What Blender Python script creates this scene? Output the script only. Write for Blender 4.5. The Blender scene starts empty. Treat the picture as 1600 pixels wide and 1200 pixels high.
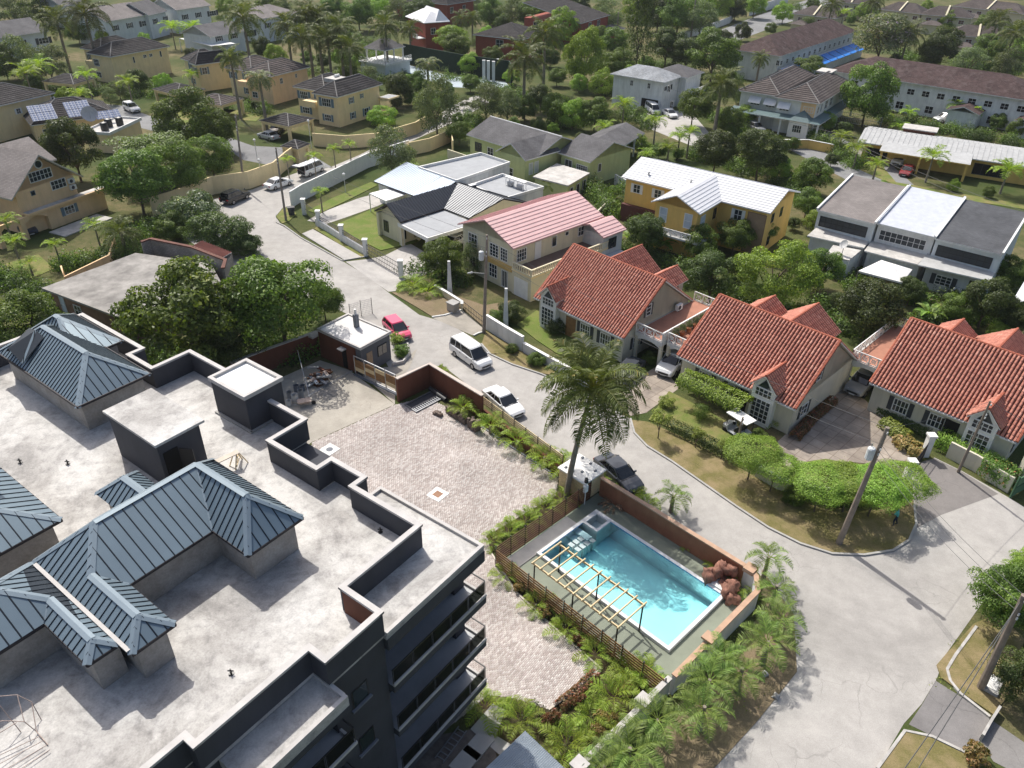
import bpy,math,random
import numpy as np
from mathutils import Vector,Matrix
random.seed(7); rng = np.random.default_rng(7)
R_ = math.radians
scene = bpy.context.scene
COL = scene.collection

# ------------------------------------------------------------------ camera
CAM_H,CAM_F,CAM_PITCH,CAM_ROLL = 39.0,1200.0,R_(33.2),R_(1.1)
_fw = Vector((0,math.cos(CAM_PITCH),-math.sin(CAM_PITCH)))
_r0 = Vector((1,0,0)); _u0 = _r0.cross(_fw)
_rt = _r0*math.cos(CAM_ROLL) + _u0*math.sin(CAM_ROLL)
_up = -_r0*math.sin(CAM_ROLL) + _u0*math.cos(CAM_ROLL)
cam = bpy.data.cameras.new('camera'); camo = bpy.data.objects.new('camera',cam); COL.objects.link(camo)
cam.sensor_fit = 'HORIZONTAL'; cam.sensor_width = 36.0; cam.lens = 36.0*CAM_F/1600.0
cam.clip_start = 0.5; cam.clip_end = 5000
camo.matrix_world = Matrix(((_rt.x,_up.x,-_fw.x,0),(_rt.y,_up.y,-_fw.y,0),(_rt.z,_up.z,-_fw.z,CAM_H),(0,0,0,1)))
scene.camera = camo

# ------------------------------------------------------------------ light
SUN_EL,SUN_AZ = R_(53),R_(120)
sd = Vector((math.cos(SUN_EL)*math.cos(SUN_AZ),math.cos(SUN_EL)*math.sin(SUN_AZ),math.sin(SUN_EL)))
w = bpy.data.worlds.new('World'); scene.world = w; w.use_nodes = True
nt = w.node_tree; bg = nt.nodes['Background']
sky = nt.nodes.new('ShaderNodeTexSky'); sky.sky_type = 'NISHITA'; sky.sun_disc = False
sky.sun_elevation = SUN_EL; sky.sun_rotation = math.pi/2 - SUN_AZ
sky.air_density = 1.0; sky.dust_density = 4.0; sky.ozone_density = 1.0
nt.links.new(sky.outputs[0],bg.inputs[0]); bg.inputs[1].default_value = 0.14
sl = bpy.data.lights.new('sun','SUN'); sl.energy = 4.2; sl.angle = R_(0.53); sl.color = (1.0,0.965,0.90)
so = bpy.data.objects.new('sun',sl); COL.objects.link(so); so.rotation_euler = sd.to_track_quat('Z','Y').to_euler()
so.location = (-40,70,120)
vs = scene.view_settings; vs.view_transform = 'Standard'; vs.look = 'None'; vs.gamma = 1.0; vs.exposure = 0.26; vs.use_curve_mapping = False
scene.render.engine = 'CYCLES'
scene.cycles.use_denoising = True
scene.cycles.max_bounces = 6; scene.cycles.diffuse_bounces = 3; scene.cycles.glossy_bounces = 3
scene.cycles.transmission_bounces = 4; scene.cycles.transparent_max_bounces = 6
scene.cycles.caustics_reflective = False; scene.cycles.caustics_refractive = False

# ------------------------------------------------------------------ survey: image point -> ground point at height z
def G(x,y,z=0.0):
    d = _fw*CAM_F + _rt*(x-800) - _up*(y-600)
    t = (z-CAM_H)/d.z
    return Vector((d.x*t,d.y*t,z))
def G2(x,y,z=0.0):
    g = G(x,y,z); return (g.x,g.y)

# ------------------------------------------------------------------ materials
MATS = {}
class NT:
    def __init__(s,name,rough=0.8,spec=0.25):
        s.m = bpy.data.materials.new(name); s.m.use_nodes = True; s.t = s.m.node_tree
        s.b = s.t.nodes['Principled BSDF']; s.b.inputs['Roughness'].default_value = rough
        s.b.inputs['Specular IOR Level'].default_value = spec; MATS[name] = s.m
    def n(s,ty,**kw):
        q = s.t.nodes.new('ShaderNode'+ty)
        for k,v in kw.items():
            if k.startswith('i_'):
                key = k[2:]; key = int(key) if key.isdigit() else key.replace('_',' ')
                q.inputs[key].default_value = v
            else: setattr(q,k,v)
        return q
    def l(s,a,b): s.t.links.new(a,b)
    def coord(s,kind='Object'):
        if kind == 'World':
            return s.n('NewGeometry').outputs['Position']
        return s.n('TexCoord').outputs[kind]
    def noise(s,sc,det=4,rough=.55,vec=None,dist=0):
        q = s.n('TexNoise',i_Scale=sc,i_Detail=det,i_Roughness=rough,i_Distortion=dist)
        if vec is not None: s.l(vec,q.inputs['Vector'])
        return q.outputs['Fac']
    def ramp(s,fac,stops,interp='LINEAR'):
        q = s.n('ValToRGB'); s.l(fac,q.inputs[0]); q.color_ramp.interpolation = interp
        e = q.color_ramp.elements
        while len(e) < len(stops): e.new(0.5)
        for k,(p,c) in enumerate(stops):
            e[k].position = p; e[k].color = (*c,1) if len(c) == 3 else c
        return q.outputs[0]
    def mix(s,fac,a,b,mode='MIX'):
        q = s.n('Mix',data_type='RGBA',blend_type=mode)
        for sock,v in ((q.inputs[0],fac),(q.inputs[6],a),(q.inputs[7],b)):
            if hasattr(v,'node'): s.l(v,sock)
            elif isinstance(v,(int,float)): sock.default_value = v
            else: sock.default_value = (*v,1)
        return q.outputs[2]
    def math(s,op,a,b=None,c=None):
        q = s.n('Math',operation=op)
        for k,v in enumerate((a,b,c)):
            if v is None: continue
            if hasattr(v,'node'): s.l(v,q.inputs[k])
            else: q.inputs[k].default_value = v
        return q.outputs[0]
    def col(s,c):
        if hasattr(c,'node'): s.l(c,s.b.inputs['Base Color'])
        else: s.b.inputs['Base Color'].default_value = (*c,1)
    def bump(s,h,st=.3,d=.02):
        q = s.n('Bump',i_Strength=st,i_Distance=d); s.l(h,q.inputs['Height']); s.l(q.outputs[0],s.b.inputs['Normal'])

def sc(c,k): return tuple(min(1,x*k) for x in c)
def M_plain(name,c,rough=.75,var=.12,scale=1.2,metal=0,spec=.25,bump=0.0,stain=0.0,coat=0):
    if name in MATS: return MATS[name]
    a = NT(name,rough,spec); p = a.coord('World')
    f = a.noise(scale,5,.6,p)
    c_ = a.ramp(f,[(.3,sc(c,1-var)),(.7,sc(c,1+var))])
    if stain:
        mp = a.n('Mapping'); mp.inputs['Scale'].default_value = (1.4,1.4,.22); a.l(p,mp.inputs['Vector'])
        g = a.noise(1.1,6,.7,mp.outputs[0]); g = a.ramp(g,[(.45,(1,1,1)),(.78,(1-stain,)*3)])
        c_ = a.mix(1.0,c_,g,'MULTIPLY')
    a.col(c_); a.b.inputs['Metallic'].default_value = metal
    if coat: a.b.inputs['Coat Weight'].default_value = coat; a.b.inputs['Coat Roughness'].default_value = .05
    if bump: a.bump(a.noise(scale*14,4,.6,p),bump,.03)
    return a.m
def M_shingle(name,c,row=.3,colw=.33,var=.25,line=.45,moss=.35,c2=None,rough=.9):
    if name in MATS: return MATS[name]
    a = NT(name,rough,.15); uv = a.coord('UV'); p = a.coord('World')
    br = a.n('TexBrick',i_Scale=1.0,offset=.5)
    br.inputs['Brick Width'].default_value = colw; br.inputs['Row Height'].default_value = row
    br.inputs['Mortar Size'].default_value = .025; br.inputs['Mortar Smooth'].default_value = .3
    br.inputs['Color1'].default_value = (*sc(c,1-var),1); br.inputs['Color2'].default_value = (*sc(c,1+var),1)
    br.inputs['Mortar'].default_value = (*sc(c,1-line),1); a.l(uv,br.inputs['Vector'])
    n1 = a.noise(.35,6,.65,p); g = a.ramp(n1,[(.35,(1-moss,)*3),(.62,(1.12,)*3)])
    cc = a.mix(1,br.outputs['Color'],g,'MULTIPLY')
    if c2:
        n2 = a.noise(.9,5,.7,p); cc = a.mix(a.ramp(n2,[(.5,(0,0,0)),(.72,(.7,)*3)]),cc,c2)
    a.col(cc)
    sx = a.n('SeparateXYZ'); a.l(uv,sx.inputs[0])
    saw = a.math('FRACT',a.math('DIVIDE',sx.outputs[1],row))
    a.bump(a.math('SUBTRACT',1.0,saw),.6,.05)
    return a.m
def M_leaf(name,c1,c2,rough=.5,trans=.28,c3=None,hue=.10,val=.5):
    a = NT(name,rough,.3)
    at = a.n('Attribute',attribute_name='tone'); oi = a.n('ObjectInfo')
    stops = [(0,c1),(1,c2)] if c3 is None else [(0,c1),(.8,c2),(1,c3)]
    cc = a.ramp(at.outputs['Fac'],stops)
    hs = a.n('HueSaturation'); a.l(cc,hs.inputs['Color'])
    a.l(a.math('ADD',.5-hue*.24,a.math('MULTIPLY',oi.outputs['Random'],hue*.30)),hs.inputs['Hue'])
    a.l(a.math('ADD',1-val*.45,a.math('MULTIPLY',oi.outputs['Random'],val*.9)),hs.inputs['Value'])
    a.l(hs.outputs[0],a.b.inputs['Base Color'])
    tr = a.n('BsdfTranslucent'); br = a.mix(1,hs.outputs[0],(1.6,1.7,.6),'MULTIPLY'); a.l(br,tr.inputs['Color'])
    mx = a.n('MixShader',i_0=trans); a.l(a.b.outputs[0],mx.inputs[1]); a.l(tr.outputs[0],mx.inputs[2])
    a.l(mx.outputs[0],a.t.nodes['Material Output'].inputs['Surface'])
    return a.m
def M_glass(name,c=(.02,.03,.035),rough=.08):
    if name in MATS: return MATS[name]
    a = NT(name,rough,.6); a.col(c); return a.m

# ------------------------------------------------------------------ mesh builder
ORI = {}
def poly_uv(pts):
    n = Vector((0,0,0))
    for i in range(len(pts)):
        p,q = pts[i],pts[(i+1) % len(pts)]
        n += Vector(((p.y-q.y)*(p.z+q.z),(p.z-q.z)*(p.x+q.x),(p.x-q.x)*(p.y+q.y)))
    if n.length < 1e-12: return [(0,0)]*len(pts)
    n.normalize()
    if abs(n.z) > .999: return [(p.x,p.y) for p in pts]
    h = Vector((0,0,1)).cross(n).normalized(); s = n.cross(h)
    return [(p.dot(h),p.dot(s)) for p in pts]
class MB:
    def __init__(s): s.v = []; s.f = []; s.m = []; s.uv = []
    def poly(s,pts,m=0):
        pts = [Vector(p) for p in pts]; k = len(s.v); s.v += pts
        s.f.append(tuple(range(k,k+len(pts)))); s.m.append(m); s.uv += poly_uv(pts)
    def hexa(s,b,t,m=0,mt=None):
        """bottom loop (ccw from above), top loop"""
        n = len(b); s.poly(list(reversed(b)),m); s.poly(t,m if mt is None else mt)
        for i in range(n):
            j = (i+1) % n; s.poly([b[i],b[j],t[j],t[i]],m)
    def prism(s,pts,z0,z1,m=0,mt=None):
        a = sum(pts[i][0]*pts[(i+1) % len(pts)][1]-pts[(i+1) % len(pts)][0]*pts[i][1] for i in range(len(pts)))
        if a < 0: pts = list(reversed(pts))
        s.hexa([Vector((p[0],p[1],z0)) for p in pts],[Vector((p[0],p[1],z1)) for p in pts],m,mt)
    def fbox(s,F,a0,a1,b0,b1,z0,z1,m=0,mt=None):
        s.prism([F.xy(a0,b0),F.xy(a1,b0),F.xy(a1,b1),F.xy(a0,b1)],z0,z1,m,mt)
    def bar(s,p,q,w,h,m=0,up=Vector((0,0,1))):
        p,q = Vector(p),Vector(q); d = (q-p).normalized(); x = d.cross(up)
        if x.length < 1e-4: x = d.cross(Vector((1,0,0)))
        x.normalize(); y = x.cross(d); x = x*w/2; y = y*h/2
        s.hexa([p-x-y,p+x-y,p+x+y,p-x+y],[q-x-y,q+x-y,q+x+y,q-x+y],m)
    def tube(s,p,q,r0,r1=None,n=6,m=0,cap=True):
        r1 = r0 if r1 is None else r1; p,q = Vector(p),Vector(q); d = (q-p).normalized()
        x = d.cross(Vector((0,0,1)))
        if x.length < 1e-3: x = d.cross(Vector((1,0,0)))
        x.normalize(); y = d.cross(x)
        A = [p+(x*math.cos(2*math.pi*i/n)+y*math.sin(2*math.pi*i/n))*r0 for i in range(n)]
        B = [q+(x*math.cos(2*math.pi*i/n)+y*math.sin(2*math.pi*i/n))*r1 for i in range(n)]
        for i in range(n):
            j = (i+1) % n; s.poly([A[i],A[j],B[j],B[i]],m)
        if cap: s.poly(list(reversed(A)),m); s.poly(B,m)
    def pipe(s,pts,r,n=6,m=0):
        for a,b in zip(pts,pts[1:]): s.tube(a,b,r,r,n,m)
    def strip(s,pts,wd,z0,z1,m=0):
        """kerb-like strip along polyline of (x,y)"""
        pts = [Vector((p[0],p[1],0)) for p in pts]; L = []; Rr = []
        for i,p in enumerate(pts):
            d = (pts[min(i+1,len(pts)-1)]-pts[max(i-1,0)]).normalized(); nn = Vector((-d.y,d.x,0))*wd/2
            L.append(p+nn); Rr.append(p-nn)
        for i in range(len(pts)-1):
            q = [Rr[i],Rr[i+1],L[i+1],L[i]]
            s.hexa([Vector((v.x,v.y,z0)) for v in q],[Vector((v.x,v.y,z1)) for v in q],m)
    def build(s,name,mats,parent=None,origin=None,smooth=False,label=None,cat=None,group=None,kind=None):
        if not isinstance(mats,(list,tuple)): mats = [mats]
        if parent is not None: off = ORI[parent.name]
        elif origin is not None: off = Vector(origin)
        else:
            xs = [v.x for v in s.v]; ys = [v.y for v in s.v]
            off = Vector(((min(xs)+max(xs))/2,(min(ys)+max(ys))/2,min(v.z for v in s.v)))
        me = bpy.data.meshes.new(name)
        me.from_pydata([tuple(v-off) for v in s.v],[],s.f)
        for m in mats: me.materials.append(m)
        me.polygons.foreach_set('material_index',s.m)
        ul = me.uv_layers.new(name='UVMap'); ul.data.foreach_set('uv',np.array(s.uv,dtype=np.float32).ravel())
        if smooth: me.polygons.foreach_set('use_smooth',[True]*len(s.f))
        me.update()
        o = bpy.data.objects.new(name,me); COL.objects.link(o)
        if parent is not None: o.parent = parent
        else: o.location = off
        ORI[o.name] = off
        return tag(o,label,cat,group,kind)
def tag(o,label=None,cat=None,group=None,kind=None):
    if label: o['label'] = label
    if cat: o['category'] = cat
    if group: o['group'] = group
    if kind: o['kind'] = kind
    return o
def thing(name,loc,label,cat,group=None):
    o = bpy.data.objects.new(name,None); COL.objects.link(o); o.empty_display_size = .3
    o.location = Vector(loc); ORI[o.name] = Vector(loc)
    return tag(o,label,cat,group)
def link_mesh(name,me,parent=None,mat4=None):
    o = bpy.data.objects.new(name,me); COL.objects.link(o)
    if parent is not None: o.parent = parent
    if mat4 is not None: o.matrix_local = mat4
    return o
def np_mesh(name,V,F,mats,tone=None,midx=None,smooth=False):
    """V (n,3); F (m,k) same k"""
    me = bpy.data.meshes.new(name); n,(m,k) = len(V),F.shape
    me.vertices.add(n); me.vertices.foreach_set('co',np.asarray(V,np.float32).ravel())
    me.loops.add(m*k); me.loops.foreach_set('vertex_index',np.asarray(F,np.int32).ravel())
    me.polygons.add(m); me.polygons.foreach_set('loop_start',np.arange(0,m*k,k,dtype=np.int32))
    for q in (mats if isinstance(mats,(list,tuple)) else [mats]): me.materials.append(q)
    if midx is not None: me.polygons.foreach_set('material_index',np.asarray(midx,np.int32))
    if smooth: me.polygons.foreach_set('use_smooth',np.ones(m,bool))
    if tone is not None:
        at = me.attributes.new('tone','FLOAT','FACE'); at.data.foreach_set('value',np.asarray(tone,np.float32))
    me.update(calc_edges=True); me.validate()
    return me
class Fr:
    """local frame on the ground: origin, azimuth of a; b is 90 deg to the left of a"""
    def __init__(s,o,az,flip=False):
        s.o = Vector((o[0],o[1],0)); s.az = az; s.u = Vector((math.cos(az),math.sin(az),0))
        s.v = Vector((-math.sin(az),math.cos(az),0))*(-1 if flip else 1); s.La = s.Lb = 0
    def pt(s,a,b,z=0): return s.o+s.u*a+s.v*b+Vector((0,0,z))
    def xy(s,a,b): q = s.o+s.u*a+s.v*b; return (q.x,q.y)
    def loc(s,p): d = Vector((p[0],p[1],0))-s.o; return (d.dot(s.u),d.dot(s.v))
    def sub(s,a,b,turn=0): return Fr(s.pt(a,b),s.az+turn)
def rectpx(A,B,C,z,az=None):
    """frame at image corner B with a towards A and b towards C (b made square)"""
    a,b,c = G(*A,z),G(*B,z),G(*C,z)
    d = a-b; ang = math.atan2(d.y,d.x) if az is None else az
    F = Fr(b,ang); lb = (c-b).dot(F.v)
    if lb < 0: F = Fr(b,ang,True)
    F.La = d.dot(F.u); F.Lb = abs((c-b).dot(F.v)); return F
def clip(poly,ax,lo,hi):
    """clip list of 2D points to lo<=p[ax]<=hi"""
    for sign,lim in ((1,lo),(-1,-hi)):
        out = []
        for i in range(len(poly)):
            p,q = poly[i],poly[(i+1) % len(poly)]; dp,dq = sign*p[ax]-lim,sign*q[ax]-lim
            if dp >= 0: out.append(p)
            if (dp > 0) != (dq > 0) and abs(dp-dq) > 1e-9:
                t = dp/(dp-dq); out.append((p[0]+(q[0]-p[0])*t,p[1]+(q[1]-p[1])*t))
        poly = out
        if len(poly) < 3: return []
    return poly
def plane_axes(pts,adir=None):
    n = Vector((0,0,0))
    for i in range(len(pts)):
        p,q = pts[i],pts[(i+1) % len(pts)]
        n += Vector(((p.y-q.y)*(p.z+q.z),(p.z-q.z)*(p.x+q.x),(p.x-q.x)*(p.y+q.y)))
    n.normalize()
    if n.z < 0: n = -n
    h = Vector((0,0,1)).cross(n)
    if h.length < 1e-3: h = Vector(adir) if adir else Vector((1,0,0))
    h = (h-n*h.dot(n)).normalized(); s = n.cross(h)
    if s.z < 0: s = -s; h = -h
    return n,h,s
def in_poly(x,y,P):
    c = False
    for i in range(len(P)):
        x0,y0 = P[i]; x1,y1 = P[i-1]
        if (y0 > y) != (y1 > y) and x < (x1-x0)*(y-y0)/(y1-y0)+x0: c = not c
    return c
# ------------------------------------------------------------------ shared materials
WHITE = M_plain('white_paint',(.74,.73,.70),.6,.05,2.0,stain=.12)
WHITE2 = M_plain('white_wall_paint',(.66,.66,.64),.7,.08,.8,stain=.28)
CREAM = M_plain('cream_wall',(.76,.61,.35),.8,.06,.6,stain=.15)
PEACH = M_plain('peach_wall',(.78,.54,.31),.8,.06,.6,stain=.15)
CREAM2 = M_plain('pale_cream_wall',(.66,.60,.43),.8,.06,.6,stain=.18)
YELLOW = M_plain('yellow_wall',(.70,.46,.14),.8,.06,.6,stain=.15)
LIME = M_plain('lime_wall',(.50,.54,.26),.8,.06,.6,stain=.18)
GREYWHITE = M_plain('grey_white_wall',(.52,.53,.52),.8,.07,.6,stain=.22)
PALEBLUE = M_plain('pale_blue_wall',(.60,.63,.63),.8,.07,.6,stain=.15)
REDWALL = M_plain('brick_red_wall',(.29,.075,.05),.8,.12,.8,stain=.15)
BROWNWALL = M_plain('brown_render',(.15,.058,.036),.85,.10,.7,stain=.25)
TERRA = M_plain('terracotta_render',(.30,.13,.075),.8,.12,1.5,stain=.2)
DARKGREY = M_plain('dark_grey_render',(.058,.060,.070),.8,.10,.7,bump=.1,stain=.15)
MIDGREY = M_plain('mid_grey_render',(.17,.18,.20),.85,.10,.7,bump=.1,stain=.2)
COPING = M_plain('coping_plaster',(.46,.44,.42),.8,.10,1.5,stain=.1)
BLACKM = M_plain('black_metal',(.015,.015,.017),.45,.1,2,spec=.5)
STEEL = M_plain('steel',(.30,.31,.33),.4,.1,3,metal=.7)
GLASS = M_glass('window_glass')
GLASS2 = M_glass('car_glass',(.012,.014,.017),.05)
DARK = M_plain('dark_interior',(.014,.013,.012),.9,.1)
SHUT_BLUE = M_plain('slate_blue_shutter',(.13,.19,.23),.6,.08)
SHUT_DARK = M_plain('charcoal_shutter',(.05,.055,.06),.6,.08)
WOOD = M_plain('honey_timber',(.62,.49,.29),.6,.12,3)
WOODDK = M_plain('stained_timber',(.115,.05,.028),.55,.2,3)
WOODMID = M_plain('brown_timber',(.24,.13,.055),.6,.2,3)
POLEWOOD = M_plain('weathered_pole_wood',(.24,.20,.165),.9,.2,2,bump=.2)
BARK = M_plain('bark',(.13,.10,.075),.95,.25,3,bump=.4)
BARKP = M_plain('palm_bark',(.22,.19,.15),.95,.2,4,bump=.4)
CONC = M_plain('plain_concrete',(.36,.35,.33),.9,.12,.9,bump=.1,stain=.1)
def mat_roofdeck():
    a = NT('bare_roof_concrete',.85,.2); p = a.coord('World')
    n1 = a.noise(.28,8,.68,p,.6); n2 = a.noise(1.7,6,.7,p,.3); n3 = a.noise(14,4,.6,p)
    c = a.ramp(n1,[(.26,(.22,.21,.20)),(.42,(.36,.345,.325)),(.55,(.51,.495,.47)),(.66,(.555,.54,.515)),(.80,(.40,.385,.365))])
    c = a.mix(1,c,a.ramp(n2,[(.30,(.66,.66,.67)),(.52,(1,1,1))]),'MULTIPLY')
    c = a.mix(1,c,a.ramp(n3,[(.35,(.88,)*3),(.6,(1.04,)*3)]),'MULTIPLY')
    a.col(c); a.bump(n3,.25,.02); return a.m
ROOFDECK = mat_roofdeck()
def mat_masonry():
    a = NT('cement_render',.9,.15); p = a.coord('World')
    n1 = a.noise(.8,7,.7,p); n2 = a.noise(9,4,.6,p)
    c = a.ramp(n1,[(.3,(.235,.215,.19)),(.55,(.33,.31,.285)),(.75,(.40,.385,.36))])
    c = a.mix(1,c,a.ramp(n2,[(.35,(.9,)*3),(.6,(1.05,)*3)]),'MULTIPLY'); a.col(c); a.bump(n2,.25,.02); return a.m
MASON = mat_masonry()
def mat_asphalt(name,c,patch=.25,crack=.5,tint=(1,1,1)):
    a = NT(name,.92,.2); p = a.coord('World')
    n1 = a.noise(.11,7,.62,p,.8); n2 = a.noise(.9,6,.7,p); n3 = a.noise(22,3,.6,p)
    cc = a.ramp(n1,[(.30,sc(c,1-patch)),(.52,c),(.72,sc(c,1+patch*.55))])
    cc = a.mix(1,cc,a.ramp(n2,[(.3,(.86,)*3),(.65,(1.06,)*3)]),'MULTIPLY')
    cc = a.mix(1,cc,a.ramp(n3,[(.3,(.86,)*3),(.65,(1.07,)*3)]),'MULTIPLY')
    # thin cracks that only show in worn patches
    wp = a.n('VectorMath',operation='MULTIPLY_ADD'); nz = a.n('TexNoise',i_Scale=.7,i_Detail=4.0); a.l(p,nz.inputs['Vector'])
    a.l(nz.outputs['Color'],wp.inputs[0]); wp.inputs[1].default_value = (1.6,1.6,0); a.l(p,wp.inputs[2])
    vo = a.n('TexVoronoi',feature='DISTANCE_TO_EDGE',i_Scale=.42); a.l(wp.outputs[0],vo.inputs['Vector'])
    ck = a.ramp(vo.outputs['Distance'],[(.0,(1,1,1)),(.012,(0,0,0))])
    ms = a.ramp(a.noise(.2,3,.5,p),[(.52,(0,0,0)),(.60,(1,1,1))])
    f = a.mix(1,ck,ms,'MULTIPLY'); cc = a.mix(a.math('MULTIPLY',f,crack),cc,sc(c,.38))
    a.col(cc); a.bump(n3,.2,.02); return a.m
ROADM = mat_asphalt('worn_pale_asphalt',(.37,.352,.328),.20,.35)
ROADFAR = mat_asphalt('grey_asphalt',(.22,.22,.22),.2,.4)
DRIVEDK = mat_asphalt('dark_asphalt',(.20,.19,.185),.25,.5)
DRIVECON = mat_asphalt('driveway_concrete',(.42,.40,.375),.2,.35)
APRON = mat_asphalt('dusty_concrete',(.38,.35,.30),.28,.3)
def mat_ground():
    a = NT('garden_soil',.95,.1); p = a.coord('World')
    n1 = a.noise(.06,6,.6,p); n2 = a.noise(.7,6,.7,p); n3 = a.noise(7,4,.7,p)
    c = a.ramp(n1,[(.36,(.05,.075,.022)),(.50,(.10,.105,.04)),(.64,(.19,.15,.085))])
    c = a.mix(a.ramp(n2,[(.42,(0,0,0)),(.66,(.8,)*3)]),c,(.055,.075,.022))
    c = a.mix(1,c,a.ramp(n3,[(.3,(.6,)*3),(.7,(1.2,)*3)]),'MULTIPLY'); a.col(c); a.bump(n3,.6,.06); return a.m
GROUND = mat_ground()
def mat_grass(name,c1,c2,dry,dryfac=.5):
    a = NT(name,.9,.1); p = a.coord('World')
    n1 = a.noise(.55,6,.65,p); n2 = a.noise(9,5,.75,p)
    c = a.ramp(n2,[(.3,c1),(.7,c2)])
    c = a.mix(a.math('MULTIPLY',a.ramp(n1,[(.40,(0,0,0)),(.62,(1,1,1))]),dryfac),c,dry)
    c = a.mix(1,c,a.ramp(a.noise(40,2,.5,p),[(.3,(.75,)*3),(.7,(1.15,)*3)]),'MULTIPLY')
    a.col(c); a.bump(n2,.7,.05); return a.m
LAWN = mat_grass('bright_lawn',(.085,.135,.026),(.155,.205,.045),(.20,.19,.075),.65)
LAWN2 = mat_grass('lawn_patchy',(.10,.14,.03),(.17,.20,.055),(.25,.20,.095),.75)
DRYGRASS = mat_grass('dry_verge',(.12,.115,.04),(.20,.17,.07),(.28,.215,.12),.85)
DIRT = mat_grass('bare_dirt',(.19,.145,.09),(.26,.20,.13),(.13,.12,.06),.45)
MULCH = mat_grass('planting_bed_soil',(.045,.033,.02),(.08,.06,.035),(.05,.06,.02),.5)
def mat_flag():
    a = NT('stained_flagstone',.85,.2); p = a.coord('World')
    mp = a.n('Mapping'); mp.inputs['Rotation'].default_value = (0,0,R_(45)); a.l(p,mp.inputs['Vector'])
    br = a.n('TexBrick',i_Scale=1.0,offset=0.0); a.l(mp.outputs[0],br.inputs['Vector'])
    br.inputs['Brick Width'].default_value = 1.1; br.inputs['Row Height'].default_value = 1.1; br.inputs['Mortar Size'].default_value = .03
    br.inputs['Color1'].default_value = (.27,.235,.205,1); br.inputs['Color2'].default_value = (.34,.30,.265,1); br.inputs['Mortar'].default_value = (.20,.165,.14,1)
    n1 = a.noise(.45,7,.7,p); c = a.mix(1,br.outputs['Color'],a.ramp(n1,[(.3,(.62,.6,.58)),(.65,(1.2,1.17,1.1))]),'MULTIPLY')
    a.col(c); a.bump(br.outputs['Fac'],-.4,.02); return a.m
FLAG = mat_flag()

# ------------------------------------------------------------------ the ground
def sheet(name,pxs,z,mat,kind='structure',thick=None,label=None):
    m = MB(); pts = [G2(*p) for p in pxs]
    if thick: m.prism(pts,z-thick,z)
    else:
        a = sum(pts[i][0]*pts[(i+1) % len(pts)][1]-pts[(i+1) % len(pts)][0]*pts[i][1] for i in range(len(pts)))
        if a < 0: pts = pts[::-1]
        m.poly([Vector((p[0],p[1],z)) for p in pts])
    return m.build(name,mat,kind=kind,label=label)
Pf = Fr(G(838.6,864),R_(45.0),True)      # pool frame: a up the short side, b along the long side
PA0,PA1,PB0,PB1,PW = -.2,6.15,.15,11.3,.24
m = MB(); _h = [Pf.pt(PA0+PW,PB1-PW),Pf.pt(PA1-PW,PB1-PW),Pf.pt(PA1-PW,PB0+PW),Pf.pt(PA0+PW,PB0+PW)]; _h = sorted(_h,key=lambda q: math.atan2(q.y-Pf.pt(3,6).y,q.x-Pf.pt(3,6).x))
_g = sorted([Vector(q) for q in ((-900,-200,0),(900,-200,0),(900,1500,0),(-900,1500,0))],key=lambda q: math.atan2(q.y-36,q.x-8))
_k = min(range(4),key=lambda k: sum(abs(math.atan2(math.sin(d),math.cos(d))) for i in range(4) for d in [math.atan2(_h[(i+k) % 4].y-36,_h[(i+k) % 4].x-8)-math.atan2(_g[i].y-36,_g[i].x-8)]))
for i in range(4): m.poly([_g[i],_g[(i+1) % 4],_h[(i+1+_k) % 4],_h[(i+_k) % 4]])
m.build('ground',GROUND,kind='structure',origin=(0,0,0))
street = [(690,172),(610,218),(560,243),(515,262),(470,268),(440,278),(395,296),(330,312),(250,345),(330,400),(400,430),(470,470),(520,480),
 (545,492),(560,520),(600,560),(620,600),(690,570),(880,718),(950,760),(1185,895),(1225,950),(1240,1040),(1180,1120),(1110,1200),(1070,1290),(1330,1300),
 (1370,1202),(1412,1131),(1440,1100),(1463,1062),(1478,1022),(1515,970),(1560,905),(1660,860),(1680,800),(1600,792),(1575,777),(1505,737),(1460,715),(1425,745),
 (1428,790),(1432,820),(1420,845),(1395,861),(1350,868),(1300,866),(1250,850),(1200,825),(1150,792),(1100,757),(1050,722),(1010,698),(990,676),(985,655),
 (950,632),(900,606),(845,585),(800,570),(765,553),(752,538),(736,526),(700,505),(655,492),(625,470),(608,458),(575,432),(535,408),(470,372),(440,352),(430,338),
 (440,325),(455,322),(500,298),(560,262),(640,222),(720,186),(765,160),(745,148)]
sheet('road',street,.012,ROADM)
# distant street, upper right, and estate lanes, upper left
sheet('road',[(1105,55),(1130,72),(1215,40),(1330,6),(1300,-12),(1190,22)],.012,ROADFAR)
sheet('road',[(120,158),(190,165),(245,185),(330,205),(395,228),(470,232),(520,262),(440,262),(380,250),(330,215),(240,205),(160,185),(100,172)],.012,ROADFAR)
sheet('road',[(1295,205),(1390,255),(1440,300),(1380,310),(1330,285),(1230,232),(1240,214)],.012,ROADFAR)
sheet('road',[(1440,172),(1600,205),(1650,225),(1650,196),(1520,168)],.012,ROADFAR)
sheet('road',[(965,165),(1080,175),(1110,210),(1085,230),(1000,195)],.012,DRIVECON)
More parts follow.
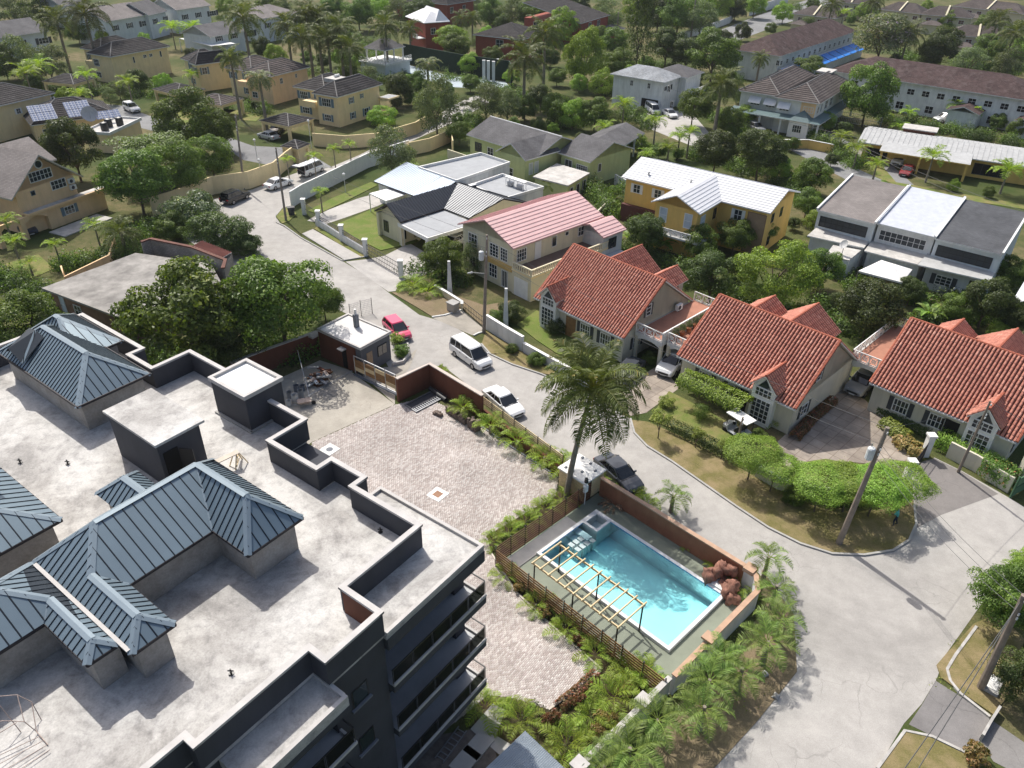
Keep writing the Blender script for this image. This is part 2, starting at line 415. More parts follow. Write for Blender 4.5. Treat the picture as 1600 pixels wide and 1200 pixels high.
# driveways and aprons
sheet('driveway',[(540,409),(575,405),(600,400),(640,380),(690,410),(680,425),(625,440),(618,455),(607,456)],.02,DRIVECON)
sheet('driveway',[(480,345),(500,333),(560,310),(590,302),(612,312),(590,322),(540,340),(510,350)],.02,DRIVECON)
sheet('pavement',[(472,366),(489,359),(566,403),(538,407)],.10,DRIVECON,thick=.10)
sheet('driveway',[(676,497),(722,484),(757,515),(738,524)],.02,APRON)
sheet('driveway',[(955,617),(1022,575),(1048,590),(1062,606),(1010,645),(985,650)],.022,FLAG)
sheet('driveway',[(1215,690),(1310,605),(1352,625),(1395,672),(1427,722),(1405,730),(1330,722),(1255,735),(1225,728)],.022,FLAG)
sheet('driveway',[(1429,792),(1427,745),(1440,722),(1460,716),(1505,738),(1560,772),(1470,805),(1433,825)],.017,mat_asphalt('stained_drive_asphalt',(.20,.185,.175),.28,.5))
sheet('driveway',[(1462,1064),(1497,1086),(1547,1122),(1531,1158),(1512,1178),(1456,1150),(1420,1132),(1440,1102)],.018,DRIVEDK)
sheet('driveway',[(1547,1124),(1600,1160),(1650,1200),(1600,1215),(1552,1190),(1532,1160)],.016,mat_asphalt('grey_path_concrete',(.22,.21,.20),.2,.5))
# grass and planted ground
def verge(name,pxs,mat,z=.09): return sheet(name,pxs,z,mat,thick=.09)
verge('grass_verge',[(431,338),(441,326),(455,324),(463,335),(452,346),(441,350)],LAWN2)
verge('grass_verge',[(491,358),(499,353),(572,399),(566,404)],LAWN2)
verge('grass_verge',[(753,537),(759,518),(800,542),(830,560),(880,590),(845,584),(800,569),(766,553)],DRYGRASS)
verge('grass_verge',[(991,676),(987,657),(1012,660),(1080,690),(1160,735),(1240,778),(1300,795),(1360,795),(1425,768),(1427,790),(1430,820),(1419,843),(1394,859),(1350,866),(1300,864),(1250,848),(1200,823),(1150,790),(1100,755),(1050,720),(1011,696)],DRYGRASS)
verge('lawn',[(808,508),(838,486),(862,492),(905,525),(935,560),(905,566),(868,552),(838,532)],LAWN)
verge('lawn',[(524,352),(583,327),(612,352),(655,377),(640,382),(595,392),(560,375)],LAWN)
verge('lawn',[(481,330),(520,310),(580,285),(590,290),(540,315),(498,335)],LAWN)
verge('lawn',[(1013,657),(1045,612),(1100,640),(1190,690),(1215,705),(1200,735),(1150,715),(1080,680)],LAWN2)
verge('lawn',[(1243,735),(1262,722),(1290,718),(1350,730),(1400,738),(1380,760),(1300,765),(1255,752)],LAWN)
verge('dirt_yard',[(612,458),(655,455),(710,462),(757,478),(800,470),(760,515),(724,484),(676,496),(650,480)],DIRT)
verge('dirt_yard',[(1463,1040),(1480,1020),(1522,975),(1560,960),(1600,1000),(1580,1080),(1552,1118),(1500,1082),(1470,1060)],DRYGRASS)
verge('dirt_yard',[(1374,1203),(1415,1143),(1450,1152),(1508,1180),(1540,1230),(1350,1240)],DRYGRASS)
verge('dirt_yard',[(1190,890),(1240,960),(1245,1050),(1185,1125),(1112,1205),(1060,1290),(960,1290),(1060,1100),(1190,960)],DIRT,.05)
verge('lawn',[(240,165),(330,170),(345,185),(400,190),(410,180),(370,172),(330,190),(300,200)],LAWN2,.05)
verge('lawn',[(0,415),(60,398),(85,420),(40,440),(0,440)],LAWN2,.05)
verge('lawn',[(1320,255),(1370,250),(1400,285),(1600,320),(1620,290),(1620,330),(1420,300)],LAWN2,.05)
def kerb(pxs,w=.16,z=.13,mat=None,name='kerb',n=1):
    m = MB(); m.strip([G2(*p) for p in pxs],w,0,z); return m.build(name,mat or CONC,kind='structure')
kerb([(985,655),(991,677),(1011,698),(1050,722),(1100,757),(1150,792),(1200,825),(1250,850),(1300,866),(1350,868),(1395,861),(1420,845),(1431,820),(1428,790)])
kerb([(740,525),(748,521),(757,519)],mat=WHITE2); kerb([(752,538),(766,554),(800,570),(845,585),(890,604)])
kerb([(675,496),(695,493),(721,485)],mat=WHITE2)
KB = M_plain('worn_kerb_paint',(.40,.385,.36),.9,.25,2); kerb([(1525,980),(1492,1025),(1479,1047),(1484,1065),(1500,1085),(1546,1121)],.16,.13,KB)
kerb([(1370,1202),(1413,1143),(1456,1152),(1510,1178)],.16,.13,KB)
kerb([(430,338),(432,348),(445,354),(470,372),(535,408),(570,402)]); kerb([(431,338),(441,326)])
# ------------------------------------------------------------------ the apartment building (foreground left)
ZR,ZP = 12.4,13.85
_o = G(756,852.5,12.5)
B = Fr(_o,R_(53.7))
apt = thing('apartment_building',B.pt(-8,8,0),'large charcoal apartment building with flat concrete roof and slate metal pavilion roofs','building')
# mass: plan polygon of the body below the roof
plan = [(0,0),(0,6.87),(-.95,6.87),(-.95,9.2),(.5,9.2),(.5,16.4),(1.55,16.1),(1.55,19.4),(.9,19.4),(.9,24.5),(-.8,24.5),(-.8,34.6),(-24,34.6),(-24,1.7),(-14.6,1.7),(-14.6,1.13),(-9.5,1.13),(-9.5,.16),(-6.5,.16),(-6.5,1.6),(0,1.6)]
body = [(-.05,1.7),(-.05,6.8),(-1.0,6.8),(-1.0,9.25),(.4,9.25),(.4,16.2),(1.5,16.2),(1.5,19.3),(.8,19.3),(.8,24.4),(-.9,24.4),(-.9,34.4),(-24,34.4),(-24,1.8),(-14.7,1.8),(-14.7,1.2),(-9.5,1.2),(-9.5,.2),(-6.55,.2),(-6.55,1.7)]
m = MB(); m.prism([B.xy(*p) for p in body],0,ZR-.25,0); m.build('wall',DARKGREY,apt)
m = MB(); m.prism([B.xy(*p) for p in [(0,0),(0,6.87),(-1.05,6.87),(-1.05,9.2),(-2.0,9.2),(-2.0,13.2),(.45,13.2),(.45,16.3),(1.45,16.3),(1.45,19.3),(.85,19.3),(.85,24.55),(-.85,24.55),(-.85,34.55),(-24,34.55),(-24,1.75),(-14.6,1.75),(-14.6,1.1),(-9.5,1.1),(-9.5,.2),(-6.55,.2),(-6.55,0)]],ZR-.25,ZR,0)
m.build('roof_deck',ROOFDECK,apt)
m = MB(); m.prism([B.xy(-2.0,9.25),B.xy(.5,9.25),B.xy(.5,13.2),B.xy(-2.0,13.2)],ZR-.9,ZR-.55); m.build('recessed_ledge',CONC,apt)
m = MB()
for k in (0,1): m.tube(B.pt(-1.55+.45*k,9.7,ZR-.44),B.pt(-1.55+.45*k,12.9,ZR-.44),.09,n=8)
m.build('conduit',M_plain('pvc_grey',(.45,.44,.42),.5),apt)
def parapet(pts,z0=ZR,z1=ZP,th=.17,cop=.27,closed=False):
    for (p,q) in zip(pts,pts[1:]):
        d = Vector((q[0]-p[0],q[1]-p[1],0)); L = d.length; d /= L; n = Vector((-d.y,d.x,0))
        def quad(wd,ext):
            P = Vector((p[0],p[1],0))-d*ext; Q = Vector((q[0],q[1],0))+d*ext
            return [B.xy(*(x)[:2]) for x in (P-n*wd/2,Q-n*wd/2,Q+n*wd/2,P+n*wd/2)]
        m = MB(); m.prism(quad(th,th/2-.004),z0+.003,z1-.12); o = m.build('parapet',DARKGREY,apt)
        m = MB(); m.prism(quad(cop,cop/2),z1-.125+random.uniform(0,.004),z1+random.uniform(0,.008)); m.build('coping',COPING,o)
parapet([(-24,34.45),(-.8,34.45),(-.8,27.1),(-1.75,27.1),(-1.75,24.5),(.85,24.5),(.85,19.3)])
parapet([(.45,16.3),(.45,13.1),(-2.0,13.1),(-2.0,9.3),(-1.0,9.3),(-1.0,6.9),(-1.85,6.9),(-1.85,2.4),(-6.6,2.4),(-6.6,.2),(-9.5,.2),(-9.5,1.15),(-14.6,1.15),(-14.6,1.72),(-24,1.72)])
m = MB(); m.fbox(B,-6.74,-6.69,.3,2.3,ZR+.004,ZP-.13); m.build('brown_panel',BROWNWALL,apt,label='brown rendered inner face of roof parapet')
# terrace lips
lm = MB()
lm.fbox(B,-.16,0.02,-.02,6.89,ZR+.002,ZR+.16); lm.fbox(B,-6.5,-.16,-.02,.16,ZR+.002,ZR+.165); lm.fbox(B,-1.7,-.16,6.72,6.9,ZR+.002,ZR+.162)
lm.build('terrace_lip',COPING,apt)
# slab edge band under terrace
m = MB(); m.prism([B.xy(*p) for p in [(.03,-.03),(.03,1.72),(-6.52,1.72),(-6.52,-.03)]],ZR-.95,ZR-.252); m.build('fascia',DARKGREY,apt)
# balconies on the court side: three floors
ASPHG = M_plain('balcony_tile',(.42,.43,.44),.6,.1)
RAILGL = NT('smoked_rail_glass',.05,.5); RAILGL.col((.05,.055,.05)); RAILGL.b.inputs['Transmission Weight'].default_value = .75; RAILGL.b.inputs['IOR'].default_value = 1.05
def balcony(a0,a1,b0,b1,z,right_open=True):
    m = MB(); m.fbox(B,a0,a1,b0,b1,z-.45,z,0,1); s = m.build('balcony',[DARKGREY,ASPHG],apt)
    m = MB(); m.fbox(B,a0,a1+.02,b0-.02,b0+.10,z+.002,z+.16); m.fbox(B,a1-.10,a1+.021,b0+.10,b1,z+.002,z+.161); m.build('balcony_kerb',COPING,s)
    r = MB(); zt = z+1.1
    r.bar(B.pt(a0,b0+.05,zt),B.pt(a1-.04,b0+.05,zt),.05,.05); r.bar(B.pt(a1-.04,b0+.05,zt),B.pt(a1-.04,b1,zt),.05,.05)
    n = max(3,int((a1-a0)/1.25))
    for k in range(n+1):
        a = a0+.03+(a1-.07-a0)*k/n; r.bar(B.pt(a,b0+.05,z+.1),B.pt(a,b0+.05,zt),.035,.035)
    r.bar(B.pt(a1-.04,b1-.05,z+.1),B.pt(a1-.04,b1-.05,zt),.035,.035)
    r.build('railing',BLACKM,s)
    for k in range(n):
        x0 = a0+.03+(a1-.07-a0)*k/n; x1 = a0+.03+(a1-.07-a0)*(k+1)/n
        g = MB(); g.fbox(B,x0+.05,x1-.05,b0+.045,b0+.055,z+.2,zt-.06); g.build('glass_panel',RAILGL.m,s)
    return s
for z in (9.0,5.65,2.3): balcony(-6.5,.05,-.1,1.68,z)
for z in (9.0,5.65,2.3): balcony(-14.0,-9.35,-.75,1.18,z)
# second terrace slab over the left balconies
m = MB(); m.fbox(B,-14.0,-9.4,-.72,1.16,ZR-.75,ZR-.3); s2 = m.build('canopy_slab',ROOFDECK,apt)
m = MB(); m.fbox(B,-14.0,-9.42,-.74,-.56,ZR-.298,ZR-.12); m.fbox(B,-9.58,-9.40,-.56,1.1,ZR-.298,ZR-.121); m.build('canopy_lip',COPING,s2)
m = MB(); m.fbox(B,-14.0,-9.41,-.74,1.14,ZR-1.1,ZR-.752); m.build('canopy_fascia',DARKGREY,s2)
# corner piers that carry the balconies, and glazing behind
m = MB(); m.fbox(B,-.9,-.15,1.2,1.66,0,ZR-.96); m.build('pier',DARKGREY,apt)
def glaz(parent,F,a0,a1,b,z0,z1,n,out=-.03):
    m = MB(); m.fbox(F,a0,a1,b+out,b+out*.4,z0,z1); f = m.build('window',BLACKM,parent)
    for k in range(n):
        x0 = a0+.06+(a1-a0-.06)*k/n; x1 = a0+(a1-a0-.06)*(k+1)/n
        g = MB(); g.fbox(F,x0,x1,b+out*1.3,b+out*1.05,z0+.06,z1-.06); g.build('pane',GLASS,f)
for z in (9.0,5.65,2.3):
    glaz(apt,B,-5.6,-2.0,1.7,z+.1,z+2.3,3); glaz(apt,B,-13.2,-10.4,1.2,z+.1,z+2.3,2)
for z in (9.6,6.3,3.0):
    glaz(apt,B,-8.6,-7.7,.2,z,z+1.1,1)
    m = MB(); m.fbox(B,-8.7,-7.6,.06,.196,z-.12,z-.02); m.build('sill',MIDGREY,apt)
# windows on the street side
for z in (9.0,5.65,2.3):
    for b in (10.2,14.0,21.5,30.0):
        a = .4 if b < 20 else (.8 if b < 25 else -.9)
        m = MB(); m.fbox(B,a-.02,a+.03,b,b+1.6,z+.8,z+2.2); f = m.build('window',BLACKM,apt)
        m = MB(); m.fbox(B,a+.031,a+.04,b+.06,b+1.54,z+.86,z+2.14); m.build('pane',GLASS,f)
# ---- roof boxes
m = MB(); m.fbox(B,-6.75,-4.35,15.45,19.95,ZR+.002,ZR+2.85); sh = m.build('stair_head',DARKGREY,apt)
m = MB(); m.prism([B.xy(*p) for p in [(-6.9,15.25),(-4.1,15.25),(-4.1,20.1),(-6.9,20.1)]],ZR+2.852,ZR+3.0); m.build('slab_roof',ROOFDECK,sh)
m = MB(); m.fbox(B,-6.55,-5.75,15.40,15.447,ZR+.02,ZR+2.2); m.build('doorway',DARK,sh)
m = MB(); m.bar(B.pt(-5.72,15.38,ZR+1.06),B.pt(-5.35,14.75,ZR+1.06),.05,2.05); m.build('door',BLACKM,sh)
m = MB(); m.fbox(B,-1.05,1.45,16.15,19.3,ZR+.002,ZR+2.25); lb = m.build('lift_box',DARKGREY,apt)
m = MB()
m.fbox(B,-1.15,1.55,16.05,16.27,ZR+2.252,ZR+2.5); m.fbox(B,-1.15,1.55,19.18,19.4,ZR+2.252,ZR+2.503); m.fbox(B,-1.15,-.93,16.27,19.18,ZR+2.252,ZR+2.497); m.fbox(B,1.33,1.55,16.27,19.18,ZR+2.252,ZR+2.499)
m.build('coping',COPING,lb)
m = MB(); m.fbox(B,-.93,1.33,16.27,19.18,ZR+2.252,ZR+2.34); m.build('slab_roof',M_plain('white_membrane',(.72,.71,.69),.7,.08,1.0),lb)
for (a0,a1,b0,b1) in ((-1.15,1.56,16.0,16.15),(-1.2,-1.05,16.0,19.4)):
    m = MB(); m.fbox(B,a0,a1,b0,b1,ZR+.004,ZR+.12); m.build('plinth',CONC,lb)
# ---- standing seam pavilions
SEAM = M_plain('slate_blue_metal',(.150,.200,.235),.42,.07,.5,metal=.35,spec=.5)
SEAMSHADE = M_plain('seam_shade_metal',(.022,.03,.04),.5,.05,1,metal=.2)  # near-black colour paints in the ribs' shadow and the shaded seam gaps
CAPM = M_plain('ridge_cap_metal',(.20,.25,.285),.4,.05,1,metal=.35,spec=.5)
FASC = M_plain('dark_fascia',(.03,.026,.03),.6)
def seam_plane(parent,pts,pitch=.40,phase=0.0,lift=.012):
    pts = [B.pt(a,b,ZR+z) for a,b,z in pts]; n,h,s = plane_axes(pts)
    o = pts[0]; P2 = [((p-o).dot(h),(p-o).dot(s)) for p in pts]
    m = MB(); m.poly(pts if (pts[1]-pts[0]).cross(pts[2]-pts[1]).z > 0 else pts[::-1]); base = m.build('roof_plane',SEAMSHADE,parent)
    lo = min(p[0] for p in P2); hi = max(p[0] for p in P2); x = lo-pitch*phase; g = .028
    while x < hi:
        c = clip(P2,0,x+g,x+pitch-g)
        if len(c) >= 3 and abs(sum(c[i][0]*c[(i+1) % len(c)][1]-c[(i+1) % len(c)][0]*c[i][1] for i in range(len(c)))) > .03:
            t = [o+h*a+s*b for a,b in c]
            if ((t[1]-t[0]).cross(t[2]-t[1])).dot(n) < 0: t = t[::-1]
            m = MB(); m.hexa([p+n*.004 for p in t],[p+n*(.004+lift) for p in t]); m.build('roof_panel',SEAM,base)
        x += pitch
    # raised ribs, coloured dark to stand for the shadow they cast
    m = MB(); x = lo-pitch*phase
    while x < hi:
        c = clip(P2,0,x-.012,x+.012)
        if len(c) >= 3:
            t = [o+h*a+s*b for a,b in c]
            if ((t[1]-t[0]).cross(t[2]-t[1])).dot(n) < 0: t = t[::-1]
            m.hexa([p+n*.004 for p in t],[p+n*.05 for p in t])
        x += pitch
    if m.f: m.build('standing_seams',SEAMSHADE,base,kind='stuff')
def cap(parent,p,q,wd=.17):
    m = MB(); a = B.pt(p[0],p[1],ZR+p[2]+.05); b = B.pt(q[0],q[1],ZR+q[2]+.05); d = (b-a).normalized()
    x = d.cross(Vector((0,0,1))).normalized()*wd; y = x.cross(d).normalized()*.05
    if y.z < 0: y = -y
    dn = Vector((0,0,-.06))
    m.poly([a,b,b+x+dn,a+x+dn]); m.poly([b,a,a-x+dn,b-x+dn]); m.poly([a+x+dn,b+x+dn,b-x+dn,a-x+dn]); m.poly([a,a+x+dn,a-x+dn]); m.poly([b,b-x+dn,b+x+dn]); m.build('ridge_cap',CAPM,parent)
def walls(name,pts,zt,ins=.25):
    m = MB(); m.prism([B.xy(*p) for p in pts],ZR+.003,ZR+zt); return m.build(name,MASON,apt)
def fascia(parent,pts):
    m = MB()
    for p,q in zip(pts,pts[1:]): m.bar(B.pt(*p,ZR+1.93),B.pt(*q,ZR+1.93),.06,.14)
    m.build('fascia',FASC,parent)
E_ = 2.0
# pavilion 1 (upper left)
p1 = walls('roof_pavilion',[(-6.6,23.5),(-2.9,23.5),(-2.9,32.4),(-6.6,32.4)],1.95)
C = [(-6.95,23.1),(-2.55,23.1),(-2.55,32.8),(-6.95,32.8)]; r0,r1 = (-4.75,25.4,3.6),(-4.75,30.5,3.6)
e = lambda k: (*C[k],1.9)
seam_plane(p1,[e(0),e(1),r0],.42,.5); seam_plane(p1,[e(1),e(2),r1,r0],.30); seam_plane(p1,[e(2),e(3),r1],.4,.5); seam_plane(p1,[e(3),e(0),r0,r1],.30)
for a,b in ((r0,r1),(e(0),r0),(e(1),r0),(e(2),r1),(e(3),r1)): cap(p1,a,b)
fascia(p1,C+[C[0]])
w1 = walls('roof_pavilion',[(-3.9,28.3),(-1.75,28.3),(-1.75,33.6),(-3.9,33.6)],1.9)
C1 = [(-4.6,27.95),(-1.5,27.95),(-1.5,33.9),(-4.6,33.9)]; q0,q1 = (-3.4,31.2,3.35),(-3.4,31.8,3.35); e1 = lambda k: (*C1[k],1.9)
seam_plane(w1,[e1(0),e1(1),q0],.5); seam_plane(w1,[e1(1),e1(2),q1,q0],.32); seam_plane(w1,[e1(2),e1(3),q1],.5); seam_plane(w1,[e1(3),e1(0),q0,q1],.32)
for a,b in ((q0,q1),(e1(0),q0),(e1(1),q0),(e1(2),q1),(e1(3),q1)): cap(w1,a,b)
fascia(w1,C1+[C1[0]])
# small dormer on its left slope
m = MB(); m.poly([B.pt(-6.6,29.6,ZR+2.1),B.pt(-6.6,31.3,ZR+2.1),B.pt(-6.6,30.4,ZR+2.75)][::-1]); m.build('dormer_face',FASC,p1)
seam_plane(p1,[(-6.85,29.3,2.35),(-5.2,29.5,3.35),(-5.2,30.4,3.5),(-6.95,30.4,3.05)],.42); seam_plane(p1,[(-6.85,31.5,2.35),(-5.2,31.3,3.35),(-5.2,30.4,3.5),(-6.95,30.4,3.05)],.42)
# pavilion 2 (centre, L shaped with a front wing)
p2 = walls('roof_pavilion',[(-13.75,6.05),(-12.5,6.05),(-12.5,9.35),(-7.9,9.35),(-7.9,6.85),(-5.45,6.85),(-5.45,13.1),(-13.75,13.1)],1.95)
pl = [[(-12.2,9.0,2),(-8.2,9.0,2),(-6.8,11.75,3.6),(-11.76,11.75,3.6),(-13.1,10.05,2.62)],
      [(-8.2,9.0,2),(-6.8,11.75,3.6),(-6.75,8.1,3.6),(-8.2,6.5,2)],
      [(-8.2,6.5,2),(-5.15,6.5,2),(-6.75,8.1,3.6)],
      [(-5.15,6.5,2),(-5.15,13.4,2),(-6.8,11.75,3.6),(-6.75,8.1,3.6)],
      [(-5.15,13.4,2),(-14.03,13.4,2),(-11.76,11.75,3.6),(-6.8,11.75,3.6)],
      [(-11.76,11.75,3.6),(-14.03,13.4,2),(-14.03,5.73,2),(-13.1,6.65,2.66),(-13.1,10.05,2.66)],
      [(-13.1,10.05,2.66),(-13.1,6.65,2.66),(-12.2,5.73,2),(-12.2,9.0,2)],
      [(-14.03,5.73,2),(-12.2,5.73,2),(-13.1,6.65,2.66)]]
for k,P in enumerate(pl): seam_plane(p2,P,(.46,.36,.46,.36,.5,.36,.33,.42)[k],.5)
for a,b in ((pl[0][2],pl[0][3]),(pl[0][3],pl[0][4]),(pl[0][1],pl[0][2]),(pl[0][2],pl[1][2]),(pl[2][0],pl[2][2]),(pl[2][1],pl[2][2]),(pl[3][1],pl[3][2]),(pl[4][1],pl[4][2]),(pl[6][0],pl[6][1]),(pl[7][0],pl[7][2]),(pl[7][1],pl[7][2]),(pl[0][0],pl[0][4])): cap(p2,a,b)
fascia(p2,[(-14.03,5.73),(-12.2,5.73),(-12.2,9.0),(-8.2,9.0),(-8.2,6.5),(-5.15,6.5),(-5.15,13.4),(-14.03,13.4)])
g0 = walls('roof_pavilion',[(-9.8,13.2),(-8.2,13.2),(-8.2,15.2),(-9.8,15.2)],1.9)
for P in ([(-10.1,13.4,2),(-10.1,15.5,2),(-9.05,14.5,2.85),(-9.05,12.6,2.85)],[(-8.0,13.4,2),(-8.0,15.5,2),(-9.05,14.5,2.85),(-9.05,12.6,2.85)],[(-10.1,15.5,2),(-8.0,15.5,2),(-9.05,14.5,2.85)]): seam_plane(g0,P,.34,.4)
cap(g0,(-9.05,14.5,2.85),(-9.05,12.4,2.85)); cap(g0,(-10.1,15.5,2),(-9.05,14.5,2.85)); cap(g0,(-8.0,15.5,2),(-9.05,14.5,2.85))
# pavilion 3 (lower left, beside it, white valley gutter between)
p3 = walls('roof_pavilion',[(-22,10.1),(-15.05,10.1),(-15.05,6.9),(-14.0,6.9),(-14.0,13.2),(-22,13.2)],1.95)
pl3 = [[(-14.05,6.58,2),(-14.05,13.4,2),(-15.9,12.0,3.15),(-15.9,11.65,3.15),(-14.68,10.4,2.42),(-14.68,7.2,2.42)],
       [(-15.3,6.62,2),(-14.05,6.58,2),(-14.68,7.2,2.42)],[(-15.3,6.62,2),(-14.68,7.2,2.42),(-14.68,10.4,2.42),(-15.3,9.77,2)],
       [(-22,9.77,2),(-15.3,9.77,2),(-14.68,10.4,2.42),(-15.9,11.65,3.15),(-22,11.65,3.15)],[(-14.05,13.4,2),(-22,13.4,2),(-22,12.0,3.15),(-15.9,12.0,3.15)]]
for k,P in enumerate(pl3): seam_plane(p3,P,.36 if k != 3 else .46,.3)
for a,b in ((pl3[0][1],pl3[0][2]),(pl3[0][3],pl3[0][4]),(pl3[0][4],pl3[0][5]),(pl3[1][0],pl3[1][2]),(pl3[1][1],pl3[1][2]),(pl3[3][4],pl3[3][3]),(pl3[2][3],pl3[2][2])): cap(p3,a,b)
m = MB(); m.bar(B.pt(-14.04,5.9,ZR+2.08),B.pt(-14.04,13.1,ZR+2.08),.16,.06); m.build('valley_gutter',COPING,p3)
fascia(p3,[(-22,9.77),(-15.3,9.77),(-15.3,6.62),(-14.05,6.58)])
# pavilion 4 (left edge)
p4 = walls('roof_pavilion',[(-20,15.35),(-12.3,15.35),(-12.3,22.5),(-20,22.5)],1.95)
pl4 = [[(-20.4,15.0,2),(-11.95,15.0,2),(-15.2,18.2,3.7),(-17.2,18.2,3.7)],[(-11.95,15.0,2),(-11.95,22.0,2),(-15.2,18.8,3.7),(-15.2,18.2,3.7)],[(-11.95,22.0,2),(-20.4,22.0,2),(-17.2,18.8,3.7),(-15.2,18.8,3.7)]]
for P in pl4: seam_plane(p4,P,.46,.4)
cap(p4,pl4[0][1],pl4[0][2]); cap(p4,pl4[1][1],pl4[1][2]); cap(p4,pl4[0][2],pl4[0][3])
m = MB(); m.fbox(B,-14.6,-13.0,18.3,20.0,ZR+2.3,ZR+3.5); m.build('dormer_wall',MIDGREY,p4)
seam_plane(p4,[(-14.8,18.1,3.55),(-12.8,18.1,3.2),(-12.8,20.2,3.2),(-14.8,20.2,3.55)],.4)
fascia(p4,[(-20.4,15.0),(-11.95,15.0),(-11.95,22.0)])
# ---- loose things on the roof
def lathe(m,p,prof,n=12,mi=0):
    p = Vector(p); prev = None
    for r,z in prof:
        ring = [p+Vector((r*math.cos(2*math.pi*i/n),r*math.sin(2*math.pi*i/n),z)) for i in range(n)]
        if prev:
            for i in range(n): m.poly([prev[i],prev[(i+1) % n],ring[(i+1) % n],ring[i]],mi)
        prev = ring
    m.poly(prev,mi)
def bucket(p,h,r,label):
    t = thing('bucket',p,label,'bucket','buckets beside the stair head')
    m = MB(); lathe(m,p,[(r*.85,.005),(r,h),(r*1.06,h),(r*1.06,h-.04),(r*1.0,h-.05),(r*.9,h-.03),(r*.8,.03)]); m.build('tub',WHITE,t,smooth=False)
    m = MB(); q = Vector(p); m.pipe([q+Vector((r*1.05*math.cos(x),0.02,h-.08-.16*math.sin(x))) for x in np.linspace(0,math.pi,7)],.01,4); m.build('handle',STEEL,t)
bucket(B.pt(-5.1,15.0,ZR),.55,.17,'tall white bucket beside the stair head door')
bucket(B.pt(-5.35,14.75,ZR),.34,.15,'short white bucket left of the tall bucket on roof')
bucket(B.pt(-4.65,15.05,ZR),.36,.16,'short white bucket right of the tall bucket on roof')
t = thing('trestle_table',B.pt(-3.9,14.5,ZR),'long plank on a timber trestle standing on the apartment roof','trestle')
m = MB(); m.bar(B.pt(-4.75,14.75,ZR+.62),B.pt(-3.2,14.25,ZR+.85),.35,.05); m.build('plank',M_plain('pale_plank',(.55,.48,.40),.8),t)
m = MB()
for sx in (-.2,.2):
    for k in (-.12,.12): m.bar(B.pt(-3.3+sx*.4,14.3+k,ZR+.8),B.pt(-3.3+sx*2,14.3+k*2.2,ZR),.05,.05)
for z in (.2,.4,.6): m.bar(B.pt(-3.3-.4*(1-z),14.0,ZR+z),B.pt(-3.3+.4*(1-z),14.6,ZR+z),.04,.04)
m.build('trestle',WOOD,t)
# bent wire frame at the lower left edge of the roof
t = thing('scaffold_frame',B.pt(-17.6,7.7,ZR),'thin rusty bent rod frame standing on the roof at the left edge','frame')
RUST = M_plain('rusty_rod',(.42,.33,.28),.8,.3,5)
def rod(pts,r=.017):
    m = MB(); m.pipe([B.pt(a-.75,b+1.1,ZR+z) for a,b,z in pts],r,5); m.build('rod',RUST,t)
rod([(-18.4,7.6,1.5),(-17.2,7.3,1.55),(-16.6,7.0,1.25),(-16.35,6.8,.7),(-16.4,6.4,0.02)]); rod([(-18.6,7.0,1.0),(-17.4,6.6,1.0),(-16.9,6.2,.7),(-16.75,6.0,.1),(-16.75,5.2,.05)])
rod([(-17.2,7.3,1.55),(-17.1,6.5,.02)]); rod([(-16.6,7.0,1.25),(-16.9,6.2,.7)]); rod([(-18.4,6.3,.95),(-17.1,6.25,.85)]); rod([(-16.35,6.8,.7),(-16.75,6.0,.1)])
for k in range(4): rod([(-18.6,5.9-.3*k,.55-.12*k),(-16.8,5.5-.2*k,.35-.08*k)],.014)
for i,(a,b) in enumerate([(-10.4,23.6),(-8.9,21.5),(-2.3,4.6),(-11.6,3.6)]):
    m = MB(); p = B.pt(a,b,ZR); m.tube(p,p+Vector((0,0,.3)),.04,n=6); m.tube(p+Vector((-.12,0,.18)),p+Vector((.12,0,.18)),.03,n=5); m.tube(p,p+Vector((0,0,.03)),.12,n=8)
    m.build('roof_vent',BLACKM,label=['small black vent stub near the left roof edge','small black vent stub left of the stair head','small dark drain stub inside the parapet corner','small dark vent stub on roof below the slate wing'][i],cat='vent',group='roof vent stubs')
# ------------------------------------------------------------------ courtyard
court = [(487,692),(617,633),(660,622),(700,636),(743,661),(873,746),(868,775),(800,815),(760,838),(768,866),(806,926),(850,968),(940,1047),(900,1078),(857,1108),(800,1090),(762,1086),(735,1110),(690,1145),(640,1200),(560,1200),(600,960),(520,800)]
cpts = [G2(*p) for p in court]
sheet('courtyard',court,.02,M_plain('paver_joint_sand',(.30,.27,.24),.95,.15,3))
def pavers():
    L2 = [B.loc(p) for p in cpts]; pw,ph,g = .215,.108,.010
    a0 = min(p[0] for p in L2); a1 = max(p[0] for p in L2); b0 = min(p[1] for p in L2); b1 = max(p[1] for p in L2)
    V = []; F = []; T = []; k = 0; j = 0
    b = b0
    P = np.array(L2)
    while b < b1:
        off = pw/2 if j % 2 else 0
        xs = np.arange(a0+off,a1,pw)
        inside = [in_poly(x+pw/2,b+ph/2,L2) for x in xs]
        for x,ok in zip(xs,inside):
            if not ok: continue
            z = .036+random.uniform(-.003,.003); x0,x1,y0,y1 = x+g/2,x+pw-g/2,b+g/2,b+ph-g/2
            for (p,q,zz) in ((x0,y0,.021),(x1,y0,.021),(x1,y1,.021),(x0,y1,.021),(x0+.008,y0+.008,z),(x1-.008,y0+.008,z),(x1-.008,y1-.008,z),(x0+.008,y1-.008,z)):
                w = B.xy(p,q); V.append((w[0],w[1],zz))
            F += [(k+4,k+5,k+6,k+7),(k,k+1,k+5,k+4),(k+1,k+2,k+6,k+5),(k+2,k+3,k+7,k+6),(k+3,k,k+4,k+7)]
            T += [random.random()]*5; k += 8
        b += ph; j += 1
    return np.array(V),np.array(F),np.array(T)
a = NT('concrete_paver',.85,.2); at = a.n('Attribute',attribute_name='tone'); p = a.coord('World')
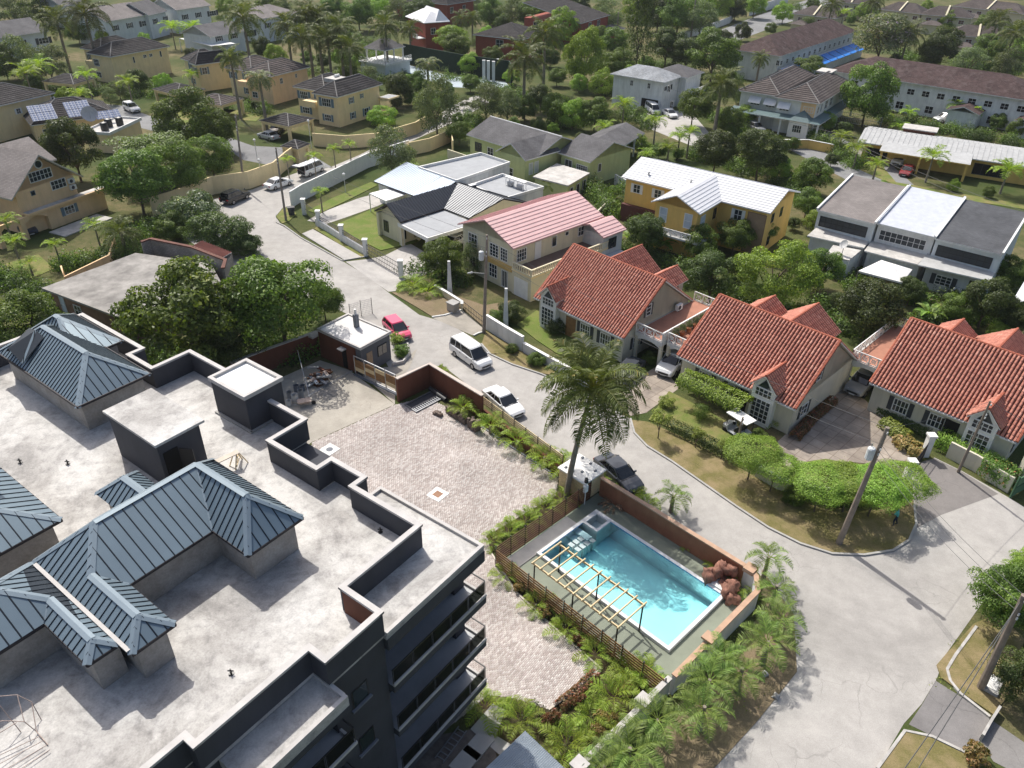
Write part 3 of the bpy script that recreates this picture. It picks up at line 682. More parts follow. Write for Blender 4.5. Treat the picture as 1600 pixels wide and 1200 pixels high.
c = a.ramp(at.outputs['Fac'],[(0,(.36,.31,.285)),(.5,(.46,.405,.375)),(.8,(.51,.465,.435)),(1,(.58,.54,.51))])
c = a.mix(1,c,a.ramp(a.noise(.25,6,.65,p),[(.32,(.80,.80,.80)),(.65,(1.1,1.1,1.1))]),'MULTIPLY'); a.col(c)
V,F,T = pavers()
pv = np_mesh('pavers',V,F,a.m,T); po = link_mesh('pavers',pv,bpy.data.objects['courtyard']); po.matrix_parent_inverse = Matrix.Translation(-bpy.data.objects['courtyard'].location); po['kind'] = 'stuff'
sheet('concrete_apron',[(395,640),(440,590),(500,563),(545,578),(617,632),(487,691),(450,720)],.015,APRON)
sheet('concrete_apron',[(556,577),(618,573),(652,545),(640,575),(618,600),(617,632)],.022,APRON)
kerb([(550,580),(500,608),(478,622)],.2,.06)
kerb([(743,661),(800,700),(873,747)],.14,.12,MIDGREY)
kerb([(768,866),(806,926),(850,968),(940,1047)],.12,.11,M_plain('pale_edging',(.48,.44,.38),.9)); kerb([(938,1050),(900,1080),(857,1110)],.12,.11,MATS['pale_edging'])
# planting beds
for q in ([(746,662),(760,655),(880,722),(873,745)],[(760,838),(800,815),(868,775),(880,765),(925,775),(790,865),(770,862)],[(780,880),(795,880),(1030,1085),(1000,1110),(905,1200),(780,1200),(760,1110),(800,1092),(857,1110),(940,1048),(806,926)]):
    sheet('planting_bed',q,.05,MULCH,thick=.05)
sheet('planting_bed',[(735,1110),(762,1088),(780,1100),(760,1150),(730,1135)],.05,MULCH,thick=.05)
sheet('concrete_path',[(735,1140),(770,1100),(790,1110),(775,1150),(800,1165),(780,1180)],.055,CONC,thick=.05)
sheet('dirt_yard',[(640,1200),(690,1148),(735,1140),(800,1190),(790,1240),(600,1260)],.03,M_plain('grey_rubble_soil',(.13,.11,.095),.95,.35,2.5,bump=.5))
def slab_thing(name,px,r,rot,mat,inner,imat,label,cat,rnd):
    p = G(*px); t = thing(name,p,label,cat); F = Fr(p,R_(53.7)+rot)
    m = MB(); m.fbox(F,-r,r,-r,r,.03,.06); m.build('surround',mat,t)
    m = MB()
    if rnd: m.tube(p+Vector((0,0,.05)),p+Vector((0,0,.072)),inner,n=16)
    else: m.fbox(F,-inner,inner,-inner,inner,.05,.072)
    m.build('cover',imat,t)
slab_thing('manhole',(515,703),.62,.0,WHITE2,.28,MIDGREY,'round grey manhole cover in a white concrete square near the parapet','manhole',True)
slab_thing('manhole',(684,773),.62,.0,WHITE,.30,M_plain('brown_cover',(.27,.155,.10),.8),'brown square cover in a white surround in mid courtyard','manhole',False)
# ---- walls of the court
def wall_run(name,pxs,zt,th,mat,label,copm=None,zc=.10,over=.06,z0=0,zb=None,cat='wall',group=None):
    """wall whose top edge passes the image points at height zt"""
    pts = [G2(*p,zt) for p in pxs]; n0 = Vector((*pts[0],z0))
    t = thing(name,Vector(((pts[0][0]+pts[-1][0])/2,(pts[0][1]+pts[-1][1])/2,z0)),label,cat,group)
    m = MB(); m.strip(pts,th,z0,zt-(zc if copm else 0)); m.build('wall_body',mat,t)
    if copm: m = MB(); m.strip(pts,th+2*over,zt-zc+.002,zt); m.build('coping',copm,t)
    return t
PALECOP = M_plain('pale_pink_coping',(.50,.43,.38),.85,.1,2)
wall_run('boundary_wall',[(619,591),(671,567.5),(754,617)],2.5,.22,BROWNWALL,'tall brown rendered wall wrapping the corner right of the gate',PALECOP)
wall_run('boundary_wall',[(360,566),(424,542),(495,517)],2.3,.2,BROWNWALL,'brown rendered wall running left from the guardhouse under the trees',COPING)
lw = wall_run('boundary_wall',[(757,640),(878,731)],.95,.22,BROWNWALL,'low brown wall topped by timber rails along the street',None)
F1 = Fr(G(752,618,1.7),math.atan2(*(reversed((G(880,712,1.7)-G(752,618,1.7)).xy[:])))); LL = (G(880,712,1.7)-G(752,618,1.7)).length
for k in range(8):
    m = MB(); x = LL*(k)/7; m.bar(F1.pt(x,0,.9),F1.pt(x,0,1.78),.07,.07); m.build('rail_post',BLACKM,lw)
for k in range(7):
    for z in (1.06,1.26,1.46,1.66):
        m = MB(); m.bar(F1.pt(LL*k/7+.05,0,z),F1.pt(LL*(k+1)/7-.05,0,z),.04,.13); m.build('rail_slat',WOOD,lw)
# gate
gt = thing('sliding_gate',B.pt(19.55,28,0),'sliding gate of honey timber boards in a steel frame by guardhouse','gate')
GF = Fr(B.pt(19.55,25.75),R_(53.7)+math.pi/2)
m = MB(); LG = 5.3
for z in (.25,2.15): m.bar(GF.pt(0,0,z),GF.pt(LG,0,z),.08,.10)
for k in range(5): m.bar(GF.pt(LG*k/4,0,.2),GF.pt(LG*k/4,0,2.2),.08,.08)
m.build('gate_frame',STEEL,gt)
for k in range(4):
    for j in range(3):
        m = MB(); m.fbox(GF,LG*k/4+.06,LG*(k+1)/4-.06,-.02,.02,.62+j*.42,1.01+j*.42); m.build('board',WOODMID if (k+j) % 3 else WOOD,gt)
m = MB(); m.fbox(GF,-.3,LG*1.05,-.12,.12,.025,.07); m.build('gate_track',MIDGREY,gt)
# guardhouse
gh = thing('guardhouse',B.pt(21.8,33.3,0),'small grey and brown guardhouse with flat white roof and chimney stub','guardhouse')
m = MB(); m.fbox(B,19.95,23.7,30.5,36.1,0,2.85); m.build('wall',M_plain('grey_guardhouse_render',(.13,.135,.145),.85,.1,.8,stain=.15),gh)
m = MB(); m.fbox(B,19.86,19.945,31.2,36.2,0,2.86); m.build('side_wall',BROWNWALL,gh,label='brown rendered side wall of the guardhouse')
m = MB(); m.fbox(B,19.8,23.85,30.35,36.25,2.862,3.0); rf = m.build('roof',M_plain('white_roof_screed',(.60,.58,.56),.8,.12,.8),gh)
m = MB()
for (a0,a1,b0,b1) in ((19.8,20.0,30.35,36.25),(23.65,23.85,30.35,36.25),(20.0,23.65,30.35,30.55),(20.0,23.65,36.05,36.25)): m.fbox(B,a0,a1,b0,b1,3.002,3.13)
m.build('roof_upstand',COPING,rf)
m = MB(); m.fbox(B,22.35,22.75,33.5,33.9,3.003,4.35); m.build('chimney',MIDGREY,gh)
m = MB(); m.tube(B.pt(22.55,33.7,4.35),B.pt(22.55,33.7,4.9),.12,n=8); m.build('flue',WHITE,gh)
m = MB(); m.fbox(B,22.0,23.2,30.44,30.496,1.1,2.2); f = m.build('window',BLACKM,gh)
for k in (0,1): m = MB(); m.fbox(B,22.06+.58*k,22.56+.58*k,30.42,30.438,1.16,2.14); m.build('pane',M_plain('curtained_glass',(.30,.27,.22),.2,.2,4),f)
m = MB(); m.fbox(B,20.6,21.3,30.45,30.497,.02,2.1); m.build('door',M_plain('plywood',(.42,.30,.19),.8,.15,3),gh)
m = MB(); m.fbox(B,19.83,19.858,32.4,33.0,.1,2.2); m.build('doorway',DARK,gh)
m = MB(); m.fbox(B,19.3,19.85,32.35,33.05,2.22,2.32); m.build('door_hood',COPING,gh)
m = MB(); m.fbox(B,19.2,20.4,36.3,36.9,2.2,2.4); m.build('ledge',COPING,gh)
# pedestrian mesh fence beside it
t = thing('mesh_fence',G(565,500),'short black mesh fence on posts behind the guardhouse roof','fence')
m = MB()
for px in ((548,500),(565,494),(582,490)): q = G(*px); m.bar(q,q+Vector((0,0,1.9)),.06,.06)
m.build('posts',BLACKM,t)
for p_,q_ in (((548,500),(565,494)),((565,494),(582,490))):
    m = MB(); a_,b_ = G(*p_),G(*q_)
    for k in range(9): m.bar(a_+(b_-a_)*k/8+Vector((0,0,.1)),a_+(b_-a_)*k/8+Vector((0,0,1.8)),.015,.015)
    for k in range(9): m.bar(a_+Vector((0,0,.1+.21*k)),b_+Vector((0,0,.1+.21*k)),.015,.015)
    m.build('mesh_panel',MIDGREY,t)
# planter in front of guardhouse
m = MB(); m.strip([G2(613,572),G2(630,568),G2(640,556),G2(637,540)],.15,0,.35); m.build('planter_kerb',COPING,label='curved grey planter kerb beside the guardhouse wall',cat='planter')
# drain grate pit, pipe, blocks
t = thing('drain_pit',G(660,628),'open rectangular steel drain pit with grating inside the brown wall corner','drain')
DF = rectpx((681,609),(632,634),(650,646),.0)
m = MB(); La,Lb = DF.La,DF.Lb
for (a0,a1,b0,b1) in ((0,La,0,.1),(0,La,Lb-.1,Lb),(0,.1,.1,Lb-.1),(La-.1,La,.1,Lb-.1)): m.fbox(DF,a0,a1,b0,b1,.02,.16)
m.build('rim',STEEL,t); m = MB(); m.fbox(DF,.1,La-.1,.1,Lb-.1,.02,.05); m.build('pit_floor',DARKGREY,t)
m = MB()
for k in range(14): m.fbox(DF,.2+(La-.4)*k/14,.2+(La-.4)*k/14+.09,Lb*.62,Lb*.9,.06,.13)
m.fbox(DF,.1,La-.1,Lb*.52,Lb*.6,.05,.14); m.build('grating',STEEL,t)
m = MB(); m.tube(G(672,610)+Vector((0,0,.22)),G(697,628)+Vector((0,0,.22)),.2,n=12,cap=False); m.tube(G(697,628)+Vector((0,0,.22)),G(672,610)+Vector((0,0,.22)),.17,n=12,cap=False)
m.build('drain_pipe',M_plain('black_pipe',(.06,.06,.062),.5),label='thick dark drain pipe lying along the inside of the brown wall',cat='pipe')
def block_stack(pxa,pxb,rows,hgt,label,jit=.02):
    a_,b_ = G(*pxa),G(*pxb); d = b_-a_; F = Fr(a_,math.atan2(d.y,d.x)); L = d.length
    t = thing('block_stack',(a_+b_)/2,label,'block stack','stacks of paving blocks'); m = MB(); x = 0
    while x < L:
        for r in range(rows):
            z = 0.02
            hh = hgt*random.uniform(.6,1.1)
            while z < hh:
                j = random.uniform(-jit,jit); m.fbox(F,x+j,x+.2+j,r*.22+j,r*.22+.2+j,z,z+.085); z += .09
        x += .215
    m.build('blocks',M_plain('brown_block',(.16,.125,.105),.9,.35,6),t,kind='stuff')
block_stack((696,645),(724,664),2,.75,'long low stack of paving blocks by the courtyard wall planting')
block_stack((730,668),(741,676),3,.95,'taller stack of paving blocks at the end of the row')
block_stack((676,648),(685,652),2,.35,'small loose heap of paving blocks near the drain pit')
# builders' things by the gate
DRUM = [M_plain('grey_plastic',(.30,.30,.30),.5,.15),M_plain('white_plastic',(.55,.54,.52),.5,.1),M_plain('dull_blue_grey',(.16,.17,.19),.5,.1)]
for i,(x,y,h,r,k) in enumerate([(453,621,.62,.26,0),(462,630,.95,.30,1),(471,622,.9,.27,0),(464,612,.7,.26,2),(452,634,.6,.23,1),(473,610,.55,.24,2)]):
    p_ = G(x,y); t = thing('drum',p_,['open grey drum at the back left of the cluster','tall pale drum in the middle of the cluster','grey drum beside the wheelbarrow','dark drum at the back of the cluster','small pale drum nearest the lift box','dark drum farthest right at the back'][i],'drum','drums behind the lift box')
    m = MB(); lathe(m,p_,[(r*.92,.01),(r,h*.3),(r*.96,h*.34),(r,h*.66),(r*.96,h*.7),(r*.98,h),(r*.86,h),(r*.84,.08)]); m.build('shell',DRUM[k],t)
    m = MB(); m.tube(p_+Vector((0,0,h*.98)),p_+Vector((0,0,h*1.02)),r*1.01,n=12,cap=False); m.build('hoop',STEEL,t)
t = thing('wheelbarrow',G(477,634),'rusty wheelbarrow tipped beside the drums','wheelbarrow'); p_ = G(477,634)
m = MB(); F = Fr(p_,R_(20)); m.hexa([F.pt(-.4,-.22,.3),F.pt(.35,-.22,.3),F.pt(.35,.22,.3),F.pt(-.4,.22,.3)],[F.pt(-.62,-.36,.6),F.pt(.55,-.36,.6),F.pt(.55,.36,.6),F.pt(-.62,.36,.6)]); m.build('tray',RUST,t)
m = MB()
for s in (-.28,.28): m.pipe([F.pt(.75,0,.2),F.pt(-.3,s,.3),F.pt(-1.1,s*1.2,.55)],.025,5); m.tube(F.pt(-.35,s,.28),F.pt(-.45,s,.02),.02,n=5)
m.build('frame',STEEL,t); m = MB(); m.tube(F.pt(.75,-.05,.2),F.pt(.75,.05,.2),.2,n=12); m.build('wheel',BLACKM,t)
def mound(name,px,r,h,mat,label,cat):
    p_ = G(*px); n = 18; V = [p_+Vector((0,0,h))]; m = MB(); prev = None
    rs = [[(1+.25*math.sin(3*i+k)+random.uniform(-.1,.1)) for i in range(n)] for k in range(4)]
    for k,(f,z) in enumerate(((.2,.93),(.5,.6),(.8,.22),(1.05,0))):
        ring = [p_+Vector((r*f*rs[k][i]*math.cos(2*math.pi*i/n),r*f*rs[k][i]*math.sin(2*math.pi*i/n),h*z*random.uniform(.85,1.1)+.01)) for i in range(n)]
        if prev is None:
            for i in range(n): m.poly([p_+Vector((0,0,h)),ring[i],ring[(i+1) % n]])
        else:
            for i in range(n): m.poly([prev[i],ring[i],ring[(i+1) % n],prev[(i+1) % n]])
        prev = ring
    return m.build(name,mat,label=label,cat=cat,smooth=False)
mound('sand_pile',(508,617),1.0,.4,M_plain('grey_sand',(.27,.25,.225),.95,.2,5,bump=.4),'low heap of grey sand on the concrete apron','sand pile')
t = thing('rubble_heap',G(500,598),'jumbled heap of boards and rubble beside the guardhouse','rubble'); p_ = G(500,598)
for i in range(26):
    F = Fr(p_+Vector((random.uniform(-.9,.7),random.uniform(-.7,1.5),0)),random.uniform(0,6.28)); m = MB()
    z = random.uniform(.05,.75); l = random.uniform(.2,.7); m.hexa([F.pt(-l,-.12,z),F.pt(l,-.15,z+random.uniform(-.2,.2)),F.pt(l,.15,z+random.uniform(-.1,.1)),F.pt(-l,.12,z)],[F.pt(-l,-.12,z+.1),F.pt(l,-.15,z+.22),F.pt(l,.15,z+.2),F.pt(-l,.12,z+.1)])
    m.build('debris',random.choice([WOODDK,CONC,MIDGREY,RUST,WHITE2,BROWNWALL]),t)
m = MB(); m.fbox(Fr(p_,.9),-.7,.6,-.5,.9,.02,.55); m.build('crate_base',WOODDK,t)
m = MB(); m.bar(G(484,622)+Vector((0,0,.05)),G(470,580)+Vector((0,0,2.3)),.05,.05); m.build('leaning_pole',STEEL,label='thin steel pole leaning beside the rubble heap',cat='pole')

# ------------------------------------------------------------------ pool compound
DECK = M_plain('sage_deck_paint',(.205,.225,.175),.8,.12,.8,stain=.1)
m = MB()
for (a0,a1,b0,b1) in ((-2.85,PA0+.05,-1.1,13.0),(PA1-.05,7.85,-1.1,12.3),(PA0+.05,PA1-.05,-1.1,PB0+.05),(PA0+.05,PA1-.05,PB1-.05,13.0)): m.fbox(Pf,a0,a1,b0,b1,.005,.04)
m.build('pool_deck',DECK,kind='structure')
m = MB(); m.fbox(Pf,-2.7,4.2,-1.0,.12,.0405,.06); m.build('deck_strip',M_plain('pale_deck_screed',(.50,.47,.43),.8),kind='structure')
pool = thing('swimming_pool',Pf.pt(3,5.7,0),'turquoise rectangular swimming pool with pale rim and corner spa','pool')
TILE = NT('blue_mosaic_tile',.3,.5); uv = TILE.coord('UV'); br = TILE.n('TexBrick',i_Scale=1.0,offset=0.0); TILE.l(uv,br.inputs['Vector'])
br.inputs['Brick Width'].default_value = .15; br.inputs['Row Height'].default_value = .15; br.inputs['Mortar Size'].default_value = .012; br.inputs['Color1'].default_value = (.05,.16,.42,1); br.inputs['Color2'].default_value = (.16,.38,.62,1); br.inputs['Mortar'].default_value = (.5,.6,.65,1); TILE.col(br.outputs['Color'])
PLAST = M_plain('pool_plaster',(.64,.92,.92),.8,.05,.5)
RIMM = M_plain('pool_rim_stone',(.62,.62,.62),.6,.07,2)
zrim,zw,zd = .30,.19,-1.2
A0,A1,B0,B1 = PA0+PW,PA1-PW,PB0+PW,PB1-PW
m = MB()
for (a0,a1,b0,b1) in ((PA0,A0,PB0,PB1),(A1,PA1,PB0,PB1),(A0,A1,PB0,B0),(A0,A1,B1,PB1)): m.fbox(Pf,a0,a1,b0,b1,.042,zrim)
m.build('rim',[RIMM],pool)
m = MB()
for (a0,a1,b0,b1) in ((A0,A0+.02,B0,B1),(A1-.02,A1,B0,B1),(A0+.02,A1-.02,B0,B0+.02),(A0+.02,A1-.02,B1-.02,B1)): m.fbox(Pf,a0,a1,b0,b1,-.06,zrim-.02)
m.build('tile_band',TILE.m,pool)
m = MB(); zs = -.85   # floor slopes from the shallow front to the deep far side
fl = [Pf.pt(A0,B0,zs),Pf.pt(A1,B0,zd),Pf.pt(A1,B1,zd),Pf.pt(A0,B1,zs)]; tp = [Pf.pt(A0,B0,0),Pf.pt(A1,B0,0),Pf.pt(A1,B1,0),Pf.pt(A0,B1,0)]
m.poly(fl)
for i in range(4): m.poly([fl[i],fl[(i+1) % 4],tp[(i+1) % 4],tp[i]])
# ground-side collar so that the shell meets the tile band
m.build('basin',PLAST,pool)
m = MB()
for k in range(4): m.fbox(Pf,1.9+.55*k,1.9+.55*(k+1)-.02,B0+.02,1.0+.28*(3-abs(k-2)),-1.1,-.75+.22*k)
m.build('steps',M_plain('pale_pool_step',(.62,.80,.82),.7,.05),pool)
for k,(a,b) in enumerate([(2.2,.9),(2.7,.9),(3.2,.9),(3.7,.9),(2.2,1.5),(2.7,1.5),(3.2,1.5),(3.7,1.55)]):
    m = MB(); m.fbox(Pf,a,a+.34,b,b+.42,-.9,-.02-.05*(k % 4)); m.build('step_tile',RIMM,pool)
m = MB()
sa0,sa1,sb0,sb1 = 4.35,A1-.02,B0+.02,1.75
for (a0,a1,b0,b1) in ((sa0,sa0+.2,sb0,sb1),(sa1-.12,sa1,sb0,sb1),(sa0+.2,sa1-.12,sb1-.2,sb1),(sa0+.2,sa1-.12,sb0,sb0+.12)): m.fbox(Pf,a0,a1,b0,b1,-1.1,zrim+.06)
m.fbox(Pf,sa0+.2,sa1-.12,sb0+.12,sb1-.2,-1.1,-.35); m.build('spa',RIMM,pool)
WAT = NT('pool_water',.02,.5); tr = WAT.n('BsdfTransparent'); tr.inputs[0].default_value = (.96,.99,1,1); gl = WAT.n('BsdfGlossy'); gl.inputs['Roughness'].default_value = .03
lw_ = WAT.n('Fresnel',i_IOR=1.33); mxs = WAT.n('MixShader'); WAT.l(lw_.outputs[0],mxs.inputs[0]); WAT.l(tr.outputs[0],mxs.inputs[1]); WAT.l(gl.outputs[0],mxs.inputs[2])
bp = WAT.n('Bump',i_Strength=.35,i_Distance=.05); WAT.l(WAT.noise(3.2,4,.6,WAT.coord('World'),1.2),bp.inputs['Height']); WAT.l(bp.outputs[0],gl.inputs['Normal']); WAT.l(bp.outputs[0],lw_.inputs['Normal'])
mo = WAT.t.nodes['Material Output']; WAT.l(mxs.outputs[0],mo.inputs['Surface'])
va = WAT.n('VolumeAbsorption',i_Density=.24); va.inputs['Color'].default_value = (.16,.86,.90,1); WAT.l(va.outputs[0],mo.inputs['Volume'])
m = MB(); m.fbox(Pf,A0+.021,A1-.021,B0+.021,B1-.021,zd-.05,zw); m.build('water',WAT.m,pool)
# pergola
pg = thing('pergola',Pf.pt(-1.4,5.6,0),'slim open pergola of honey timber rafters on black posts beside pool','pergola')
pa0,pa1,pb0,pb1,zt = -2.72,-.12,2.15,9.15,2.6
for a in (pa0+.08,pa1-.08):
    for b in (pb0+.1,(pb0+pb1)/2-.1,pb1-.1):
        m = MB(); m.bar(Pf.pt(a,b,.02),Pf.pt(a,b,zt-.18),.09,.09); m.build('post',BLACKM,pg)
    m = MB(); m.bar(Pf.pt(a,pb0-.05,zt-.1),Pf.pt(a,pb1+.05,zt-.1),.07,.15); m.build('beam',WOOD,pg)
for k in range(11):
    b = pb0+(pb1-pb0)*k/10; m = MB(); m.bar(Pf.pt(pa0-.1,b,zt+.035),Pf.pt(pa1+.1,b,zt+.035),.07,.12); m.build('rafter',WOOD,pg)
# slat fences
def slat_fence(p,q,ht,nb,ns,mat,label,z0=.12):
    p,q = Vector((*p,0)),Vector((*q,0)); d = (q-p); L = d.length; F = Fr(p,math.atan2(d.y,d.x))
    t = thing('slat_fence',(p+q)/2,label,'fence','timber slat fences round the pool')
    for k in range(nb+1):
        m = MB(); m.bar(F.pt(L*k/nb,0,0),F.pt(L*k/nb,0,ht+.04),.08,.08); m.build('post',BLACKM,t)
    hh = (ht-z0)/ns
    for k in range(nb):
        for j in range(ns):
            m = MB(); m.bar(F.pt(L*k/nb+.05,-.05,z0+hh*(j+.5)),F.pt(L*(k+1)/nb-.05,-.05,z0+hh*(j+.5)),.03,hh*.60); m.build('slat',mat,t)
slat_fence(Pf.xy(-2.85,-1.12),Pf.xy(6.9,-1.12),1.8,7,8,WOODDK,'dark slatted timber fence between pump house and pool, left side')
slat_fence(Pf.xy(-2.92,-1.05),Pf.xy(-2.92,12.85),1.7,9,7,WOODMID,'long brown slatted timber fence behind the pergola facing the courtyard')
# pool walls
TCOP = M_plain('terracotta_coping',(.44,.29,.20),.85,.14,2)
def wall_pf(pts,zt,th,mat,cop,label,name='pool_wall',outer=None):
    pts = [Pf.xy(*p) for p in pts]; t = thing(name,((pts[0][0]+pts[-1][0])/2,(pts[0][1]+pts[-1][1])/2,0),label,'wall')
    m = MB(); m.strip(pts,th,0,zt-.1); m.build('wall_body',mat,t); m = MB(); m.strip(pts,th+.1,zt-.098,zt); m.build('coping',cop,t); return t
wall_pf([(7.85,-.9),(7.87,3.0),(7.85,7.0),(7.87,11.3)],1.75,.24,TERRA,TCOP,'terracotta garden wall between the pool and the street')
t = wall_pf([(7.87,11.42),(7.6,12.3),(6.6,13.02),(1.6,13.02)],1.75,.24,WHITE2,TCOP,'pale wall with terracotta coping around the pool end, curved at corner')
m = MB(); m.fbox(Pf,7.5,8.25,11.35,12.1,1.55,1.85); m.build('corner_cap',TCOP,t)
m = MB(); m.fbox(Pf,.85,1.35,12.75,13.28,0,1.85); m.build('pillar',WHITE2,t); m = MB(); m.fbox(Pf,.75,1.45,12.65,13.38,1.852,2.0); m.build('pillar_cap',TCOP,t)
wall_pf([(.8,13.02),(-2.4,13.02)],1.7,.24,WHITE2,TCOP,'short pale wall with terracotta coping left of the capped pillar')
t = wall_pf([(-2.5,12.85),(-10.5,12.75),(-14,12.7)],1.5,.22,GREYWHITE,COPING,'grey white boundary wall behind the garden bed, lower edge','boundary_wall')
for a in (-4.9,-10.2):
    m = MB(); m.fbox(Pf,a-.3,a+.3,12.5,13.1,0,1.7); m.build('pillar',GREYWHITE,t); m = MB(); m.fbox(Pf,a-.38,a+.38,12.42,13.18,1.702,1.84); m.build('pillar_cap',COPING,t)
# pump house
ph = thing('pump_house',Pf.pt(7.3,-2.4,0),'timber slatted pump house with flat white roof at the palm foot','pump house')
m = MB(); m.fbox(Pf,6.25,8.4,-3.6,-1.2,0,1.85); m.build('core',DARKGREY,ph)
for j in range(9):
    z = .1+.195*j
    for (a0,a1,b0,b1) in ((6.2,8.45,-3.66,-3.61),(6.2,6.245,-3.6,-1.2),(6.2,8.45,-1.19,-1.16)): m = MB(); m.fbox(Pf,a0,a1,b0,b1,z,z+.165); m.build('slat',WOOD,ph)
m = MB(); m.fbox(Pf,6.08,8.55,-3.78,-1.05,1.86,1.98); m.build('roof',WHITE,ph)
for a,b in ((6.4,-3.4),(6.4,-2.7),(6.9,-2.2),(8.2,-3.3),(8.1,-2.4),(7.7,-1.6)):
    m = MB(); m.fbox(Pf,a,a+.22,b,b+.14,1.982,2.06); m.build('roof_fixing',MIDGREY,ph)
t = thing('floodlight',Pf.pt(6.15,-.95,0),'small white floodlight camera post at the pump house corner','light')
m = MB(); m.tube(Pf.pt(6.15,-.98,0),Pf.pt(6.15,-.98,2.2),.04,n=6); m.build('post',WHITE,t); m = MB(); m.tube(Pf.pt(6.15,-.98,2.2),Pf.pt(6.15,-.98,2.55),.16,.13,n=10); m.build('head',BLACKM,t); m = MB(); m.fbox(Pf,5.95,6.3,-1.1,-.86,1.3,1.9); m.build('control_box',WHITE,t)
# rock waterfall
def rock_mesh(seed,n=1.0):
    r = np.random.default_rng(seed); bm_v = []; nu,nv = 12,8
    for i in range(nv+1):
        th = math.pi*i/nv
        for j in range(nu):
            ph_ = 2*math.pi*j/nu; d = np.array([math.sin(th)*math.cos(ph_),math.sin(th)*math.sin(ph_),math.cos(th)])
            k = 1+.22*math.sin(4.1*d[0]+seed)+.2*math.sin(5.7*d[1]+2*seed)+.16*math.sin(6.3*d[2]+d[0]*5)+r.uniform(-.14,.14)
            bm_v.append(d*k)
    F = [(i*nu+j,(i+1)*nu+j,(i+1)*nu+(j+1) % nu,i*nu+(j+1) % nu) for i in range(nv) for j in range(nu)]
    return np.array(bm_v),np.array(F)
ROCK = M_plain('red_brown_rock',(.25,.125,.09),.9,.45,3.5,bump=.9)
rk = thing('rock_waterfall',Pf.pt(6.9,10.9,0),'reddish artificial rock waterfall with a stepped ledge at pool corner','waterfall')
for i,(a,b,z,sx,sy,sz) in enumerate([(6.5,9.75,.5,.55,.42,.55),(7.0,9.95,.75,.5,.4,.5),(7.4,10.25,.95,.45,.4,.45),(7.6,10.75,1.05,.4,.45,.4),(6.2,11.35,.5,.6,.45,.6),(6.55,11.5,.8,.45,.4,.5),(6.0,11.75,.35,.5,.45,.45),(7.0,11.2,.5,.4,.35,.35),(6.9,10.5,.25,.4,.4,.3)]):
    V,F = rock_mesh(i+3); V = V*np.array([sx,sy,sz]); me = np_mesh('boulder',V,F,ROCK)
    o = link_mesh('boulder',me,rk); o.location = Pf.pt(a,b,z)-ORI[rk.name]; o.rotation_euler = (0,0,i*1.3)
m = MB(); m.fbox(Pf,6.1,6.9,10.1,11.0,.1,.42); m.build('ledge',WHITE2,rk)
# things at the foot of the building, lower edge
t = thing('ladder',G(700,1170),'aluminium ladder lying flat on the ground below the balconies','ladder')
a_,b_ = G(723,1140)+Vector((0,0,.1)),G(686,1190)+Vector((0,0,.1)); d_ = (b_-a_); n_ = Vector((-d_.y,d_.x,0)).normalized()*.26
for s in (-1,1): m = MB(); m.bar(a_+n_*s,b_+n_*s,.05,.07); m.build('rail',STEEL,t)
for k in range(7): m = MB(); q = a_+d_*(k+.5)/7; m.bar(q-n_,q+n_,.06,.03); m.build('rung',STEEL,t)
for i,p_ in enumerate([(748,1166),(727,1190)]):
    F = Fr(G(*p_),R_(53.7)); m = MB(); m.fbox(F,-.75,.75,-.5,.5,.03,.14); m.build('paving_slab',CONC,label=['single concrete slab on the soil beside the ladder','lower concrete slab at the bottom edge by the ladder'][i],cat='slab',group='loose concrete slabs')
sh_ = thing('shed',G(815,1200,0),'shed with corrugated white metal roof at the bottom edge','shed')
SF = rectpx((819,1147),(755,1205),(868,1190),2.2); m = MB()
m.fbox(SF,.15,SF.La-.1,.15,SF.Lb-.1,0,2.0); m.fbox(SF,.15,SF.La-.1,SF.Lb-.1,SF.Lb+.8,0,2.0); m.build('wall',GREYWHITE,sh_)
m = MB(); nn = 30
for k in range(nn):
    a0 = -.05+(SF.Lb+1.0)*k/nn; st = (SF.Lb+1.0)/nn
    for x0,x1,z0,z1 in ((0,.5,0,.09),(.5,1,.09,0)):
        p_ = [SF.pt(-.1,a0+st*x0,2.15+z0),SF.pt(SF.La+.1,a0+st*x0,2.3+z0),SF.pt(SF.La+.1,a0+st*x1,2.3+z1),SF.pt(-.1,a0+st*x1,2.15+z1)]
        m.poly(p_)
m.build('corrugated_roof',M_plain('white_zinc',(.50,.54,.57),.45,.12,1.5,metal=.2),sh_)
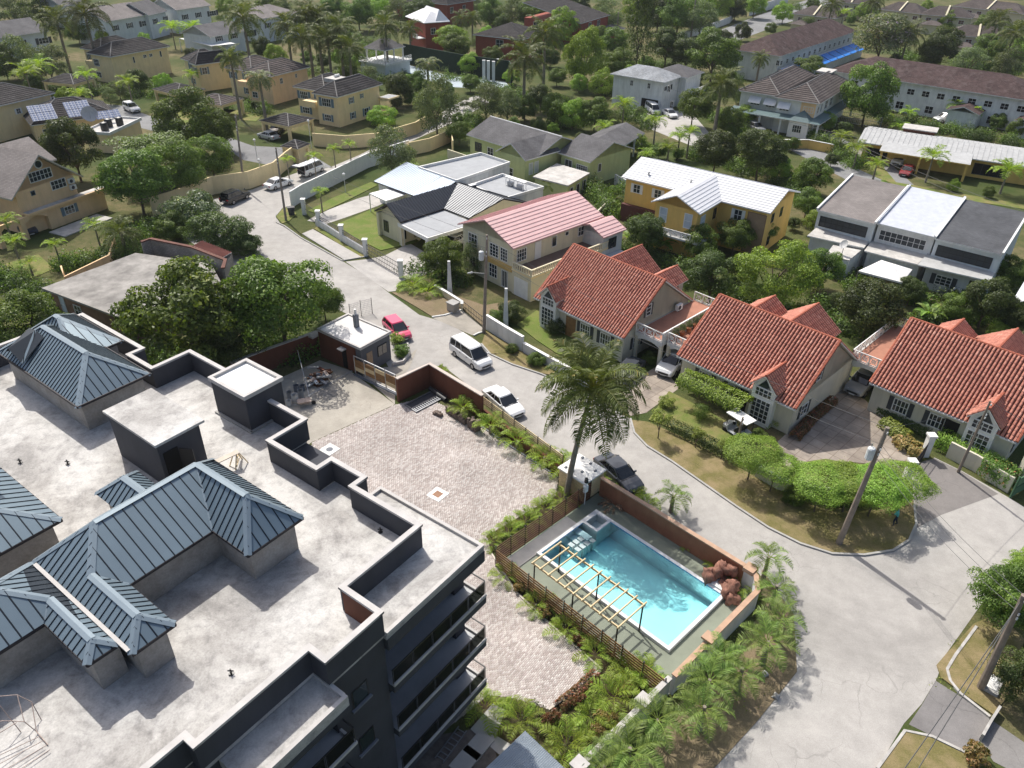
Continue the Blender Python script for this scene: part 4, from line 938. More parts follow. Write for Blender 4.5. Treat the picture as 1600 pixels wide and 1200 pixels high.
# ------------------------------------------------------------------ house kit
def win(parent,p0,u,n,w,h,nx=2,ny=2,fm=None,gm=None,shut=None,name='window',hood=None,top=None):
    """window with frame, muntins and pane; p0 lower corner on the wall face"""
    fm = fm or WHITE; gm = gm or GLASS; p0 = Vector(p0); u = u.normalized(); n = n.normalized(); Z = Vector((0,0,1)); fw = max(.05,min(.08,w*.08))
    def bx(m,x0,x1,z0,z1,d0,d1):
        q = [p0+u*x0+Z*z0,p0+u*x1+Z*z0,p0+u*x1+Z*z1,p0+u*x0+Z*z1]
        m.hexa([v+n*d0 for v in q],[v+n*d1 for v in q])
    m = MB(); bx(m,0,w,0,fw,.004,.06); bx(m,0,w,h-fw,h,.004,.06); bx(m,0,fw,fw,h-fw,.004,.06); bx(m,w-fw,w,fw,h-fw,.004,.06)
    for k in range(1,nx): x = w*k/nx; bx(m,x-.025,x+.025,fw,h-fw,.016,.055)
    for k in range(1,ny): z = h*k/ny; bx(m,fw,w-fw,z-.02,z+.02,.016,.05)
    f = m.build(name,fm,parent)
    m = MB(); bx(m,fw,w-fw,fw,h-fw,.005,.015); m.build('pane',gm,f)
    if shut:
        for x0 in (-w*.30-.02,w+.02): m = MB(); bx(m,x0,x0+w*.30,-.03,h+.03,.004,.05); m.build('shutter',shut,f)
    if hood: m = MB(); bx(m,-.1,w+.1,h+.02,h+.10,.004,.45); m.build('hood',hood,f)
    return f
def side(F,rect,s):
    a0,a1,b0,b1 = rect
    if s == 'f': return F.pt(a0,b0),F.u,-F.v,a1-a0
    if s == 'b': return F.pt(a1,b1),-F.u,F.v,a1-a0
    if s == 'r': return F.pt(a1,b0),F.v,F.u,b1-b0
    return F.pt(a0,b1),-F.v,-F.u,b1-b0
def wins(parent,F,rect,lst,fm=None,shut=None,gm=None,name='window',hood=None):
    """lst of (side, distance along, sill z, w, h[, nx, ny])"""
    for it in lst:
        o,u,n,L = side(F,rect,it[0]); nx,ny = (it[5],it[6]) if len(it) > 5 else (2,2)
        win(parent,o+u*it[1]+Vector((0,0,it[2])),u,n,it[3],it[4],nx,ny,fm,gm,shut,name,hood)
def door(parent,F,rect,s,x,w,h,mat,z=0.02,name='door'):
    o,u,n,L = side(F,rect,s); p = o+u*x+Vector((0,0,z)); m = MB(); q = [p,p+u*w,p+u*w+Vector((0,0,h)),p+Vector((0,0,h))]
    m.hexa([v+n*.003 for v in q],[v+n*.05 for v in q]); return m.build(name,mat,parent)
def thick_planes(parent,planes,mat,th=.14,name='roof',fm=None):
    """roof made of slope polygons, given thickness downward"""
    m = MB()
    for P in planes:
        n,h,s = plane_axes(P); Q = P if ((P[1]-P[0]).cross(P[2]-P[1])).z > 0 else P[::-1]
        m.poly(Q,0); lo = [p-Vector((0,0,th)) for p in Q]; m.poly(lo[::-1],1)
        for i in range(len(Q)): j = (i+1) % len(Q); m.poly([lo[i],lo[j],Q[j],Q[i]],1)
    return m.build(name,[mat,fm or WHITE2],parent)
def hip_planes(F,a0,a1,b0,b1,ze,h,hipl=None):
    la,lb = a1-a0,b1-b0
    if la >= lb:
        k = lb/2 if hipl is None else hipl; bm = (b0+b1)/2; r0,r1 = F.pt(a0+k,bm,ze+h),F.pt(a1-k,bm,ze+h)
    else:
        k = la/2 if hipl is None else hipl; am = (a0+a1)/2; r0,r1 = F.pt(am,b0+k,ze+h),F.pt(am,b1-k,ze+h)
    c = [F.pt(a0,b0,ze),F.pt(a1,b0,ze),F.pt(a1,b1,ze),F.pt(a0,b1,ze)]
    if la >= lb: return [[c[0],c[1],r1,r0],[c[1],c[2],r1],[c[2],c[3],r0,r1],[c[3],c[0],r0]],[(r0,r1),(c[0],r0),(c[1],r1),(c[2],r1),(c[3],r0)]
    return [[c[0],c[1],r0],[c[1],c[2],r1,r0],[c[2],c[3],r1],[c[3],c[0],r0,r1]],[(r0,r1),(c[0],r0),(c[1],r0),(c[2],r1),(c[3],r1)]
def gable_planes(F,a0,a1,b0,b1,ze,h,along='a',off=.5):
    if along == 'a':
        bm = b0+(b1-b0)*off; r0,r1 = F.pt(a0,bm,ze+h),F.pt(a1,bm,ze+h)
        return [[F.pt(a0,b0,ze),F.pt(a1,b0,ze),r1,r0],[F.pt(a1,b1,ze),F.pt(a0,b1,ze),r0,r1]],[(r0,r1)]
    am = a0+(a1-a0)*off; r0,r1 = F.pt(am,b0,ze+h),F.pt(am,b1,ze+h)
    return [[F.pt(a0,b1,ze),F.pt(a0,b0,ze),r0,r1],[F.pt(a1,b0,ze),F.pt(a1,b1,ze),r1,r0]],[(r0,r1)]
def ridge_caps(parent,lines,mat,r=.11):
    m = MB()
    for p,q in lines: m.tube(p+Vector((0,0,.0)),q+Vector((0,0,.0)),r,n=6)
    m.build('ridge_cap',mat,parent)
def ribs(parent,P,mat,pitch=.5,w=.05,h=.05,name='ribs'):
    n,hh,s = plane_axes(P); o = P[0]; P2 = [((p-o).dot(hh),(p-o).dot(s)) for p in P]; lo,hi = min(p[0] for p in P2),max(p[0] for p in P2); m = MB(); x = lo+pitch/2
    while x < hi:
        c = clip(P2,0,x-w/2,x+w/2)
        if len(c) >= 3:
            t = [o+hh*a+s*b for a,b in c]
            if ((t[1]-t[0]).cross(t[2]-t[1])).dot(n) < 0: t = t[::-1]
            m.hexa([p+n*.004 for p in t],[p+n*h for p in t])
        x += pitch
    if m.f: m.build(name,mat,parent,kind='stuff')
def gable_wall(m,F,rect,z1,apex,along='a',off=.5):
    """triangular prism wall filling a gable: added to builder m"""
    a0,a1,b0,b1 = rect
    if along == 'a':
        for a in (a0,a1): bm = b0+(b1-b0)*off; m.poly([F.pt(a,b0,z1),F.pt(a,b1,z1),F.pt(a,bm,apex)]); m.poly([F.pt(a,b1,z1),F.pt(a,b0,z1),F.pt(a,bm,apex)])
    else:
        for b in (b0,b1): am = a0+(a1-a0)*off; m.poly([F.pt(a0,b,z1),F.pt(a1,b,z1),F.pt(am,b,apex)]); m.poly([F.pt(a1,b,z1),F.pt(a0,b,z1),F.pt(am,b,apex)])
def box_part(parent,F,a0,a1,b0,b1,z0,z1,mat,name):
    m = MB(); m.fbox(F,a0,a1,b0,b1,z0,z1); return m.build(name,mat,parent)

# ------------------------------------------------------------------ barrel tiles
a = NT('clay_barrel_tile',.75,.25); at = a.n('Attribute',attribute_name='tone'); p = a.coord('World')
c = a.ramp(at.outputs['Fac'],[(0,(.27,.10,.075)),(.3,(.42,.165,.12)),(.7,(.54,.235,.17)),(1,(.64,.33,.25))])
n1 = a.noise(.45,6,.7,p); c = a.mix(a.ramp(n1,[(.58,(0,0,0)),(.80,(.62,)*3)]),c,(.07,.04,.032))
c = a.mix(1,c,a.ramp(a.noise(11,4,.7,p),[(.3,(.72,)*3),(.65,(1.12,)*3)]),'MULTIPLY'); a.col(c); TILEM = a.m
UNDER = M_plain('tile_underlay',(.10,.035,.025),.9)
def tile_mesh(planes,pw=.31,rl=.42):
    Vs,Fs,Ts = [],[],[]; k = 0; seg = 4
    ang = np.linspace(0,math.pi,seg+1)
    for P in planes:
        n,h,s = plane_axes(P); o = P[0]; P2 = [((p-o).dot(h),(p-o).dot(s)) for p in P]
        lo,hi = min(p[0] for p in P2),max(p[0] for p in P2); s0,s1 = min(p[1] for p in P2),max(p[1] for p in P2)
        nc = max(1,round((hi-lo)/pw)); nr = max(1,round((s1-s0)/rl)); cw = (hi-lo)/nc; rw = (s1-s0)/nr
        hn,sn,nn,on = (np.array(x) for x in (h,s,n,o))
        for i in range(nc):
            for j in range(nr):
                x,y = lo+(i+.5)*cw,s0+(j+.5)*rw
                if not in_poly(x,y,P2): continue
                jx,jz = random.uniform(-.008,.008),random.uniform(-.006,.006)
                for (yy,rr,up) in ((y-rw*.55,cw*.40,.055),(y+rw*.55,cw*.335,.012)):
                    for t_ in ang: Vs.append(on+hn*(x+jx+rr*math.cos(t_))+sn*yy+nn*(up+jz+.125*math.sin(t_)))
                for q in range(seg): Fs.append((k+q+1,k+q,k+seg+1+q,k+seg+2+q)); 
                Fs.append((k,k+1,k+seg-1,k+seg)); t = random.gauss(.55,.14); Ts += [min(1,max(0,t))]*(seg+1); k += 2*(seg+1)
    return np.array(Vs),np.array(Fs),np.array(Ts)
def tiled(parent,planes,name='roof_tiles',pw=.31,rl=.42):
    V,F,T = tile_mesh(planes,pw,rl); off = np.array(ORI[parent.name]); o = link_mesh(name,np_mesh(name,V-off,F,TILEM,T),parent); o['kind'] = 'stuff'; return o
def ridge_tiles(parent,lines):
    m = MB()
    for p,q in lines:
        d = (q-p); n_ = max(1,int(d.length/.36)); d /= n_
        for i in range(n_): m.tube(p+d*i+Vector((0,0,.05)),p+d*(i+1.08)+Vector((0,0,.03)),.12,.135,7)
    m.build('ridge_tiles',M_plain('ridge_clay',(.33,.10,.06),.8,.3,4),parent,kind='stuff')
# lattice balustrade
def balustrade(parent,p,q,z,h=.95,nb=4):
    p,q = Vector(p),Vector(q); d = q-p; d.z = 0; m = MB(); Z = Vector((0,0,1))
    p.z = q.z = z
    m.bar(p+Z*h,q+Z*h,.09,.08); m.bar(p+Z*.12,q+Z*.12,.06,.06)
    for k in range(nb+1): b = p+(q-p)*k/nb; m.bar(b,b+Z*h,.09,.09)
    for k in range(nb):
        a_,b_ = p+(q-p)*k/nb,p+(q-p)*(k+1)/nb; m.bar(a_+Z*.12,b_+Z*(h-.04),.035,.05); m.bar(b_+Z*.12,a_+Z*(h-.04),.035,.05)
        c_ = (a_+b_)/2+Z*(h/2+.04); r = .2; u_ = (b_-a_).normalized()
        for i in range(4):
            e0 = c_+u_*r*math.cos(i*math.pi/2)+Z*r*math.sin(i*math.pi/2); e1 = c_+u_*r*math.cos((i+1)*math.pi/2)+Z*r*math.sin((i+1)*math.pi/2); m.bar(e0,e1,.035,.05)
    return m.build('balustrade',WHITE,parent)
VCREAM = M_plain('villa_cream_render',(.60,.56,.45),.8,.06,.7,stain=.2)
TERRFL = M_plain('terrace_clay_paint',(.36,.17,.115),.8,.12,1.2,stain=.1)
AZV = R_(-45)
def villa(ridge_px,label,dorm_a,left_terr=True,wing=(6.5,2.7),small=2.5,right_win=True):
    o = G(*ridge_px,7.2); tmp = Fr(o,AZV); o2 = tmp.pt(0,-5.75); F = Fr(o2,AZV); L = 11.75
    t = thing('tile_roof_villa',F.pt(5.9,5.7,0),label,'house','red tile roof villas along the street')
    rect = (.3,L-.3,.5,11.0)
    m = MB(); m.fbox(F,*rect,0,3.15); gable_wall(m,F,(.3,L-.3,.5,11.0),3.15,6.95); m.build('wall',VCREAM,t)
    pl,rl = gable_planes(F,0,L,0,11.5,3.0,4.2)
    r = thick_planes(t,pl,UNDER,.12); tiled(t,pl); ridge_tiles(t,rl+[(pl[0][0],pl[0][3]),(pl[0][1],pl[0][2])])
    # rear wings
    for (wa,hw,zr,be) in ((wing[0],wing[1],6.35,12.6),(small,1.5,5.9,11.9)):
        wp = [[F.pt(wa-hw,be,zr-hw*.72),F.pt(wa-hw,7.2,zr-hw*.72),F.pt(wa,6.8,zr),F.pt(wa,be,zr)],[F.pt(wa+hw,7.2,zr-hw*.72),F.pt(wa+hw,be,zr-hw*.72),F.pt(wa,be,zr),F.pt(wa,6.8,zr)]]
        thick_planes(t,wp,UNDER,.1,'wing_roof'); tiled(t,wp,'wing_tiles'); ridge_tiles(t,[(wp[0][2],wp[0][3])])
        m = MB(); m.fbox(F,wa-hw+.3,wa+hw-.3,10.8,be-.3,0,zr-hw*.72); gable_wall(m,F,(wa-hw+.3,wa+hw-.3,be-.35,be-.3),zr-hw*.72,zr-.2,'b'); m.build('wing_wall',VCREAM,t)
    # front bay with dormer gable
    d0,d1 = dorm_a-1.25,dorm_a+1.25; zb = 3.75; za = 5.05
    m = MB(); m.fbox(F,d0+.2,d1-.2,-.15,2.6,0,zb); m.poly([F.pt(d0+.2,-.15,zb),F.pt(d1-.2,-.15,zb),F.pt(dorm_a,-.15,za-.12)]); bay = m.build('bay',WHITE,t)
    dp = [[F.pt(d0,-.45,zb),F.pt(dorm_a,-.45,za),F.pt(dorm_a,3.2,za),F.pt(d0,1.5,zb)],[F.pt(d1,1.5,zb),F.pt(dorm_a,3.2,za),F.pt(dorm_a,-.45,za),F.pt(d1,-.45,zb)]]
    thick_planes(bay,dp,UNDER,.09,'dormer_roof',WHITE); tiled(bay,dp,'dormer_tiles'); ridge_tiles(bay,[(dp[0][1],dp[0][2])])
    win(bay,F.pt(d0+.38,-.15,.35),F.u,-F.v,1.74,2.25,4,5); win(bay,F.pt(d0+.45,-.15,2.85),F.u,-F.v,1.6,.85,4,2)
    m = MB(); q = [F.pt(dorm_a-.6,-.155,3.75),F.pt(dorm_a+.6,-.155,3.75),F.pt(dorm_a,-.155,4.6)]; m.hexa([x for x in q],[x-F.v*.02 for x in q]); m.build('gable_light',GLASS,bay)
    # front wall openings
    for a in ((2.2,5.2) if dorm_a > 6 else (6.0,8.6)):
        win(t,F.pt(a,.5,1.0),F.u,-F.v,1.3,1.3,4,2,shut=SHUT_DARK)
    dd = dorm_a-2.9 if dorm_a > 6 else dorm_a+2.0
    m = MB(); m.fbox(F,dd,dd+1.3,.44,.495,.02,2.3); m.build('door',DARK if dorm_a > 6 else WOODMID,t)
    # right gable window
    win(t,F.pt(L-.3,3.6,3.9),F.v,F.u,.8,1.25,1,3,shut=SHUT_DARK); win(t,F.pt(L-.3,2.0,1.0),F.v,F.u,1.2,1.2,2,2,shut=SHUT_DARK)
    m = MB(); m.bar(F.pt(0,-.06,2.92),F.pt(d0-.1,-.06,2.92),.12,.12); m.bar(F.pt(d1+.1,-.06,2.92),F.pt(L,-.06,2.92),.12,.12); m.build('gutter',WHITE2,t)
    def terrace(a0,a1,b0=2.0,b1=12.0,wall_side=0):
        box_part(t,F,a0,a1,b0,b1,2.6,3.0,WHITE2,'terrace_slab'); box_part(t,F,a0+.1,a1-.1,b0+.1,b1-.1,3.002,3.03,TERRFL,'terrace_floor')
        nb = max(3,int(abs(a1-a0)/.8)); balustrade(t,F.pt(a0+.05,b0+.05),F.pt(a1-.05,b0+.05),3.0,nb=nb); balustrade(t,F.pt(a0+.05,b1-.05),F.pt(a1-.05,b1-.05),3.0,nb=nb)
        if wall_side < 0: balustrade(t,F.pt(a0+.05,b0+.05),F.pt(a0+.05,b1-.05),3.0,nb=10)
        if wall_side > 0: box_part(t,F,a1-.14,a1,b0+.1,b1-.1,3.03,4.0,WHITE,'terrace_wall')
        for a in (a0+.15,a1-.15): box_part(t,F,a-.15,a+.15,b0+.05,b0+.35,0,2.6,VCREAM,'pier')
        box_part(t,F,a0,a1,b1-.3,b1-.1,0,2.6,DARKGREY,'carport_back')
        m = MB(); N = 8; ar = [(a0+.3+(a1-a0-.6)*k/N,2.25+.3*math.sin(math.pi*k/N)) for k in range(N+1)]
        for k in range(N): m.hexa([F.pt(ar[k][0],b0+.1,ar[k][1]),F.pt(ar[k+1][0],b0+.1,ar[k+1][1]),F.pt(ar[k+1][0],b0+.28,ar[k+1][1]),F.pt(ar[k][0],b0+.28,ar[k][1])],[F.pt(ar[k][0],b0+.1,2.6),F.pt(ar[k+1][0],b0+.1,2.6),F.pt(ar[k+1][0],b0+.28,2.6),F.pt(ar[k][0],b0+.28,2.6)])
        m.build('carport_arch',WHITE2,t)
    return t,F,terrace
v1,FV1,ter1 = villa((896.6,381.9),'red tile villa with dormer at its left, behind the bright green lawn',2.1,wing=(3.8,3.1),small=9.0)
ter1(11.6,14.75,2.0,11.8,1)
v2,FV2,ter2 = villa((1124.7,460.6),'red tile villa with dormer at its right, behind the golf cart',8.85)
ter2(-2.15,.25,1.4,10.5,0)
v3,FV3,ter3 = villa((1423.75,497.5),'red tile villa at the right edge with red flowering hedge in front',9.2,wing=(6.9,2.7),small=2.7)
ter3(-3.0,.25,2.6,12.2,-1)
# villa 1 bits: air conditioner on the terrace, row of terracotta pots on villa 2's terrace
def ac_unit(p,u,n,label,parent=None):
    t = thing('air_conditioner',p,label,'air conditioner','outdoor air conditioners'); p = Vector(p); F = Fr(p,math.atan2(u.y,u.x))
    m = MB(); m.fbox(F,-.42,.42,-.16,.16,p.z+.05,p.z+.68); m.build('casing',WHITE,t)
    m = MB(); q = F.pt(-.1,0,p.z+.37); s = 1 if F.v.dot(n) > 0 else -1; m.tube(q+F.v*s*.161,q+F.v*s*.175,.24,n=14); m.build('fan_grille',DARKGREY,t)
    m = MB(); m.fbox(F,-.35,-.25,-.2,.2,p.z,p.z+.05); m.fbox(F,.25,.35,-.2,.2,p.z,p.z+.05); m.build('feet',BLACKM,t)
ac_unit(FV1.pt(11.95,8.6,3.04),FV1.v,FV1.u,'white air conditioner on the clay terrace against the villa gable')
POTM = M_plain('terracotta_pot',(.38,.15,.08),.8,.15,4)
# ------------------------------------------------------------------ houses of the neighbourhood
SH_DARK = M_shingle('charcoal_concrete_tile',(.060,.055,.055),.40,.36,.18,.60,.30,(.10,.095,.09))
SH_GREY = M_shingle('grey_fibre_shingle',(.115,.112,.115),.22,.45,.10,.25,.25)
SH_LIGHT = M_shingle('pale_grey_shingle',(.30,.315,.33),.22,.40,.16,.30,.25,(.20,.20,.20))
SH_MAROON = M_shingle('maroon_shingle',(.072,.047,.045),.25,.45,.20,.35,.35,(.13,.105,.10))
SH_BROWN = M_shingle('brown_grey_shingle',(.125,.105,.098),.25,.45,.15,.3,.25)
SH_TAUPE = M_shingle('taupe_shingle',(.20,.18,.17),.2,.4,.12,.2,.15)
WHITEMET = M_plain('white_metal_roof',(.66,.66,.67),.45,.05,.8,stain=.1)
PINKMET = M_plain('pink_metal_roof',(.66,.44,.42),.5,.06,.8,stain=.08)
PINKDK = M_plain('pink_metal_rib',(.54,.32,.31),.5,.06,.8)
SILVMET = M_plain('pale_silver_roof',(.42,.42,.41),.5,.10,.8,stain=.25)
BLACKMET = M_plain('black_metal_roof',(.035,.04,.05),.38,.08,.8,metal=.3,spec=.5)
BLUEMET = M_plain('blue_grey_metal_roof',(.26,.31,.38),.42,.06,.8,metal=.3,spec=.5)
SILVERP = M_plain('silver_coated_felt',(.47,.49,.53),.45,.10,1.5,spec=.4,bump=.3)
FLATGREY = M_plain('grey_roof_membrane',(.33,.34,.35),.8,.08,.8,stain=.1)
WHITEFLAT = M_plain('weathered_white_slab',(.48,.46,.43),.85,.2,.8,stain=.3)
GREENT = M_plain('teal_tin',(.10,.15,.155),.6,.1)
def rows(parent,P,mat,pitch=.6,w=.07,h=.045,name='roof_rows'):
    n,hh,s = plane_axes(P); o = P[0]; P2 = [((p-o).dot(hh),(p-o).dot(s)) for p in P]; lo,hi = min(p[1] for p in P2),max(p[1] for p in P2); m = MB(); x = lo+pitch*.5
    while x < hi-.05:
        c = clip(P2,1,x-w/2,x+w/2)
        if len(c) >= 3:
            t = [o+hh*a+s*b for a,b in c]
            if ((t[1]-t[0]).cross(t[2]-t[1])).dot(n) < 0: t = t[::-1]
            m.hexa([p+n*.003 for p in t],[p+n*h for p in t])
        x += pitch
    if m.f: m.build(name,mat,parent,kind='stuff')
def block(t,F,a0,a1,b0,b1,ze,roof,h,wm,rm,over=.5,z0=0.0,caps=None,fm=None,name='wall',rib=None,off=.5):
    """eave rectangle a0..b1 at ze; walls inset by over"""
    R = (a0+over,a1-over,b0+over,b1-over); m = MB(); m.fbox(F,*R,z0,ze+.02)
    if roof in ('ga','gb'): gable_wall(m,F,R,ze+.02,ze+h-.16,roof[1],off)
    m.build(name,wm,t)
    if roof == 'hip': pl,ln = hip_planes(F,a0,a1,b0,b1,ze,h)
    elif roof in ('ga','gb'): pl,ln = gable_planes(F,a0,a1,b0,b1,ze,h,roof[1],off)
    elif roof == 'mono': pl,ln = [[F.pt(a0,b0,ze),F.pt(a1,b0,ze),F.pt(a1,b1,ze+h),F.pt(a0,b1,ze+h)]],[]
    elif roof == 'flat':
        m = MB(); m.fbox(F,a0,a1,b0,b1,ze+.021,ze+.2,0,1); r = m.build('roof',[fm or WHITE2,rm],t)
        if h:
            m = MB(); w = .18
            for q in ((a0,a1,b0,b0+w),(a0,a1,b1-w,b1),(a0,a0+w,b0+w,b1-w),(a1-w,a1,b0+w,b1-w)): m.fbox(F,*q,ze+.202,ze+.2+h)
            m.build('parapet',fm or WHITE2,r)
        return R,None
    r = thick_planes(t,pl,rm,.16,'roof',fm)
    if caps: ridge_caps(r,ln,caps,.10)
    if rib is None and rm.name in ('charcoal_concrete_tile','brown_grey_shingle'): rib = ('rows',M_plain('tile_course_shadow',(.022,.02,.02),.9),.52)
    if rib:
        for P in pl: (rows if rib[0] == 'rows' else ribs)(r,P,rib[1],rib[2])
    return R,r
def columns(t,F,pts,z0,z1,w,mat):
    for a,b in pts: m = MB(); m.fbox(F,a-w/2,a+w/2,b-w/2,b+w/2,z0,z1); m.build('column',mat,t)
def house(name,ctr,label,group=None): return thing(name,ctr,label,'house',group)
CAPD = M_plain('pale_ridge_mortar',(.22,.21,.20),.9)

# --- pink roof house
F = rectpx((943.8,337.8),(802,388.4),(710,351),5.6); t = house('pink_roof_house',F.pt(6,4),'cream two storey house with pink metal roof and long side balcony')
R,r = block(t,F,0,F.La,0,F.Lb,5.6,'ga',1.9,CREAM2,PINKMET,.45,fm=PINKDK,rib=('rows',PINKDK,.55))
K = R
wins(t,F,R,[('f',.5,3.5,1.5,1.5,4,3),('f',6.0,3.8,.8,1.3,1,1),('f',8.2,4.6,.6,.5,1,1),('f',10.4,3.9,1.5,1.2,3,2)],fm=WHITE)
door(t,F,R,'f',3.3,1.0,2.1,WHITE,3.05)
w0 = R[3]-R[2]
wins(t,F,R,[('l',w0-3.9,3.3,1.5,1.6,3,4),('l',w0-2.1,3.3,1.2,1.6,3,4),('l',1.0,3.4,1.6,1.6,3,3),('l',w0-4.0,.7,1.4,1.7,3,3),('l',1.2,.8,1.6,1.4,3,2)],fm=WHITE)
wins(t,F,R,[('l',w0-1.9,.15,1.1,2.1,4,1)],fm=WHITE,name='grille_door')
box_part(t,F,R[0]-.22,R[0]-.003,.5,5.0,2.5,3.1,M_plain('ochre_band',(.50,.34,.12),.8),'ochre_band')
box_part(t,F,.3,12.6,-2.6,R[2]-.003,0,2.85,CREAM2,'garage_block'); d_ = box_part(t,F,.2,12.8,-2.75,R[2]-.004,2.853,3.02,CREAM,'balcony_deck')
box_part(d_,F,.45,12.5,-2.5,R[2]-.01,3.022,3.035,M_plain('brown_deck_tile',(.17,.115,.09),.8),'deck_tiles')
m = MB()
for q in ((.2,12.8,-2.75,-2.58),(.2,.37,-2.58,.4),(12.63,12.8,-2.58,.4)): m.fbox(F,*q,3.75,3.9); m.fbox(F,*q,3.022,3.15)
for k in range(40): a_ = .3+12.4*k/39; m.fbox(F,a_-.06,a_+.06,-2.72,-2.62,3.15,3.75)
for k in range(9): b_ = -2.5+2.8*k/8; m.fbox(F,.22,.34,b_-.06,b_+.06,3.15,3.75)
m.build('balcony_balustrade',CREAM2,d_)
door(t,F,(.3,12.6,-2.6,.4),'l',.35,2.2,2.2,WHITE,name='garage_door')
# rear extension
R2,r2 = block(t,F,11.5,15.6,-3.0,1.6,4.7,'ga',1.0,GREYWHITE,PINKMET,.3,fm=PINKDK,name='annex_wall',rib=('rows',PINKDK,.55)); wins(t,F,R2,[('f',1.0,2.8,1.4,1.3,3,2)],fm=BLACKM)
box_part(t,F,12,15,-4.4,-2.75,0,2.2,GREYWHITE,'annex_base')

# --- modern white house with black and blue metal roofs
FM = rectpx((694,325.6),(625.6,347),(592,322),3.3); t = house('modern_bungalow',FM.pt(8,5),'white modern bungalow with black ribbed gable roof and flat roof blocks')
La = FM.La; Lr = FM.loc(G(592,322,4.9)); rb = max(2.5,Lr[1])
a_end = FM.loc(G(713,285,4.9))[0]
pA = [FM.pt(0,0,3.3),FM.pt(La,0,3.3),FM.pt(a_end,rb,4.9),FM.pt(0,rb,4.9)]; pA2 = [FM.pt(0,rb,4.9),FM.pt(a_end,rb,4.9),FM.pt(a_end,2*rb,3.3),FM.pt(0,2*rb,3.3)]
q1 = G(732.5,340.6,3.3); q2 = G(787,310,4.9); pB = [FM.pt(La,0,3.3),q1,q2,FM.pt(a_end,rb,4.9)]; l1 = FM.loc(q1); l2 = FM.loc(q2)
pB2 = [FM.pt(a_end,rb,4.9),q2,FM.pt(l2[0]+(l2[0]-l1[0])*.9,l2[1]+(l2[1]-l1[1]),3.3),FM.pt(a_end+3.0,rb+3.2,3.3)]
r = thick_planes(t,[pA,pA2,pB,pB2],BLACKMET,.18,'roof',FASC)
for P in (pA,pA2,pB,pB2): ribs(r,P,M_plain('black_metal_rib',(.06,.066,.078),.4,.05,1,metal=.3),.42,.06,.06)
m = MB(); m.fbox(FM,.5,La+6,.6,2*rb-.4,0,3.2); m.fbox(FM,La+.1,l1[0]+3.5,l1[1]+.6,2.0,0,3.2); m.build('wall',CREAM2,t); gw = MB(); gw.poly([FM.pt(.6,.6,3.2),FM.pt(.6,2*rb-.6,3.2),FM.pt(.6,rb,4.7)]); gw.build('gable',CREAM2,t); gw = MB(); gw.poly([q1+Vector((0,0,-.15)),q2+Vector((0,0,-.2)),pB2[2]+Vector((0,0,-.15))]); gw.build('gable',CREAM2,t)
columns(t,FM,[(.3,.3),(.3,2*rb-.5),(3.0,.4)],0,3.15,.45,CREAM2)
wins(t,FM,(.5,La,.6,2*rb-.4),[('f',2.0,.4,1.6,2.0),('l',.8,.8,1.0,1.5)],fm=BLACKM); wins(t,FM,(.5,La,.6,2*rb-.4),[('f',.4,.6,.3,1.6,1,1),('f',4.5,.3,1.2,2.1,1,1)],fm=BLACKM)
CP = rectpx((694,327.5),(621,348),(669.7,371.6),3.0); box_part(t,CP,0,CP.La,0,CP.Lb,2.55,3.0,WHITE,'carport_slab'); box_part(t,CP,.2,CP.La-.1,.2,CP.Lb-.2,3.002,3.03,FLATGREY,'carport_roofing')
lq = CP.loc(G(732,341.5,3.0)); m = MB(); m.prism([CP.xy(CP.La,0),CP.xy(lq[0],lq[1]),CP.xy(lq[0]-CP.La*.02,CP.Lb),CP.xy(CP.La,CP.Lb)],2.56,2.995); m.build('carport_slab',FLATGREY,t)
columns(t,CP,[(.3,.35),(.3,CP.Lb-.35),(CP.La-.2,CP.Lb-.35)],0,2.55,.5,WHITE2); box_part(t,CP,.4,CP.La+1,-.2,0,0,2.5,CREAM2,'carport_back')
b1_ = [(654,260),(751,238),(796,252.5),(713,281)]; b2_ = [(736,288),(785,271),(849,291),(788,309)]
for k,(P,z) in enumerate(((b1_,4.6),(b2_,4.2))):
    q = [G2(*p,z) for p in P]; m = MB(); m.prism(q,0,z-.45); m.build('flat_block',WHITE2,t); m = MB(); m.prism(q,z-.448,z-.38); r_ = m.build('flat_roof',FLATGREY,t)
    m = MB(); m.strip(q+[q[0]],.22,z-.379,z); m.build('parapet',WHITE,r_)
pc = [G(584,283,3.1),G(640,303,3.1),G(712,281,4.4),G(664,263.5,4.4),G(625,252,4.4)]; bl = [Vector((p.x,p.y,0)) for p in pc]
nz = 3.1; PP = [G(584,283,3.1),G(642,304,3.1)]; d1 = PP[1]-PP[0]; n1_ = Vector((-d1.y,d1.x,0)).normalized()
if n1_.dot(G(650,260,4.4)-PP[0]) < 0: n1_ = -n1_
dep = 6.2; up_ = [PP[0],PP[1],PP[1]+n1_*dep*.95+d1*.05+Vector((0,0,1.4)),PP[0]+n1_*dep+Vector((0,0,1.4))]
up2 = [PP[1],PP[1]+d1.normalized()*3.2,PP[1]+d1.normalized()*3.2+n1_*dep*.9+Vector((0,0,1.3)),PP[1]+n1_*dep*.95+Vector((0,0,1.4))]
r = thick_planes(t,[up_,up2],BLUEMET,.14,'blue_roof',FASC); ribs(r,up_,M_plain('blue_metal_rib',(.33,.38,.45),.4,metal=.3),.42,.05,.05); ribs(r,up2,MATS['blue_metal_rib'],.42,.05,.05)
m = MB(); m.prism([(v.x,v.y) for v in (PP[0]+n1_*.5+d1.normalized()*.4,PP[1]+n1_*.5,PP[1]+n1_*5.8,PP[0]+n1_*5.8+d1.normalized()*.4)],0,3.15); m.build('wall',WHITE2,t)
cn = [(577,302),(611,293),(639,302),(603,314)]; m = MB(); m.prism([G2(*p,2.7) for p in cn],2.55,2.7); m.build('canopy',WHITE,t)
